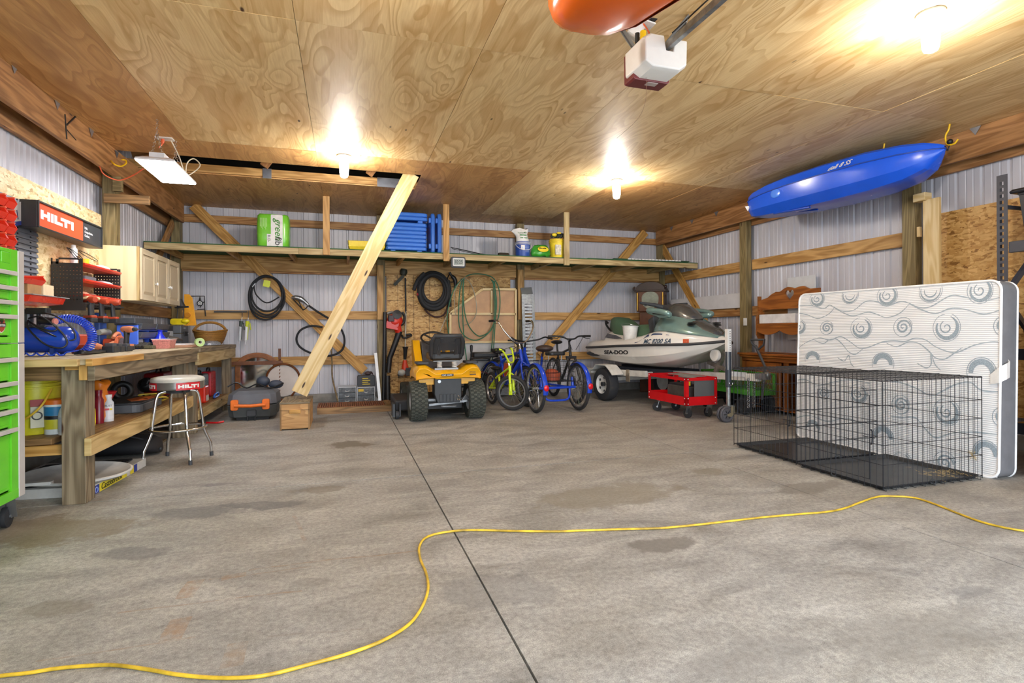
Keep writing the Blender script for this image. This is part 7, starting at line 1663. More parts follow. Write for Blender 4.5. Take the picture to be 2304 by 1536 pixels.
# trailer
t = thing('boat_trailer','white single-axle trailer carrying the watercraft','trailer',SKW(0,1.0,0),rz=SR)
kw = dict(parent=t,world=True)
def LB(x,y,z): return SKW(x,y,z)
K_trl = P('#dcdad3',.4,var=.12)
b = B()
for s_ in (-1,1): b.beam(LB(.46*s_,-.12,.415),LB(.46*s_,1.72,.475),.05,.09)
for y in (0,1.62): b.beam(LB(-.46,y,.43+.02*y),LB(.46,y,.43+.02*y),.05,.07)
b.beam(LB(0,1.0,.44),LB(0,3.35,.53),.07,.09); b.beam(LB(-.46,.85,.34),LB(.46,.85,.34),.05,.06); b.make('frame',K_trl,bev=.004,**kw)
for s_ in (-1,1):
    b = B(); b.beam(LB(.24*s_,.12,.478),LB(.24*s_,2.0,.50),.09,.09); b.make('bunk',P('#2b2f38',.9),bev=.012,**kw)
    c = LB(.60*s_,.85,.262); ax = Rs @ V((1,0,0)) * s_
    b = B(); R_ = .262; b.lathe([(R_*.58,-.085),(R_*.80,-.09),(R_*.95,-.08),(R_,-.05),(R_,.05),(R_*.95,.08),(R_*.80,.09),(R_*.58,.085)],c,ax,44,closed=True); w_ = b.make('tire',P('#35363a',.8,var=.15),smooth=35,**kw)
    b = B(); b.lathe([(.001,.02),(.06,.025),(.10,.045),(.125,.05),(.15,.085),(.156,.085),(.156,-.08),(.001,-.08)],c,ax,40); b.make('wheel_rim',K_white,parent=w_,smooth=35)
    x_, y_, _ = frame_of(ax); b = B()
    for k in range(5): a = 2 * pi * k / 5; b.rod(c+(x_*cos(a)+y_*sin(a))*.112+ax*.045,c+(x_*cos(a)+y_*sin(a))*.112+ax*.053,.022,12)
    b.make('rim_slot',K_dgrey,parent=w_)
    b = B(); b.rod(c,c+ax*.075,.035,14); b.make('hub',K_dgrey,parent=w_)
    b = B(); pf = [(-.34,-.05),(-.22,.0),(-.14,.07),(.14,.07),(.26,.0),(.34,-.07)]
    for i in range(5):
        a_, c_ = pf[i], pf[i+1]; b.beam(LB(.60*s_,.85+a_[0],.50+a_[1]),LB(.60*s_,.85+c_[0],.50+c_[1]),.21,.012)
    b.make('fender',K_trl,**kw)
    b = B(); b.box(LB(.62*s_,-.02+.30,.455),(.10,.04,.07),Rs); b.beam(LB(.62*s_,.30,.455),LB(.62*s_,.52,.455),.10,.07); b.make('fender_bracket',K_trl,**kw)
    b = B(); b.box(LB(.62*s_,.265,.455),(.10,.03,.06),Rs); b.make('tail_light',P('#b0181c',.25),**kw)
    b = B(); b.box(LB(.49*s_,1.30,.40),(.02,.08,.14),Rs); b.box(LB(.49*s_,1.30,.49),(.03,.06,.05),Rs); b.make('bunk_bracket',P('#a99a86',.4,.6),**kw)
b = B(); b.beam(LB(0,2.62,.55),LB(0,2.80,.84),.05,.05); b.tube([LB(.05,2.68,.73),LB(0,2.66,.78)],.02,8); b.beam(LB(.02,2.5,.68),LB(.02,2.95,.56),.03,.05); b.make('winch_post',P('#9b9890',.4,.7,var=.3),**kw)
b = B(); b.lathe([(.02,-.02),(.075,-.025),(.08,0),(.075,.025),(.02,.02)],LB(.08,2.70,.78),Rs @ V((1,0,0)),24); b.make('winch_drum',K_white,smooth=45,**kw)
for x in (-.04,.05):
    b = B(); z = .50; k = 0; c = LB(x,3.22,0)
    while z > .16:
        b.torus((c.x,c.y,z),(1,.2,0) if k % 2 else (.2,1,0),.014,.004,12,5); z -= .026; k += 1
    b.make('safety_chain',K_steel,**kw)
b = B(); b.box(LB(0,3.40,.55),(.09,.16,.07),Rs); b.ball(LB(0,3.46,.57),.04); b.make('coupler',P('#8d8f8e',.4,.7),smooth=40,**kw)
# tongue jack
jc = V((4.452,5.47,0)); zt = 1.125
b = B(); b.beam((jc.x,jc.y,.63),(jc.x,jc.y,zt),.055,.055,up=(0,1,0)); b.beam(jc+V((.03,.02,.58)),LB(0,3.12,.55),.05,.06); b.make('jack_post',K_white,bev=.003,**kw)
b = B()
for k in range(17): b.box((jc.x+.005,jc.y-.0285,zt-.03-k*.028),(.010,.002,.010))
b.make('post_hole',K_black,**kw)
b = B(); b.rod((jc.x,jc.y,.42),(jc.x,jc.y,.85),.036,20); b.make('jack_sleeve',P('#3a4049',.35),smooth=40,**kw)
b = B(); b.rod((jc.x,jc.y,.20),(jc.x,jc.y,.42),.026,16); b.bb(jc.x-.04,jc.x+.05,jc.y-.05,jc.y+.05,.188,.20); b.make('jack_tube',K_galv,smooth=40,**kw)
b = B()
for s_ in (-1,1): b.prism([(-.005,.19),(.045,.19),(.045,.11),(.0,.065),(-.055,.075),(-.055,.10),(-.01,.115)],(jc.x+.0,jc.y+.055*s_,0),(1,0,0),(0,0,1),(0,.006,0))
b.make('caster_fork',P('#a9a287',.4,.6),**kw)
for s_ in (-1,1):
    b = B(); b.lathe([(.012,-.018),(.055,-.018),(.066,-.012),(.085,-.018),(.095,-.01),(.095,.01),(.085,.018),(.066,.012),(.055,.018),(.012,.018)],(jc.x-.05,jc.y+.028*s_,.095),(0,1,0),32); b.make('jack_wheel',P('#55545a',.6),smooth=35,**kw)
    b = B()
    for k in range(6): a = k * pi / 3; b.beam((jc.x-.05+.015*cos(a),jc.y+.028*s_-.019,.095+.015*sin(a)),(jc.x-.05+.055*cos(a),jc.y+.028*s_-.019,.095+.055*sin(a)),.008,.003,up=(0,1,0))
    b.make('wheel_web',K_black,**kw)
b = B(); b.tube(arc((jc.x-.0,jc.y-.045,.47),.025,pi*.9,pi*2.1,(1,0,0),(0,0,1),10),.004,6); b.make('pull_pin',K_chrome,**kw)
# ---------------------------------------------------------------- red rolling cart
cN, cL, cR = V((4.085,5.80,0)), V((4.075,6.66,0)), V((4.545,5.815,0))
u = (cL-cN); Lu = u.length; u.normalize(); v_ = V((u.y,-u.x,0)); Wv = .465
t = thing('rolling_cart','red steel rolling cart with mesh sides holding batteries, parked before the trailer','cart',cN+u*Lu/2+v_*Wv/2)
z0, z1 = .165, .515; K_r = P('#d4141c',.3,var=.05)
def C4(a,c,z): return cN + u * a + v_ * c + V((0,0,z))
b = B()
for (a,c) in ((0,0),(Lu,0),(0,Wv),(Lu,Wv)):
    sa, sc_ = (1 if a == 0 else -1), (1 if c == 0 else -1)
    b.beam(C4(a,c+sc_*.02,z0),C4(a,c+sc_*.02,z1),.003,.04,up=v_); b.beam(C4(a+sa*.02,c,z0),C4(a+sa*.02,c,z1),.04,.003,up=v_)
for z, h in ((z1-.02,.04),(z0+.055,.11)):
    for c in (0,Wv): b.beam(C4(0,c,z),C4(Lu,c,z),.003,h)
    for a in (0,Lu): b.beam(C4(a,0,z),C4(a,Wv,z),.003,h)
b.beam(C4(Lu/2,0,z0+.005),C4(Lu/2,Wv,z0+.005),Lu,.004); b.make('frame',K_r,**kw) if False else b.make('frame',K_r,parent=t)
b = B()
for (a,c,s2) in [(0,Wv*q,0) for q in (.06,.94)] + [(Lu*q,0,1) for q in (.03,.97)]:
    for z in (z1-.02,z0+.02,z0+.09):
        n = -u if not s2 else -v_; p = C4(a,c,z); b.rod(p+n*.001,p+n*.006,.007,10)
b.make('rivet',K_white,parent=t)
M_mesh = G('grey_mesh'); g = M_mesh; ch = g.n('TexChecker',{'Vector':g.map(g.geo(),(1,1,1)),'Scale':260.0}).outputs['Fac']; M_mesh = g.bsdf(g.mix(ch,hexc('#77797a'),hexc('#4d4f50')),.5,.2)
b = B(); b.beam(C4(.012,.13,z0+.215),C4(.012,Wv-.03,z0+.215),.003,.21); b.make('end_mesh',M_mesh,parent=t)
b = B(); b.rod(C4(0,0,z0),C4(0,0,z0),.001) if False else b.box(C4(.02,.06,z1-.075),(.035,.01,.05),Rs); b.make('yellow_switch',P('#d8b62a',.4),parent=t)
for k, (a,c) in enumerate(((.10,.08),(Lu-.08,.08),(.10,Wv-.08),(Lu-.08,Wv-.08))): p = C4(a-.06,c,0); caster(t,p.x,p.y,z0,r=.062,yaw=(.3,1.1,.2,.9)[k])
p = C4(.36,.21,z0+.008)
t3 = thing('car_battery','dark grey box with a handle and white scribble standing inside the red cart','battery',p)
Rc = Matrix.Rotation(atan2(u.y,u.x),3,'Z')
b = B(); b.rbox(p+V((0,0,.105)),(.46,.17,.21),.01,R=Rc); b.make('case',P('#4b4a47',.55,var=.2),parent=t3,bev=.006)
b = B(); b.rbox(p+V((0,0,.225)),(.40,.15,.03),.01,R=Rc); b.tube([p+Rc @ V((-.12,-.0,.24)),p+Rc @ V((-.10,-.0,.275)),p+Rc @ V((.10,0,.275)),p+Rc @ V((.12,0,.24))],.012,8); b.make('lid_handle',P('#2f3033',.5),parent=t3)
pv = [p-v_*.088+u*(.05-.0)+V((0,0,.05))]
b = B(); sp = [p-v_*.0875+u*(.12-.02*k)+V((0,0,.05+.018*((k*7) % 3-1))) for k in range(12)]; b.tube(spline(sp,4),.002,5); b.make('scribble',K_white,parent=t3)
p2 = C4(.30,.38,z0+.008); b = B(); b.rbox(p2+V((0,0,.11)),(.20,.12,.22),.01,R=Rc); tag(recenter(b.make('charger_box',P('#55565a',.5),bev=.006)),'grey box at the back inside the red cart behind the mesh end','box')
# cardboard sheet lying on the cart top
p3 = C4(Lu*.45,Wv*.62,z1+.002); b = B(); b.rbox(p3,(.55,.22,.006),.01,R=Rc); tag(recenter(b.make('flat_panel',P('#8d8c86',.5))),'grey flat sheet lying on top of the red cart','panel')
# ---------------------------------------------------------------- green garden wagon behind the crates
gx, gy = 5.215, 6.25
t = thing('garden_wagon','green mesh garden wagon with black wheels behind the trailer tongue','wagon',(gx,gy,0),rz=pi/2)
kw = dict(parent=t,world=False); K_wag = P('#4aa12c',.4,var=.1)
WW = .175
b = B(); b.bb(-.53,.53,-WW,WW,.285,.30)
for s_ in (-1,1):
    b.bb(-.53,.53,WW*s_-.008,WW*s_+.008,.26,.33); b.bb(.53*s_-.008,.53*s_+.008,-WW,WW,.26,.33); b.bb(-.53,.53,WW*s_-.008,WW*s_+.008,.52,.54); b.bb(.53*s_-.008,.53*s_+.008,-WW,WW,.52,.54)
    for x in (-.51,0,.51): b.bb(x-.018,x+.018,WW*s_-.01,WW*s_+.01,.32,.54)
b.make('bed',K_wag,**kw)
b = B()
for k in range(30):
    x = -.53 + 1.06 * k / 29
    for dx in (-.10,.10):
        x2 = max(-.53,min(.53,x+dx)); f = (x2-x) / dx
        for y in (-WW,WW): b.tube([(x,y,.33),(x2,y,.33+.19*f)],.0016,4)
for k in range(9):
    y = -WW + 2 * WW * k / 8
    for dy in (-.10,.10):
        y2 = max(-WW,min(WW,y+dy)); f = (y2-y) / dy; b.tube([(-.53,y,.33),(-.53,y2,.33+.19*f)],.0016,4)
b.make('wire_side',P('#3c8a26',.4),**kw)
for (x,y) in ((-.38,-.20),(.38,-.20),(-.38,.20),(.38,.20)):
    b = B(); b.torus((x,y,.125),(0,1,0),.085,.04,30,10); b.lathe([(.01,-.02),(.055,-.022),(.055,.022),(.01,.02)],(x,y,.125),(0,1,0),18); b.make('wheel',K_rub,smooth=50,**kw)
b = B(); b.rod((-.38,-.2,.125),(-.38,.2,.125),.012); b.rod((.38,-.2,.125),(.38,.2,.125),.012); b.bb(-.4,.4,-.03,.03,.15,.26); b.make('axle',K_black,**kw)
hp, hq, h0 = AX(1722,826,5.12), AX(1700,778,5.12), V((5.12,5.66,.22))
b = B(); b.tube([h0,hp,hq],.020,8,sq=(1,.7)); b.make('pull_bar',K_dgrey,parent=t,smooth=50)
e1, e2 = AX(1690,764,5.12), AX(1720,764,5.12); e3 = AX(1718,776,5.12); hq2 = AX(1706,786,5.12)
b = B(); b.tube([hq2,AX(1692,772,5.12),e1,e2,e3,hq2],.014,8); b.make('pull_handle',K_dgrey,parent=t,smooth=50)
# ---------------------------------------------------------------- wire dog crates
K_wire = P('#25272d',.45,.4,var=.08)
def crate(label,x0,x1,y0,y1,H,straw=False):
    t = thing('dog_crate',label,'dog crate',((x0+x1)/2,(y0+y1)/2,0))
    zs = [.03,H*.24,H*.42,H*.60,H*.78,H]
    def panel(a,c,name,door=None):
        a, c = V(a), V(c); L = (c-a).length; d = (c-a) / L; n = int(L/.0445); b = B(); nn = d.cross(V((0,0,1)))
        for i in range(n+1):
            p = a + d * L * i / n; b.tube([p+V((0,0,.012)),p+V((0,0,H))],.0016 if 0 < i < n else .003,5)
        for z in zs: b.tube([a+V((0,0,z))+nn*.003,c+V((0,0,z))+nn*.003],.0024,5)
        o = b.make(name,K_wire,parent=t)
        if door:
            f0, f1, z0, z1 = door; b = B(); q = [a+d*L*f0+V((0,0,z0))-nn*.006,a+d*L*f1+V((0,0,z0))-nn*.006,a+d*L*f1+V((0,0,z1))-nn*.006,a+d*L*f0+V((0,0,z1))-nn*.006]
            b.tube(q,.0032,6,closed=True); m = (q[1]+q[2]) / 2 if f1 < .9 else (q[0]+q[3]) / 2
            b.tube(spline([m-nn*.01+V((0,0,.05)),m-nn*.025+V((0,0,.04)),m-nn*.025-V((0,0,.04)),m-nn*.01-V((0,0,.05))],3),.005,6); b.tube([m-d*.05,m+d*.04],.003,5); b.make('door_frame',K_wire,parent=o)
    e = .006
    panel((x0,y0,0),(x1,y0,0),'wire_panel'); panel((x0,y1,0),(x1,y1,0),'wire_panel')
    panel((x0,y1,0),(x0,y0,0),'wire_panel',(.28,.86,.06,H*.86)); panel((x1,y0,0),(x1,y1,0),'wire_panel')
    b = B(); nx, ny = int((x1-x0)/.0445), int((y1-y0)/.13)
    for i in range(nx+1): x = x0 + (x1-x0) * i / nx; b.tube([(x,y0,H+.003),(x,y1,H+.003)],.0016,5)
    for i in range(ny+1): y = y0 + (y1-y0) * i / ny; b.tube([(x0,y,H+.006),(x1,y,H+.006)],.0024,5)
    b.make('top_panel',K_wire,parent=t)
    b = B(); X0, X1, Y0, Y1 = x0 + .012, x1 - .012, y0 + .012, y1 - .012
    def rr(m,z): return [(X0+m,Y0+m,z),(X1-m,Y0+m,z),(X1-m,Y1-m,z),(X0+m,Y1-m,z)]
    b.loft([rr(.02,.004),rr(0,.03),rr(-.004,.031),rr(.004,.028),rr(.028,.009)]); b.make('plastic_tray',P('#2a2b2d',.35,var=.2,scale=7),parent=t,bev=.002)
    b = B()
    for i in range(0,nx,2): x = x0 + (x1-x0) * (i+.5) / nx; b.tube([(x,y0,.03),(x,y0-.006,.004),(x,y0+.05,.003)],.0018,5)
    for i in range(0,int((y1-y0)/.09)): y = y0 + .05 + .09 * i; b.tube([(x0,y,.03),(x0-.006,y,.004),(x0+.05,y,.003)],.0018,5)
    b.make('floor_wire',K_wire,parent=t)
    b = B()
    for (x,y) in ((x0-.004,y0+(y1-y0)*.52),(x0+(x1-x0)*.48,y0-.004)): b.lathe([(.012,-.004),(.018,-.004),(.018,.004),(.012,.004)],(x,y,.03),(1,1,0),14,closed=True)
    b.make('tray_clip',K_black,parent=t)
    return t
c1 = crate('black wire dog crate in front, its tray corner nearest the yellow cord',3.50,4.47,2.755,3.495,.752)
crate('black wire dog crate behind the other one, nearer the trailer jack',3.545,4.42,3.53,4.28,.745)
b = B(); random.seed(11)
for k in range(70):
    x, y = 4.3 + random.gauss(0,.10), 2.90 + random.gauss(0,.06); x = min(4.43,max(3.9,x)); a = random.uniform(0,pi); L = random.uniform(.02,.06); z = random.uniform(.014,.03)
    b.tube([(x,y,z),(x+L*cos(a),y+L*sin(a),z+.006)],.001,3)
for k in range(40): a = random.uniform(0,2*pi); b.tube([(4.44,2.80,.17),(4.44+.03*cos(a),2.80+random.uniform(-.03,.03),.17+.035*sin(a))],.001,3)
o = b.make('straw',P('#b7a070',.8)); o['kind'] = 'stuff'; tag(o,'scattered wisps of straw in the right corner of the front dog crate','straw')
# ---------------------------------------------------------------- mattress
A0, A1 = V((4.557,2.70,.004)), V((4.470,4.47,.004)); tR = AY(2254,628,2.72); tL = AY(1798,662,4.49)
H_ = (tR-A0)
fn_ = (A1-A0).cross(H_).normalized()
if fn_.x > 0: fn_ = -fn_
up_ = H_.normalized(); al = (A1-A0).normalized(); th = .20
t = thing('mattress','white mattress with grey-blue swirls standing on its long edge behind the dog crates','mattress',(4.65,3.6,0))
LW, LH = (A1-A0).length, H_.length
def MP(a,h,d=0.0): return A0 + al * a + up_ * (h*(1+((tL-A1).length/LH-1)*a/LW)) - fn_ * d
def outline(d,m):
    r = .07; pts = []
    for (ca,ch,a0) in ((LW-m-r,LH-m-r,0),(m+r,LH-m-r,pi/2),(m+r,m+r,pi),(LW-m-r,m+r,1.5*pi)):
        for k in range(6): q = a0 + pi / 2 * k / 5; pts.append(MP(ca+r*cos(q),ch+r*sin(q) ,d))
    return pts
M_quilt = G('quilted_fabric'); g = M_quilt; wv = g.n('TexWave',{'Vector':g.obj(),'Scale':21.0,'Distortion':.15},bands_direction='Z').outputs[0]
M_quilt = g.bsdf(g.ramp(wv,[(.0,hexc('#d7d8da')),(.35,hexc('#e9e9e9'))]),.75,0,bump=wv,bstr=.5,bdist=.006)
b = B(); b.loft([outline(0.0,.004),outline(.004,0)],cap=False); k0 = len(b.v)
# gently bulging face grid
n1, n2 = 40, 24
def bulge(a,h): return .010 * sin(pi*min(1,max(0,a/LW))) * sin(pi*min(1,max(0,h/LH))) + .004 * sin(a*9+h*3) * sin(h*6)
b = B(); base = len(b.v)
for i in range(n1+1):
    for j in range(n2+1):
        a, h = .012 + (LW-.024) * i / n1, .012 + (LH-.024) * j / n2
        b.v.append(MP(a,h,-bulge(a,h) if 0 < i < n1 and 0 < j < n2 else .004))
for i in range(n1):
    for j in range(n2): k = i * (n2+1) + j; b.face((k,k+n2+1,k+n2+2,k+1))
b.make('quilted_face',M_quilt,parent=t,smooth=80)
b = B(); b.loft([outline(.006,.002),outline(.02,0),outline(th-.02,0),outline(th-.004,.004)]); b.make('side_band',P('#77787c',.7,var=.08),parent=t,smooth=40)
b = B(); b.tube(outline(.004,.004),.010,8,closed=True); b.tube(outline(th-.004,.004),.010,8,closed=True); b.make('piping',P('#eeeeee',.6),parent=t,smooth=60)
lp = MP(.03,LH*.52,-.012)
b = B(); b.loft([[MP(.06,LH*.47,-.006),MP(.06,LH*.52,-.006)],[MP(.0,LH*.48,-.016),MP(.0,LH*.56,-.016)],[MP(-.022,LH*.50,.03),MP(-.022,LH*.58,.03)],[MP(-.018,LH*.51,.075),MP(-.018,LH*.59,.075)],[MP(-.004,LH*.53,.08),MP(-.004,LH*.60,.08)]],cap=False,closed=False); b.make('care_label',K_white,parent=t,solid=.002)
iv_o, iv_n = A0.copy(), fn_
def FM(px,py):
    r = _ray(px,py); o = V((0,0,1.1)); s = (iv_o-o).dot(iv_n) / r.dot(iv_n); p = o + r * s; q = p - A0
    return q.dot(al), q.dot(up_)
def ribbon(b,pts,w):
    """flat printed ribbon following (a, h) points on the face, w: list of widths"""
    n = len(pts); base = len(b.v)
    for i, (a,h) in enumerate(pts):
        j, k = max(0,i-1), min(n-1,i+1); d = V((pts[k][0]-pts[j][0],pts[k][1]-pts[j][1],0))
        if d.length < 1e-7: d = V((1,0,0))
        d.normalize(); f = i / (n-1) * (len(w)-1); q = int(min(len(w)-2,f)); ww = w[q] + (w[q+1]-w[q]) * (f-q)
        for s_ in (-1,1): aa, hh = a - d.y * ww / 2 * s_, h + d.x * ww / 2 * s_; aa = min(LW-.014,max(.014,aa)); hh = min(LH-.014,max(.014,hh)); b.v.append(MP(aa,hh,-bulge(aa,hh)-.0022))
    for i in range(n-1): k = base + 2 * i; b.face((k,k+1,k+3,k+2))
zx = lambda x, y: FM(1780+x/3.84,600+y/3.84)
b = B()
LN = ([(70,360),(180,355),(290,380),(340,350),(380,365),(460,400),(560,390),(660,315),(760,315),(840,350),(960,310),(1040,325),(1130,360),(1230,350),(1400,255),(1520,265),(1680,295),(1830,260)],
      [(75,420),(150,435),(240,465),(330,430),(385,375)],[(380,370),(480,420),(560,440),(680,405),(760,425),(840,450),(950,415),(1040,330)],[(1040,330),(1150,380),(1270,410),(1400,365),(1520,370),(1680,410),(1830,370)],
      [(45,750),(130,680),(250,635),(350,650),(440,620),(520,660),(600,715),(680,710),(800,665),(900,650),(1000,655),(1090,625),(1180,640),(1270,700),(1400,745),(1480,735),(1600,680),(1740,650),(1830,650)],
      [(215,655),(290,680),(340,650),(400,640),(460,690),(510,750),(570,770),(640,720)],[(840,670),(930,700),(1030,660),(1120,670),(1200,730),(1260,790),(1340,805),(1430,750),(1500,700)],
      [(410,800),(470,830),(510,780),(530,850),(560,880)],[(1100,840),(1180,880),(1225,850),(1225,760),(1260,850),(1310,900)],
      [(880,1000),(960,1010),(1100,1060),(1220,1120),(1320,1080),(1440,1020),(1560,1000),(1640,1060),(1740,1080),(1830,1075)],[(870,1300),(960,1310),(1080,1310),(1160,1400),(1250,1480),(1400,1440),(1560,1430),(1700,1440),(1820,1450)],
      [(20,1010),(120,990),(240,1040),(380,1010),(520,990),(700,1020)],[(20,1330),(160,1300),(320,1350),(480,1320),(640,1380)])
for L in LN:
    P2 = [zx(*p) for p in L]; sp = [(q.x,q.y) for q in spline([(p[0],p[1],0) for p in P2],6)]; ribbon(b,sp,[.004,.011,.006,.012,.006,.010,.004])
b.make('wavy_print',P('#a3aeb5',.8,var=.08,scale=80),parent=t)
SWI = [(235,300,62,0),(525,262,66,1),(845,262,88,0),(1225,212,92,1),(1650,205,112,0),(320,545,58,2),(620,545,92,3),(985,530,84,2),(1360,530,118,3),(1850,510,84,2),(75,540,60,3),(195,815,66,4),(810,850,95,4),(1660,915,130,4),
       (290,1110,50,2),(590,1110,80,3),(960,1200,80,2),(1350,1260,115,3),(1830,1300,84,2),(190,1400,60,4),(800,1480,95,4),(1690,1620,120,4),(1330,1700,100,2),(960,1700,90,3)]
M_pr = P('#97a4ad',.8,var=.25,scale=160)
for sx2, sy2, r2, kd in SWI:
    c = zx(sx2,sy2); e = zx(sx2+r2,sy2); ra = abs(e[0]-c[0]); f = zx(sx2,sy2-r2); rh = abs(f[1]-c[1]); b = B()
    def sw(a0,a1,k0,k1,w,n=40,dx=0,dy=0): ribbon(b,[(c[0]+dx*ra-ra*(k0+(k1-k0)*i/n)*cos(a0+(a1-a0)*i/n),c[1]+dy*rh+rh*(k0+(k1-k0)*i/n)*sin(a0+(a1-a0)*i/n)) for i in range(n+1)],w)
    if kd in (0,3):
        sw(1.2,-3.6,.85,.72,[.004,ra*.22,ra*.34,ra*.30,ra*.2,.01]); sw(2.0,9.5,.5,.10,[.006,ra*.12,ra*.10,.006]); sw(1.2,-4.6,1.05,.98,[.004,.004])
    elif kd == 1: sw(2.9,6.5,.95,.95,[.004,ra*.14,ra*.22,ra*.12,.004]); sw(3.0,6.3,.6,.6,[.004,ra*.12,ra*.16,.004]); sw(2.8,6.6,1.12,1.12,[.004,.004])
    elif kd == 2: sw(0,12,.75,.06,[ra*.12,ra*.22,ra*.2,ra*.10,.006]); sw(.2,6.0,1.0,1.0,[.004,.005,.004]); sw(-1.4,.8,.95,.85,[.004,ra*.10,.006])
    else: sw(-.1,3.24,.72,.72,[ra*.30,ra*.42,ra*.46,ra*.42,ra*.30]); sw(-.4,3.5,1.0,1.0,[.004,.006,.004])
    b.make('swirl_print',M_pr,parent=t)
# ---------------------------------------------------------------- wooden dresser and hutch behind the crates
M_pine = wood('honey_pine','#a9672c','#7c441a',ring=5,knots=True,dirt=.2,rough=.35)
dx0, dx1, dy0, dy1, dz = 5.40, 5.735, 4.45, 6.42, AX(1720,795,5.40).z
t = thing('dresser','honey brown wooden dresser with a scalloped hutch behind the trailer tongue','dresser',(5.62,5.4,0))
b = B(); b.bb(dx0+.03,dx1,dy0,dy0+.02,.02,dz-.11,along=2); b.bb(dx0+.03,dx1,dy1-.06,dy1-.04,.02,dz-.11,along=2); b.bb(dx0+.06,dx1,dy0+.02,dy1-.06,.05,.07); b.bb(dx1-.015,dx1,dy0,dy1-.04,.07,dz-.11); b.bb(dx0+.03,dx0+.05,5.55,5.62,.05,dz-.11,along=2); b.make('carcass',M_pine,parent=t)
b = B(); b.bb(dx0-.02,dx1,dy0-.01,dy1,dz-.03,dz,along=1); b.bb(dx0-.005,dx1,dy0,dy1-.02,dz-.06,dz-.03,along=1); b.bb(dx0+.02,dx1,dy0,dy1-.04,dz-.11,dz-.06,along=1); b.make('top',M_pine,parent=t,bev=.006)
b = B(); ya, yb = 5.66, 6.36; b.bb(dx0+.02,dx0+.04,ya,ya+.08,.1,dz-.12,along=2); b.bb(dx0+.02,dx0+.04,yb-.08,yb,.1,dz-.12,along=2); b.bb(dx0+.02,dx0+.04,ya+.08,yb-.08,dz-.20,dz-.12,along=1); b.bb(dx0+.02,dx0+.04,ya+.08,yb-.08,.1,.18,along=1); b.bb(dx0+.03,dx0+.036,ya+.08,yb-.08,.18,dz-.20,along=1); b.make('door',M_pine,parent=t,bev=.004)
hy1 = 6.30; hx = 5.60; zs_ = AX(1740,729,hx).z; zt_ = AX(1730,650,5.72).z
for y in (hy1-.02,4.6):
    b = B(); b.prism([(5.62,dz),(dx1,dz),(dx1,zs_+.18),(5.70,zs_+.18),(5.60,zs_+.12),(5.60,zs_-.14),(5.66,zs_-.26)],(0,y,0),(1,0,0),(0,0,1),(0,.02,0))
    b.make('hutch_side',M_pine,parent=t)
b = B(); b.bb(5.60,dx1,4.62,hy1-.02,zs_-.012,zs_+.012,along=1); b.make('hutch_shelf',M_pine,parent=t,bev=.004)
b = B(); pts = [(4.62,zs_-.014),(hy1-.02,zs_-.014)]; n = 60
for i in range(n+1): y = hy1 - .02 - (hy1-.02-4.62) * i / n; pts.append((y,zs_-.085-.06*abs(sin((hy1-y)*7.2))**.8))
b.prism(pts,(5.60,0,0),(0,1,0),(0,0,1),(.018,0,0)); b.make('scalloped_valance',M_pine,parent=t)
# headboard with heart cut-out
ya, yb = AX(1708,680,5.76).y, AX(1846,660,5.76).y; zb = AX(1720,697,5.76).z
t = thing('headboard','honey brown curved wooden headboard with a heart-shaped hole above the dresser','headboard',(5.76,(ya+yb)/2,0))
prof = [(0,.17),(.03,.205),(.08,.215),(.16,.20),(.20,.19),(.28,.24),(.38,.275),(.46,.27),(.55,.315),(.62,.335),(.68,.325),(.75,.30),(.82,.32),(.92,.325),(1.02,.275),(1.08,.265),(1.14,.30),(1.2,.30)]
Lh = ya - yb; hs = Lh / 1.2; hc = ya - AX(1778,662,5.76).y; hz = AX(1778,662,5.76).z - zb
heart = []
for k in range(28):
    q = 2 * pi * k / 28; heart.append((hc+.0050*16*sin(q)**3*.95,hz+.0036*(13*cos(q)-5*cos(2*q)-2*cos(3*q)-cos(4*q))))
# outer outline resampled by angle about the heart so the ring can be bridged
outer = [(p[0]*hs,p[1]*hs*1.0) for p in prof][::1] + [(1.2*hs,0),(0,0)]
def hit(ang):
    dx, dy = sin(ang), cos(ang); best = None
    for i in range(len(outer)):
        (x1,y1), (x2,y2) = outer[i], outer[(i+1) % len(outer)]; ex, ey = x2 - x1, y2 - y1; den = dx * ey - dy * ex
        if abs(den) < 1e-9: continue
        tt = ((x1-hc)*ey-(y1-hz)*ex) / den; uu = ((x1-hc)*dy-(y1-hz)*dx) / den
        if tt > 0 and 0 <= uu <= 1 and (best is None or tt < best): best = tt
    return (hc+dx*(best or .1),hz+dy*(best or .1))
N = 120; angs = [2*pi*k/N for k in range(N)]
def heart_at(ang):
    best, bp = 9, None
    for p in heartd:
        a = atan2(p[0]-hc,p[1]-hz); d = abs((a-ang+pi) % (2*pi)-pi)
        if d < best: best, bp = d, p
    return bp
heartd = [(hc+.0050*16*sin(q)**3*.95,hz+.0050*(13*cos(q)-5*cos(2*q)-2*cos(3*q)-cos(4*q))) for q in [2*pi*k/720 for k in range(720)]]
b = B(); O = [hit(a) for a in angs]; I = [heart_at(a) for a in angs]
for x in (5.745,5.77):
    for p in O + I: b.v.append(V((x,ya-p[0],zb+p[1])))
def fu(*i): b.face(i,[(-(b.v[k].y),b.v[k].z) for k in i])
for k in range(N):
    j = (k+1) % N; fu(k,j,N+j,N+k); fu(2*N+k,3*N+k,3*N+j,2*N+j); fu(k,2*N+k,2*N+j,j); fu(N+k,N+j,3*N+j,3*N+k)
b.make('curved_board',M_pine,parent=t)
b = B(); b.bb(5.745,5.77,ya-.06,ya,.0,zb,along=2); b.bb(5.745,5.77,yb,yb+.06,0,zb,along=2)
b.bb(5.74,5.80,ya-.002,ya+.012,zb-.02,zb+.2); b.make('headboard_leg',M_pine,parent=t)
q = AX(1752,715,5.68); y0, y1 = AX(1793,712,5.66).y, AX(1712,712,5.66).y
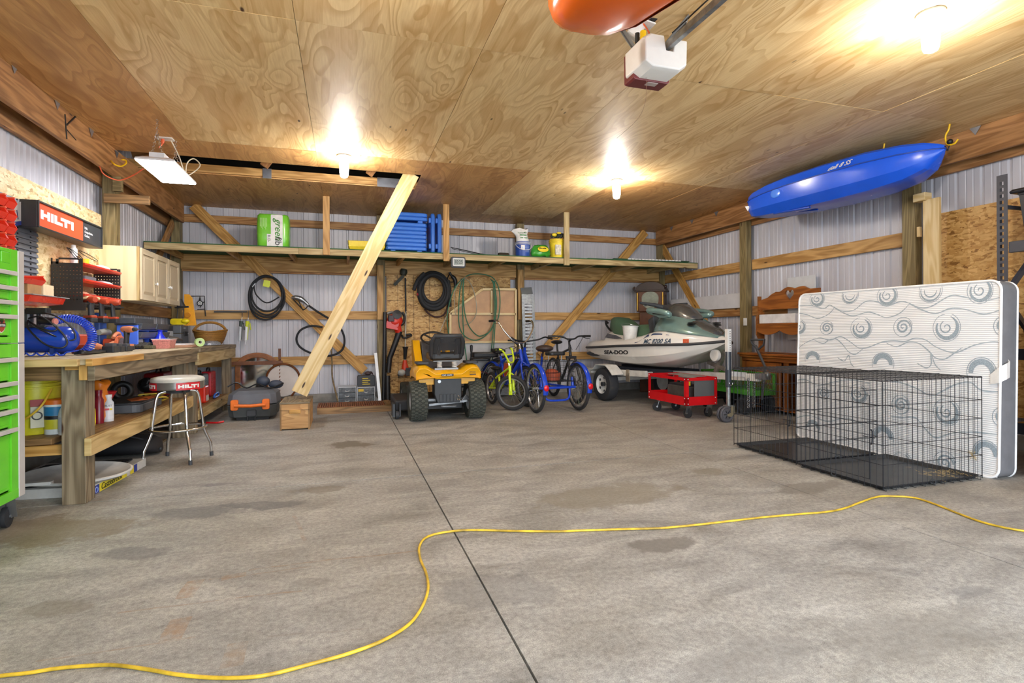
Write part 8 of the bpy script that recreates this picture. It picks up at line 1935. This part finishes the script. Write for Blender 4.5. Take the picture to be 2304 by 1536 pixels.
b = B(); b.bb(5.63,5.72,max(4.7,y0),y1,zs_+.013,zs_+.013+.125); tag(recenter(b.make('styrofoam_block',P('#e8e8ea',.7),bev=.006)),'long white foam block lying on the hutch shelf below the heart headboard','block')
b = B(); b.rod((5.45,4.95,dz+.012),(5.45,6.1,dz+.012),.010,8); b.bb(5.40,5.50,4.75,5.5,dz+.001,dz+.02); tag(recenter(b.make('folded_rod',P('#6e4427',.5))),'dark rod and flat brown strip lying along the dresser top','rod')
# ---------------------------------------------------------------- grandfather clock in the corner
t = thing('grandfather_clock','dark brown grandfather clock with an arched hood in the far right corner','grandfather clock',(5.38,8.66,0),rz=-.75)
kw = dict(parent=t,world=False); M_wal = P('#5d3216',.35,var=.2,scale=12); M_wald = P('#33211a',.45,var=.2)
b = B(); b.bb(-.20,.20,-.13,.13,0,1.46); b.make('case',M_wal,bev=.01,**kw)
b = B(); b.bb(-.24,.24,-.16,.16,1.46,1.86); b.make('hood_case',M_wal,bev=.008,**kw)
b = B(); b.prism([(-.26,1.84)]+[(-.26*cos(a),1.86+.14*sin(a)) for a in [pi*k/14 for k in range(15)]]+[(.26,1.84)],(0,-.18,0),(1,0,0),(0,0,1),(0,.36,0)); b.bb(-.28,.28,-.19,.19,1.82,1.85); b.make('arched_top',M_wald,bev=.006,**kw)
for x in (-.225,.225): b = B(); b.rod((x,-.175,1.48),(x,-.175,1.80),.016,12); b.make('column',K_brass,smooth=40,**kw)
b = B(); b.lathe([(.001,0),(.15,0),(.15,.004),(.001,.004)],(0,-.162,1.66),(0,-1,0),28); b.prism([(-.15,1.66),(.15,1.66)]+[(.15*cos(a),1.72+.10*sin(a)) for a in [pi*k/10 for k in range(11)]],(0,-.161,0),(1,0,0),(0,0,1),(0,-.003,0)); b.make('dial',P('#8f9687',.3,var=.2),**kw)
b = B(); b.prism([(-.07,1.52),(.07,1.52),(.07,1.70)]+[(.07*cos(a),1.70+.07*sin(a)) for a in [pi*k/8 for k in range(9)]],(.241,0,0),(0,1,0),(0,0,1),(.006,0,0)); b.make('side_panel',M_wald,**kw)
b = B(); b.tube(spline([(-.27,-.15,1.84),(-.30,-.16,1.88),(-.27,-.16,1.91)],3),.018,8); b.ball((.27,-.15,1.90),.03); b.make('finial',M_wald,smooth=60,**kw)
# ---------------------------------------------------------------- pale boards on the right wall
za, zc2 = AX(1600,696,5.83).z, AX(1600,668,5.83).z
b = B(); b.prism([(6.86,za+.0),(8.75,za+.0),(8.75,zc2+.02),(6.84,zc2+.02),(6.84,za+.10)],(5.835,0,0),(0,1,0),(0,0,1),(.008,0,0)); 
tag(recenter(b.make('siding_panel',P('#d9d9dc',.5,var=.04))),'long white siding panel resting on the right wall girt behind the watercraft','panel')
y0, y1 = AX(1835,640,5.86).y, AX(1772,640,5.86).y; z0, z1 = AX(1800,662,5.86).z, AX(1800,622,5.86).z
b = B(); b.bb(5.86,5.872,y0,y1,.98,z1); tag(recenter(b.make('wall_sheet',P('#cfd2d4',.5,var=.04))),'white rectangular panel against the right wall behind the heart headboard','panel')
a_, c_ = AX(1679,700,5.75), AX(1682,732,5.75); b = B(); b.bb(5.74,5.748,a_.y-.02,a_.y+.05,c_.z,AX(1684,715,5.75).z); tag(recenter(b.make('outlet_box',K_white)),'small white tag fixed on the right wall post beside the hutch','outlet')
p = AX(1613,740,5.3); b = B(); b.rod((5.35,7.25,.0),(5.42,7.3,AX(1617,712,5.4).z),.02,12); tag(recenter(b.make('grey_pipe',P('#a8abae',.4),smooth=40)),'thin grey pipe standing between the watercraft bow and the right wall','pipe')
# fresh board leaning on the wall and cut-off block
y0, y1 = AX(2115,500,5.70).y, AX(2078,500,5.70).y; zt = AX(2096,447,5.70).z
b = B(); b.bb(5.69,5.725-.006,y0,y1,0,zt,along=2); tag(recenter(b.make('pine_board',M_fresh,bev=.002)),'tall pale pine board standing on end between the right wall post and the OSB','board')
b = B(); p0, p1 = AX(2092,440,5.70).y, AX(2062,440,5.70).y; b.bb(5.66,5.763,AX(2090,440,5.72).y,AX(2063,440,5.72).y,AX(2075,453,5.70).z,AX(2075,435,5.70).z); trim(b,M_fresh)
b = B(); b.bb(5.728,5.764,AX(2071,530,5.74).y,AX(2064,530,5.74).y,AX(2068,533,5.74).z,AX(2068,510,5.74).z); trim(b,M_fresh)
# ---------------------------------------------------------------- black storage rack with tote
rx0, ry = 5.205, 3.09; t = thing('storage_rack','black slotted steel storage rack at the right edge behind the mattress','rack',(5.5,2.0,0))
K_rk = P('#3c3e46',.4,var=.06)
def upright(x,y,nm='upright'):
    b = B(); w_ = .075; zt = AX(2243,396,5.2).z
    zs = [0]; z = .06
    while z < zt - .05: zs += [z,z+.028]; z += .052
    zs.append(zt)
    for i in range(len(zs)-1):
        if i % 2: b.bb(x,x+.012,y-.003,y,zs[i],zs[i+1]); b.bb(x+.030,x+.06,y-.003,y,zs[i],zs[i+1])
        else: b.bb(x,x+.06,y-.003,y,zs[i],zs[i+1])
        if i % 2: b.bb(x-.003,x,y-.078,y-.05,zs[i],zs[i+1]); b.bb(x-.003,x,y-.022,y,zs[i],zs[i+1])
        else: b.bb(x-.003,x,y-.078,y,zs[i],zs[i+1])
    b.make(nm,K_rk,parent=t)
for (x,y) in ((rx0,ry),(5.76,ry),(rx0,.70),(5.76,.70)): upright(x,y)
zb_ = AX(2250,545,5.2).z
for z in (zb_-.05,.9,.3):
    b = B(); b.bb(rx0+.002,rx0+.042,.70,ry-.08,z-.045,z+.045); b.make('beam',K_rk,parent=t,bev=.004)
    b = B(); b.bb(5.77,5.80,.70,ry-.08,z-.045,z+.045); b.make('beam',K_rk,parent=t,bev=.004)
    b = B(); b.bb(rx0+.05,5.765,.72,ry-.09,z+.02,z+.04,along=1); b.make('shelf_deck',M_osb,parent=t)
b = B(); zb2 = AY(2265,466,ry-.03).z; b.beam((rx0+.06,ry-.03,zb2),(5.77,ry-.03,zb2),.02,.03); b.beam((rx0+.05,ry-.035,1.40),(5.77,ry-.035,1.90),.03,.04); b.beam((rx0+.05,ry-.035,1.35),(5.77,ry-.035,.85),.03,.04); b.make('cross_brace',K_rk,parent=t)
tz = zb_ - .05 + .0415; t = thing('storage_tote','black plastic storage tote on the top deck of the rack at the right edge','tote',(5.45,2.6,tz))
def rq(m,z,dy=0): return [(5.235+m,2.32+m,z),(5.69-m,2.32+m,z),(5.69-m,3.0-m,z),(5.235+m,3.0-m,z)]
zt = AX(2275,425,5.2).z
b = B(); b.loft([rq(.06,tz),rq(.03,zt-.05),rq(.025,zt-.05),rq(.022,zt-.02)]); b.make('tub',P('#26282c',.3),parent=t,bev=.012)
b = B(); b.loft([rq(-.01,zt-.035),rq(-.015,zt-.015),rq(.0,zt),rq(.04,zt+.004)]); b.make('lid',P('#1f2126',.25),parent=t,bev=.006)
b = B(); b.bb(5.80,5.83,2.86,2.92,tz+.1,AX(2272,350,5.8).z); b.bb(5.84,5.85,2.3,2.85,tz+.1,AX(2290,352,5.8).z); tag(recenter(b.make('sheet_panel',P('#dfe0e2',.5))),'white edged grey sheet standing behind the black tote on the rack','sheet')
t = thing('wooden_chest','tall brown chest of drawers half hidden behind the right end of the mattress','chest',(5.0,2.3,0))
b = B(); b.bb(4.80,5.17,1.9,2.62,.06,1.36); b.make('carcass',M_pine,parent=t,bev=.006)
b = B()
for k in range(5): b.bb(4.785,4.80,1.93,2.59,.10+.25*k,.33+.25*k,along=1)
b.bb(4.80,5.17,2.62,2.63,.1,1.3,along=2); b.make('drawer_front',M_pine,parent=t,bev=.004)
# ---------------------------------------------------------------- blue kayak under the ceiling
pt, pl = AX(2126,334,5.32), AX(1696,458,5.25)
t = thing('kayak','bright blue plastic kayak hanging from yellow hooks along the right side of the ceiling','kayak',(5.32,(pt.y+pl.y)/2,2.5))
K_kay = P('#1c5be0',.25,var=.05,scale=4)
Lk = (pl-pt)
def KP(f,x,z): c = pt + Lk * f; return V((c.x+x,c.y,c.z+z))
b = B(); secs = []
KS = ((0,.01,.03,.02),(.012,.05,.05,.06),(.05,.14,.08,.17),(.12,.23,.105,.24),(.25,.31,.125,.28),(.45,.35,.13,.29),(.65,.345,.13,.28),(.8,.30,.12,.26),(.92,.22,.10,.23),(.975,.15,.08,.20),(.993,.11,.06,.17),(1.0,.09,.04,.13))
for f, w_, hu, hd_ in KS:
    secs.append([KP(f,w_*x,z) for x,z in ((1,0),(.97,-hd_*.3),(.92,-hd_*.6),(.62,-hd_*.93),(.3,-hd_),(0,-hd_*.94),(-.3,-hd_),(-.62,-hd_*.93),(-.92,-hd_*.6),(-.97,-hd_*.3),(-1,0))]+[KP(f,w_*x,z) for x,z in ((-.985,.012),(-.92,hu*.75),(-.75,hu),(0,hu*1.0),(.75,hu),(.92,hu*.75),(.985,.012))])
b.loft(secs); b.make('hull',K_kay,parent=t,smooth=24)
b = B(); b.tube([KP(f,-w_*1.005-.003,.002) for f,w_,a,c in KS]+[KP(f,w_*1.005+.003,.002) for f,w_,a,c in KS[::-1]],.0065,6,closed=True); b.make('seam_rim',P('#153f9e',.4),parent=t,smooth=60)
b = B(); q = KP(.70,-.322,-.045); b.ball(q+V((-.002,0,0)),.07,sc=(.16,1.25,.85)); b.make('side_dimple',P('#4a86f2',.2,var=.03),parent=t,smooth=60)
b = B(); b.tube([KP(.55,-.19,-.283),KP(.70,-.19,-.262),KP(.78,-.17,-.245)],.012,6); b.tube([KP(.58,.0,-.283),KP(.9,.0,-.19)],.012,6); b.make('keel_strip',P('#174bb8',.3),parent=t,smooth=60)
yl_ = (pt-pl).normalized()
def kt(txt,f,sz,dz): 
    b = B(); q = KP(f,-.335*(1 if f < .8 else .72),dz); b.text(txt,q,(.0,-1,(pt.z-pl.z)/Lk.length),V((.55,0,1)),sz,.003,.004,.35); b.make('lettering',K_white,parent=t)
kt('Bali 8 SS',.40,.08,.02); kt('dolphin',.86,.075,.015)
b = B(); q = KP(.955,-.155,-.06); b.prism([(0,0),(.025,-.07),(.06,0)],q,(-.5,1,0),(0,0,1),(-.003,0,0)); b.make('white_mark',K_white,parent=t)
b = B(); b.ball(KP(1.005,0,.0),.025,sc=(.8,1,1)); b.ball(KP(.99,0,-.03),.02); b.make('toggle',K_black,parent=t,smooth=60)
def chook(px,py,z,label,parent=None):
    p = AZ(px,py,ZC); b = B(); pts = spline([p,p+V((0,.01,-.05)),p+V((-.0,.035,-.09)),p+V((-.0,.035,-.15)),p+V((0,.01,-.19)),p+V((0,-.04,-.195)),p+V((0,-.07,-.165))],5); b.tube(pts,.008,7)
    return tag(b.make('utility_hook',K_yel2,smooth=60),label,'hook','yellow hooks screwed into the timber')
hk = []
for (px,py,lab) in ((2137,279,'yellow ceiling hook holding the strap at the near end of the blue kayak'),(1990,323,'yellow ceiling hook above the blue kayak, second from its near end'),(1872,367,'yellow ceiling hook above the blue kayak, third from its near end'),(1775,401,'yellow ceiling hook above the far end of the blue kayak')): hk.append(chook(px,py,0,lab))
p = AZ(2137,279,ZC); b = B(); b.tube(spline([p+V((0,-.0,-.19)),p+V((.0,.02,-.24)),KP(.0,0,.02),KP(.01,0,.0)],4),.006,6); b.ball(p+V((0,0,-.165)),.025); p2 = AZ(1775,401,ZC); b.tube(spline([p2+V((0,0,-.19)),KP(.93,0,.09),KP(.97,0,.06)],4),.006,6)
tag(b.make('hanging_strap',K_black,smooth=60),'black straps tying the blue kayak ends up to the yellow hooks','strap')
# ---------------------------------------------------------------- orange kayak above the viewer
t = thing('kayak','orange kayak hanging bow-first under the ceiling at the top edge of the picture','kayak',(1.12,1.1,2.6))
K_or = P('#f06a12',.22,var=.04,scale=4); K_or2 = P('#c9430e',.3,var=.08)
YT, XC, ZK = 2.62, 1.16, 2.76
def kayak_secs(z0,zsc,keep):
    out = []
    for d, w_, dn in ((0,.03,.03),(.02,.09,.07),(.07,.15,.12),(.16,.205,.17),(.32,.265,.215),(.6,.32,.25),(1.2,.36,.27),(1.8,.33,.26),(2.4,.22,.20),(2.7,.10,.12),(2.8,.02,.05)):
        out.append([(XC+w_*x,YT-d,ZK+z*dn) for x,z in keep])
    return out
full = ((1,0),(.98,-.4),(.88,-.72),(.6,-.93),(.25,-1),(0,-.98),(-.25,-1),(-.6,-.93),(-.88,-.72),(-.98,-.4),(-1,0),(-.9,.25),(-.5,.38),(0,.42),(.5,.38),(.9,.25))
b = B(); b.loft(kayak_secs(0,1,full)); b.make('hull',K_or,parent=t,smooth=45)
b = B(); sec = []
for d, w_, dn in ((.045,.135,.105),(.12,.19,.155),(.3,.262,.212),(.6,.322,.252),(1.2,.362,.272)): sec.append([(XC+w_*x*1.012,YT-d,ZK+z*dn*1.012-.001) for x,z in ((.99,-.30),(.95,-.55),(.88,-.73),(.76,-.83))])
b.loft(sec,cap=False,closed=False); b.make('side_stripe',K_or2,parent=t,smooth=60)
b = B(); b.tube([(XC+w_*1.01,YT-d,ZK+.0) for d,w_ in ((.02,.09),(.07,.15),(.16,.205),(.32,.265),(.6,.32),(1.2,.36))],.008,6); b.tube([(XC-w_*1.01,YT-d,ZK+.0) for d,w_ in ((.02,.09),(.07,.15),(.16,.205),(.32,.265),(.6,.32),(1.2,.36))],.008,6); b.make('rim',P('#f3a25c',.4),parent=t,smooth=60)
b = B(); b.tube([(XC,.8,ZK+.1),(XC,.8,ZC)],.008,6); b.tube([(XC,2.1,ZK+.08),(XC,2.1,ZC)],.008,6); b.tube(spline([(XC+.36,.9,ZK),(XC+.1,.9,ZC-.02),(XC-.1,.9,ZC-.02),(XC-.36,.9,ZK)],4),.008,6); b.make('hanging_rope',K_black,parent=t)
# ---------------------------------------------------------------- garage door opener
ob = thing('garage_door_opener','maroon and white garage door opener on metal straps under the ceiling','door opener',(1.80,2.75,2.57))
f = [AZ(1431,173,2.59),AZ(1512,187,2.59),AZ(1481,207,2.59),AZ(1403,196,2.59)]
nearY = (f[0].y+f[1].y) / 2; farY = (f[2].y+f[3].y) / 2; xl, xr = (f[0].x+f[3].x) / 2, (f[1].x+f[2].x) / 2; print('opener',nearY,farY,xl,xr)
b = B(); b.loft([[(xl+m,nearY+.02,z),(xr-m,nearY+.02,z),(xr-m,farY-m,z),(xl+m,farY-m,z)] for z,m in ((2.59,.012),(2.60,0),(2.77,0),(2.78,.01))]); b.make('motor_body',P('#6b2a2c',.35,var=.06),parent=ob,bev=.004)
b = B(); nf = nearY - .12
poly = [(xl-.01,2.63),(xl+.04,2.60),(xr-.02,2.60),(xr+.03,2.64),(xr+.035,2.79),((xl+xr)/2+.075,2.79),((xl+xr)/2+.06,2.71),((xl+xr)/2+.01,2.71),((xl+xr)/2-.005,2.80),(xl+.03,2.80),(xl-.012,2.77)]
b.loft([[(xl+(p[0]-xl)*.94+.008,nf,2.7+(p[1]-2.7)*.9) for p in poly],[(p[0],nf+.03,p[1]) for p in poly],[(p[0],nearY+.10,p[1]) for p in poly]]); b.make('white_cover',P('#e2dfda',.35,var=.03),parent=ob,smooth=25,bev=.006)
b = B(); b.bb((xl+xr)/2-.02,(xl+xr)/2+.05,nearY+.03,nearY+.07,2.587,2.59); b.make('spec_label',P('#b9a9a4',.5),parent=ob)
b = B(); b.text('GENIE',(xl-.0035,farY-.06,2.665),(0,-1,0),(0,0,1),.034,.002,.002,.2); b.make('lettering',K_white,parent=ob)
xr_m = (xl+xr) / 2 + .034
b = B(); b.bb(xr_m-.014,xr_m+.014,-.45,nf+.06,2.725,2.735,along=1); b.bb(xr_m-.014,xr_m-.010,-.45,nf+.06,2.735,2.765); b.bb(xr_m+.010,xr_m+.014,-.45,nf+.06,2.735,2.765); b.make('drive_rail',K_galv,parent=ob)
b = B(); b.bb(xr_m-.008,xr_m+.008,-.45,nf+.04,2.737,2.745,along=1); b.make('drive_chain',K_black,parent=ob)
def strap(a,c,nm='strap'):
    b = B(); b.beam(a,c,.03,.003); b.beam(V(a)+V((.014,0,.01)),V(c)+V((.014,0,.01)),.003,.022); b.make(nm,P('#8d9092',.4,.7),parent=ob)
sA, sB = AZ(1386,53,ZC), AZ(1549,34,ZC); strap((xl+.05,farY-.05,2.78),sA); strap((xr-.06,nearY+.08,2.78),sB)
b = B(); b.tube(spline([(xr_m,nf+.0,2.77),(xr_m+.03,nf-.1,2.81),(xr_m-.01,nf-.2,2.79),(xr_m+.03,nf-.3,2.83),(xr_m,nf-.12,2.80),(xr_m-.02,nf-.05,2.78)],6),.004,5); b.make('wire_bundle',K_black,parent=ob)
b = B(); p = AZ(1480,176,2.59); b.tube(spline([(xl+.07,nearY+.0,2.62),(xl+.09,nearY+.03,2.5),(xl+.08,nearY+.1,2.40),(xl+.04,nearY+.3,2.34)],5),.0012,4); b.make('thin_wire',P('#6d4a3a',.5),parent=ob)
# ceiling outlets and cords
t = thing('ceiling_outlet','white outlet box hanging open from the ceiling behind the door opener','outlet',AZ(1445,50,ZC))
p = AZ(1443,48,ZC); b = B(); b.box(p+V((0,0,-.002)),(.16,.11,.004)); b.make('cut_hole',K_black,parent=t)
b = B(); b.box(p+V((-.03,.02,-.05)),(.08,.05,.10),Matrix.Rotation(.5,3,'Y')); b.box(p+V((.02,0,-.012)),(.12,.08,.01),Matrix.Rotation(.15,3,'Y')); b.make('box_body',K_white,parent=t,bev=.004)
b = B(); q = AZ(1434,75,2.92); b.rod(q,q+V((0,.0,-.06)),.014,10); b.tube(spline([q+V((0,0,-.05)),q+V((0,.03,-.12)),(xl+.02,farY-.08,2.76)],5),.006,6); b.make('black_plug',K_black,parent=t,smooth=60)
b = B(); q = AZ(1447,70,2.92); b.rod(q,q+V((.0,0,-.085)),.019,8); b.make('yellow_plug',P('#f0c518',.35),parent=t,bev=.003)
b = B(); b.tube(spline([q+V((0,0,-.08)),q+V((.01,.02,-.14)),q+V((.04,.02,-.13)),q+V((.05,0,-.03)),p+V((.01,.0,-.01)),p+V((-.05,0,-.005))],6),.005,6); b.make('orange_cord',P('#d35a28',.5),parent=t,smooth=60)
t = thing('ceiling_outlet','small white outlet plate on the ceiling beside the hanging panel light','outlet',AZ(371,312,ZC))
p = AZ(371,311,ZC); b = B(); b.box(p+V((0,0,-.006)),(.15,.10,.012)); b.make('plate',K_white,parent=t,bev=.003)
b = B(); b.tube(spline([p+V((-.02,0,-.01)),p+V((-.02,-.01,-.06)),p+V((-.04,-.04,-.11))],4),[.016]*4+[.006]*5,8); b.make('orange_plug',P('#e2683f',.5),parent=t,smooth=60)
b = B(); b.tube(spline([p+V((.05,.01,-.012)),p+V((.10,.1,-.15)),p+V((.14,.15,-.30)),p+V((.20,.2,-.26)),p+V((.26,.2,-.18)),p+V((.20,.2,-.12)),p+V((.15,.15,-.2)),p+V((.13,.2,-.36))],6),.006,6); b.make('white_cord',P('#d8cfb8',.5),parent=t,smooth=60)
# ---------------------------------------------------------------- hanging LED panel
px0, py0 = AZ(301,357,2.62), AZ(363,409,2.62); x1 = AZ(379,361,2.62).x
X0, X1, Y0, Y1 = px0.x, px0.x + .31, px0.y, py0.y
t = thing('panel_light','glowing flat white panel light hanging on chains above the workbench','light',((X0+X1)/2,(Y0+Y1)/2,2.62))
b = B(); b.loft([[(X0,Y0,2.622),(X1,Y0,2.622),(X1,Y1,2.622),(X0,Y1,2.622)],[(X0+.005,Y0+.005,2.64),(X1-.005,Y0+.005,2.64),(X1-.005,Y1-.005,2.64),(X0+.005,Y1-.005,2.64)],[(X0+.05,Y0+.05,2.665),(X1-.05,Y0+.05,2.665),(X1-.05,Y1-.05,2.665),(X0+.05,Y1-.05,2.665)]]); b.bb((X0+X1)/2-.06,(X0+X1)/2+.06,Y0+.06,Y1-.1,2.665,2.71); b.make('housing',P('#dfe1e6',.4),parent=t,bev=.003)
b = B(); b.bb(X0+.008,X1-.008,Y0+.008,Y1-.008,2.612,2.6215); b.make('diffuser',emit('panel_glow','#f4f7ff',PANEL_STRENGTH),parent=t)
for (yy,tx) in ((Y0+.08,.0),(Y1-.12,.0)):
    for s_ in (-1,1):
        a, c = V(((X0+X1)/2+.04*s_,yy,2.71)), V(((X0+X1)/2,yy,2.88)); n = 9; b = B()
        for k in range(n):
            p = a.lerp(c,(k+.5)/n); b.torus(p,(1,.1,0) if k % 2 else (.1,1,0),.010,.0025,10,5,sy=1)
        b.make('chain',K_chrome,parent=t)
    b = B(); n = 7
    for k in range(n): p = V(((X0+X1)/2,yy,2.885+.019*k)); b.torus(p,(1,.1,0) if k % 2 else (.1,1,0),.010,.0025,10,5)
    b.make('chain',K_chrome,parent=t)
# ---------------------------------------------------------------- yellow extension cord
cp = [(-70,1530),(0,1520),(65,1513),(130,1503),(200,1497),(260,1496),(330,1505),(400,1517),(480,1524),(560,1523),(620,1514),(700,1493),(780,1471),(860,1441),(920,1404),(950,1364),(963,1325),(959,1290),(945,1255),(944,1228),(960,1208),(1000,1197),(1060,1192),(1150,1194),(1250,1195),(1310,1193),(1400,1190),(1480,1188),(1560,1181),(1640,1172),(1720,1163),(1800,1156),(1860,1151),(1900,1143),(1940,1128),(1975,1117),(2010,1116),(2060,1120),(2110,1136),(2160,1156),(2220,1177),(2304,1194),(2400,1200)]
b = B(); pts = [AZ(x,y,.007) for x,y in cp]; b.tube(spline(pts,8),.0062,8)
tag(b.make('extension_cord',P('#d8b22e',.45,var=.35,scale=9),smooth=60),'long yellow extension cord snaking across the concrete floor','cord')
# wall plates on the beams
def tri(px,py,x,s_=1):
    p = AX(px,py,x); b.prism([(-.05,0),(.05,0),(.0,-.075)],p+V((.003*s_,0,0)),(0,1,0),(0,0,1),(.002*s_,0,0))
beamL = bpy.data.objects['trim_1']; beamR = bpy.data.objects['trim_3']
for (px,py) in ((31,142),(128,226),(205,291),(262,340)): b = B(); tri(px,py,-2.258,1); b.make('metal_plate',mpl,parent=beamL)
for (px,py) in ((2195,286),(2046,334),(1612,476),(1557,494),(1511,510)): b = B(); tri(px,py,5.717,-1); b.make('metal_plate',mpl,parent=beamR)
p0, p1 = AX(146,257,-2.258), AX(150,313,-2.258)
b = B(); b.tube([p0,p1],.006,5); b.tube([AX(150,281,-2.256),AX(170,262,-2.256)],.007,5); b.tube([AX(150,291,-2.256),AX(171,315,-2.256)],.004,5); b.make('painted_k',K_black,parent=beamL)
# ---------------------------------------------------------------- lamps
def bulb(x,y,label):
    t = thing('ceiling_bulb',label,'light bulb',(x,y,ZC),group='bare bulbs screwed to the ceiling')
    b = B(); b.lathe([(.075,.0),(.075,-.012),(.066,-.022),(.032,-.034),(.026,-.06)],(x,y,ZC),n=24)
    b.make('lamp_holder',P('#b9b7b2',.5),parent=t,smooth=40)
    b = B(); n = 48
    pr = [(.022,-.062),(.030,-.068),(.048,-.082),(.048,-.14),(.044,-.205),(.036,-.228),(.018,-.238),(.001,-.24)]
    b.lathe(pr,(x,y,ZC),n=16)
    b.make('bulb',M_bulb,parent=t,smooth=60)
    return t
M_bulb = emit('bulb_glow','#fff6ee',BULB_STRENGTH)
bulb(0.005,6.11,'glowing bare bulb on the plywood ceiling near the open ceiling gap')
bulb(3.30,6.12,'glowing bare bulb on the ceiling above the watercraft side of the loft shelf')
bulb(3.40,2.36,'large glowing bare bulb on the ceiling at the top right, nearest the viewer')
bulb(0.0,2.36,'glowing bare bulb on the ceiling above and behind the viewer')
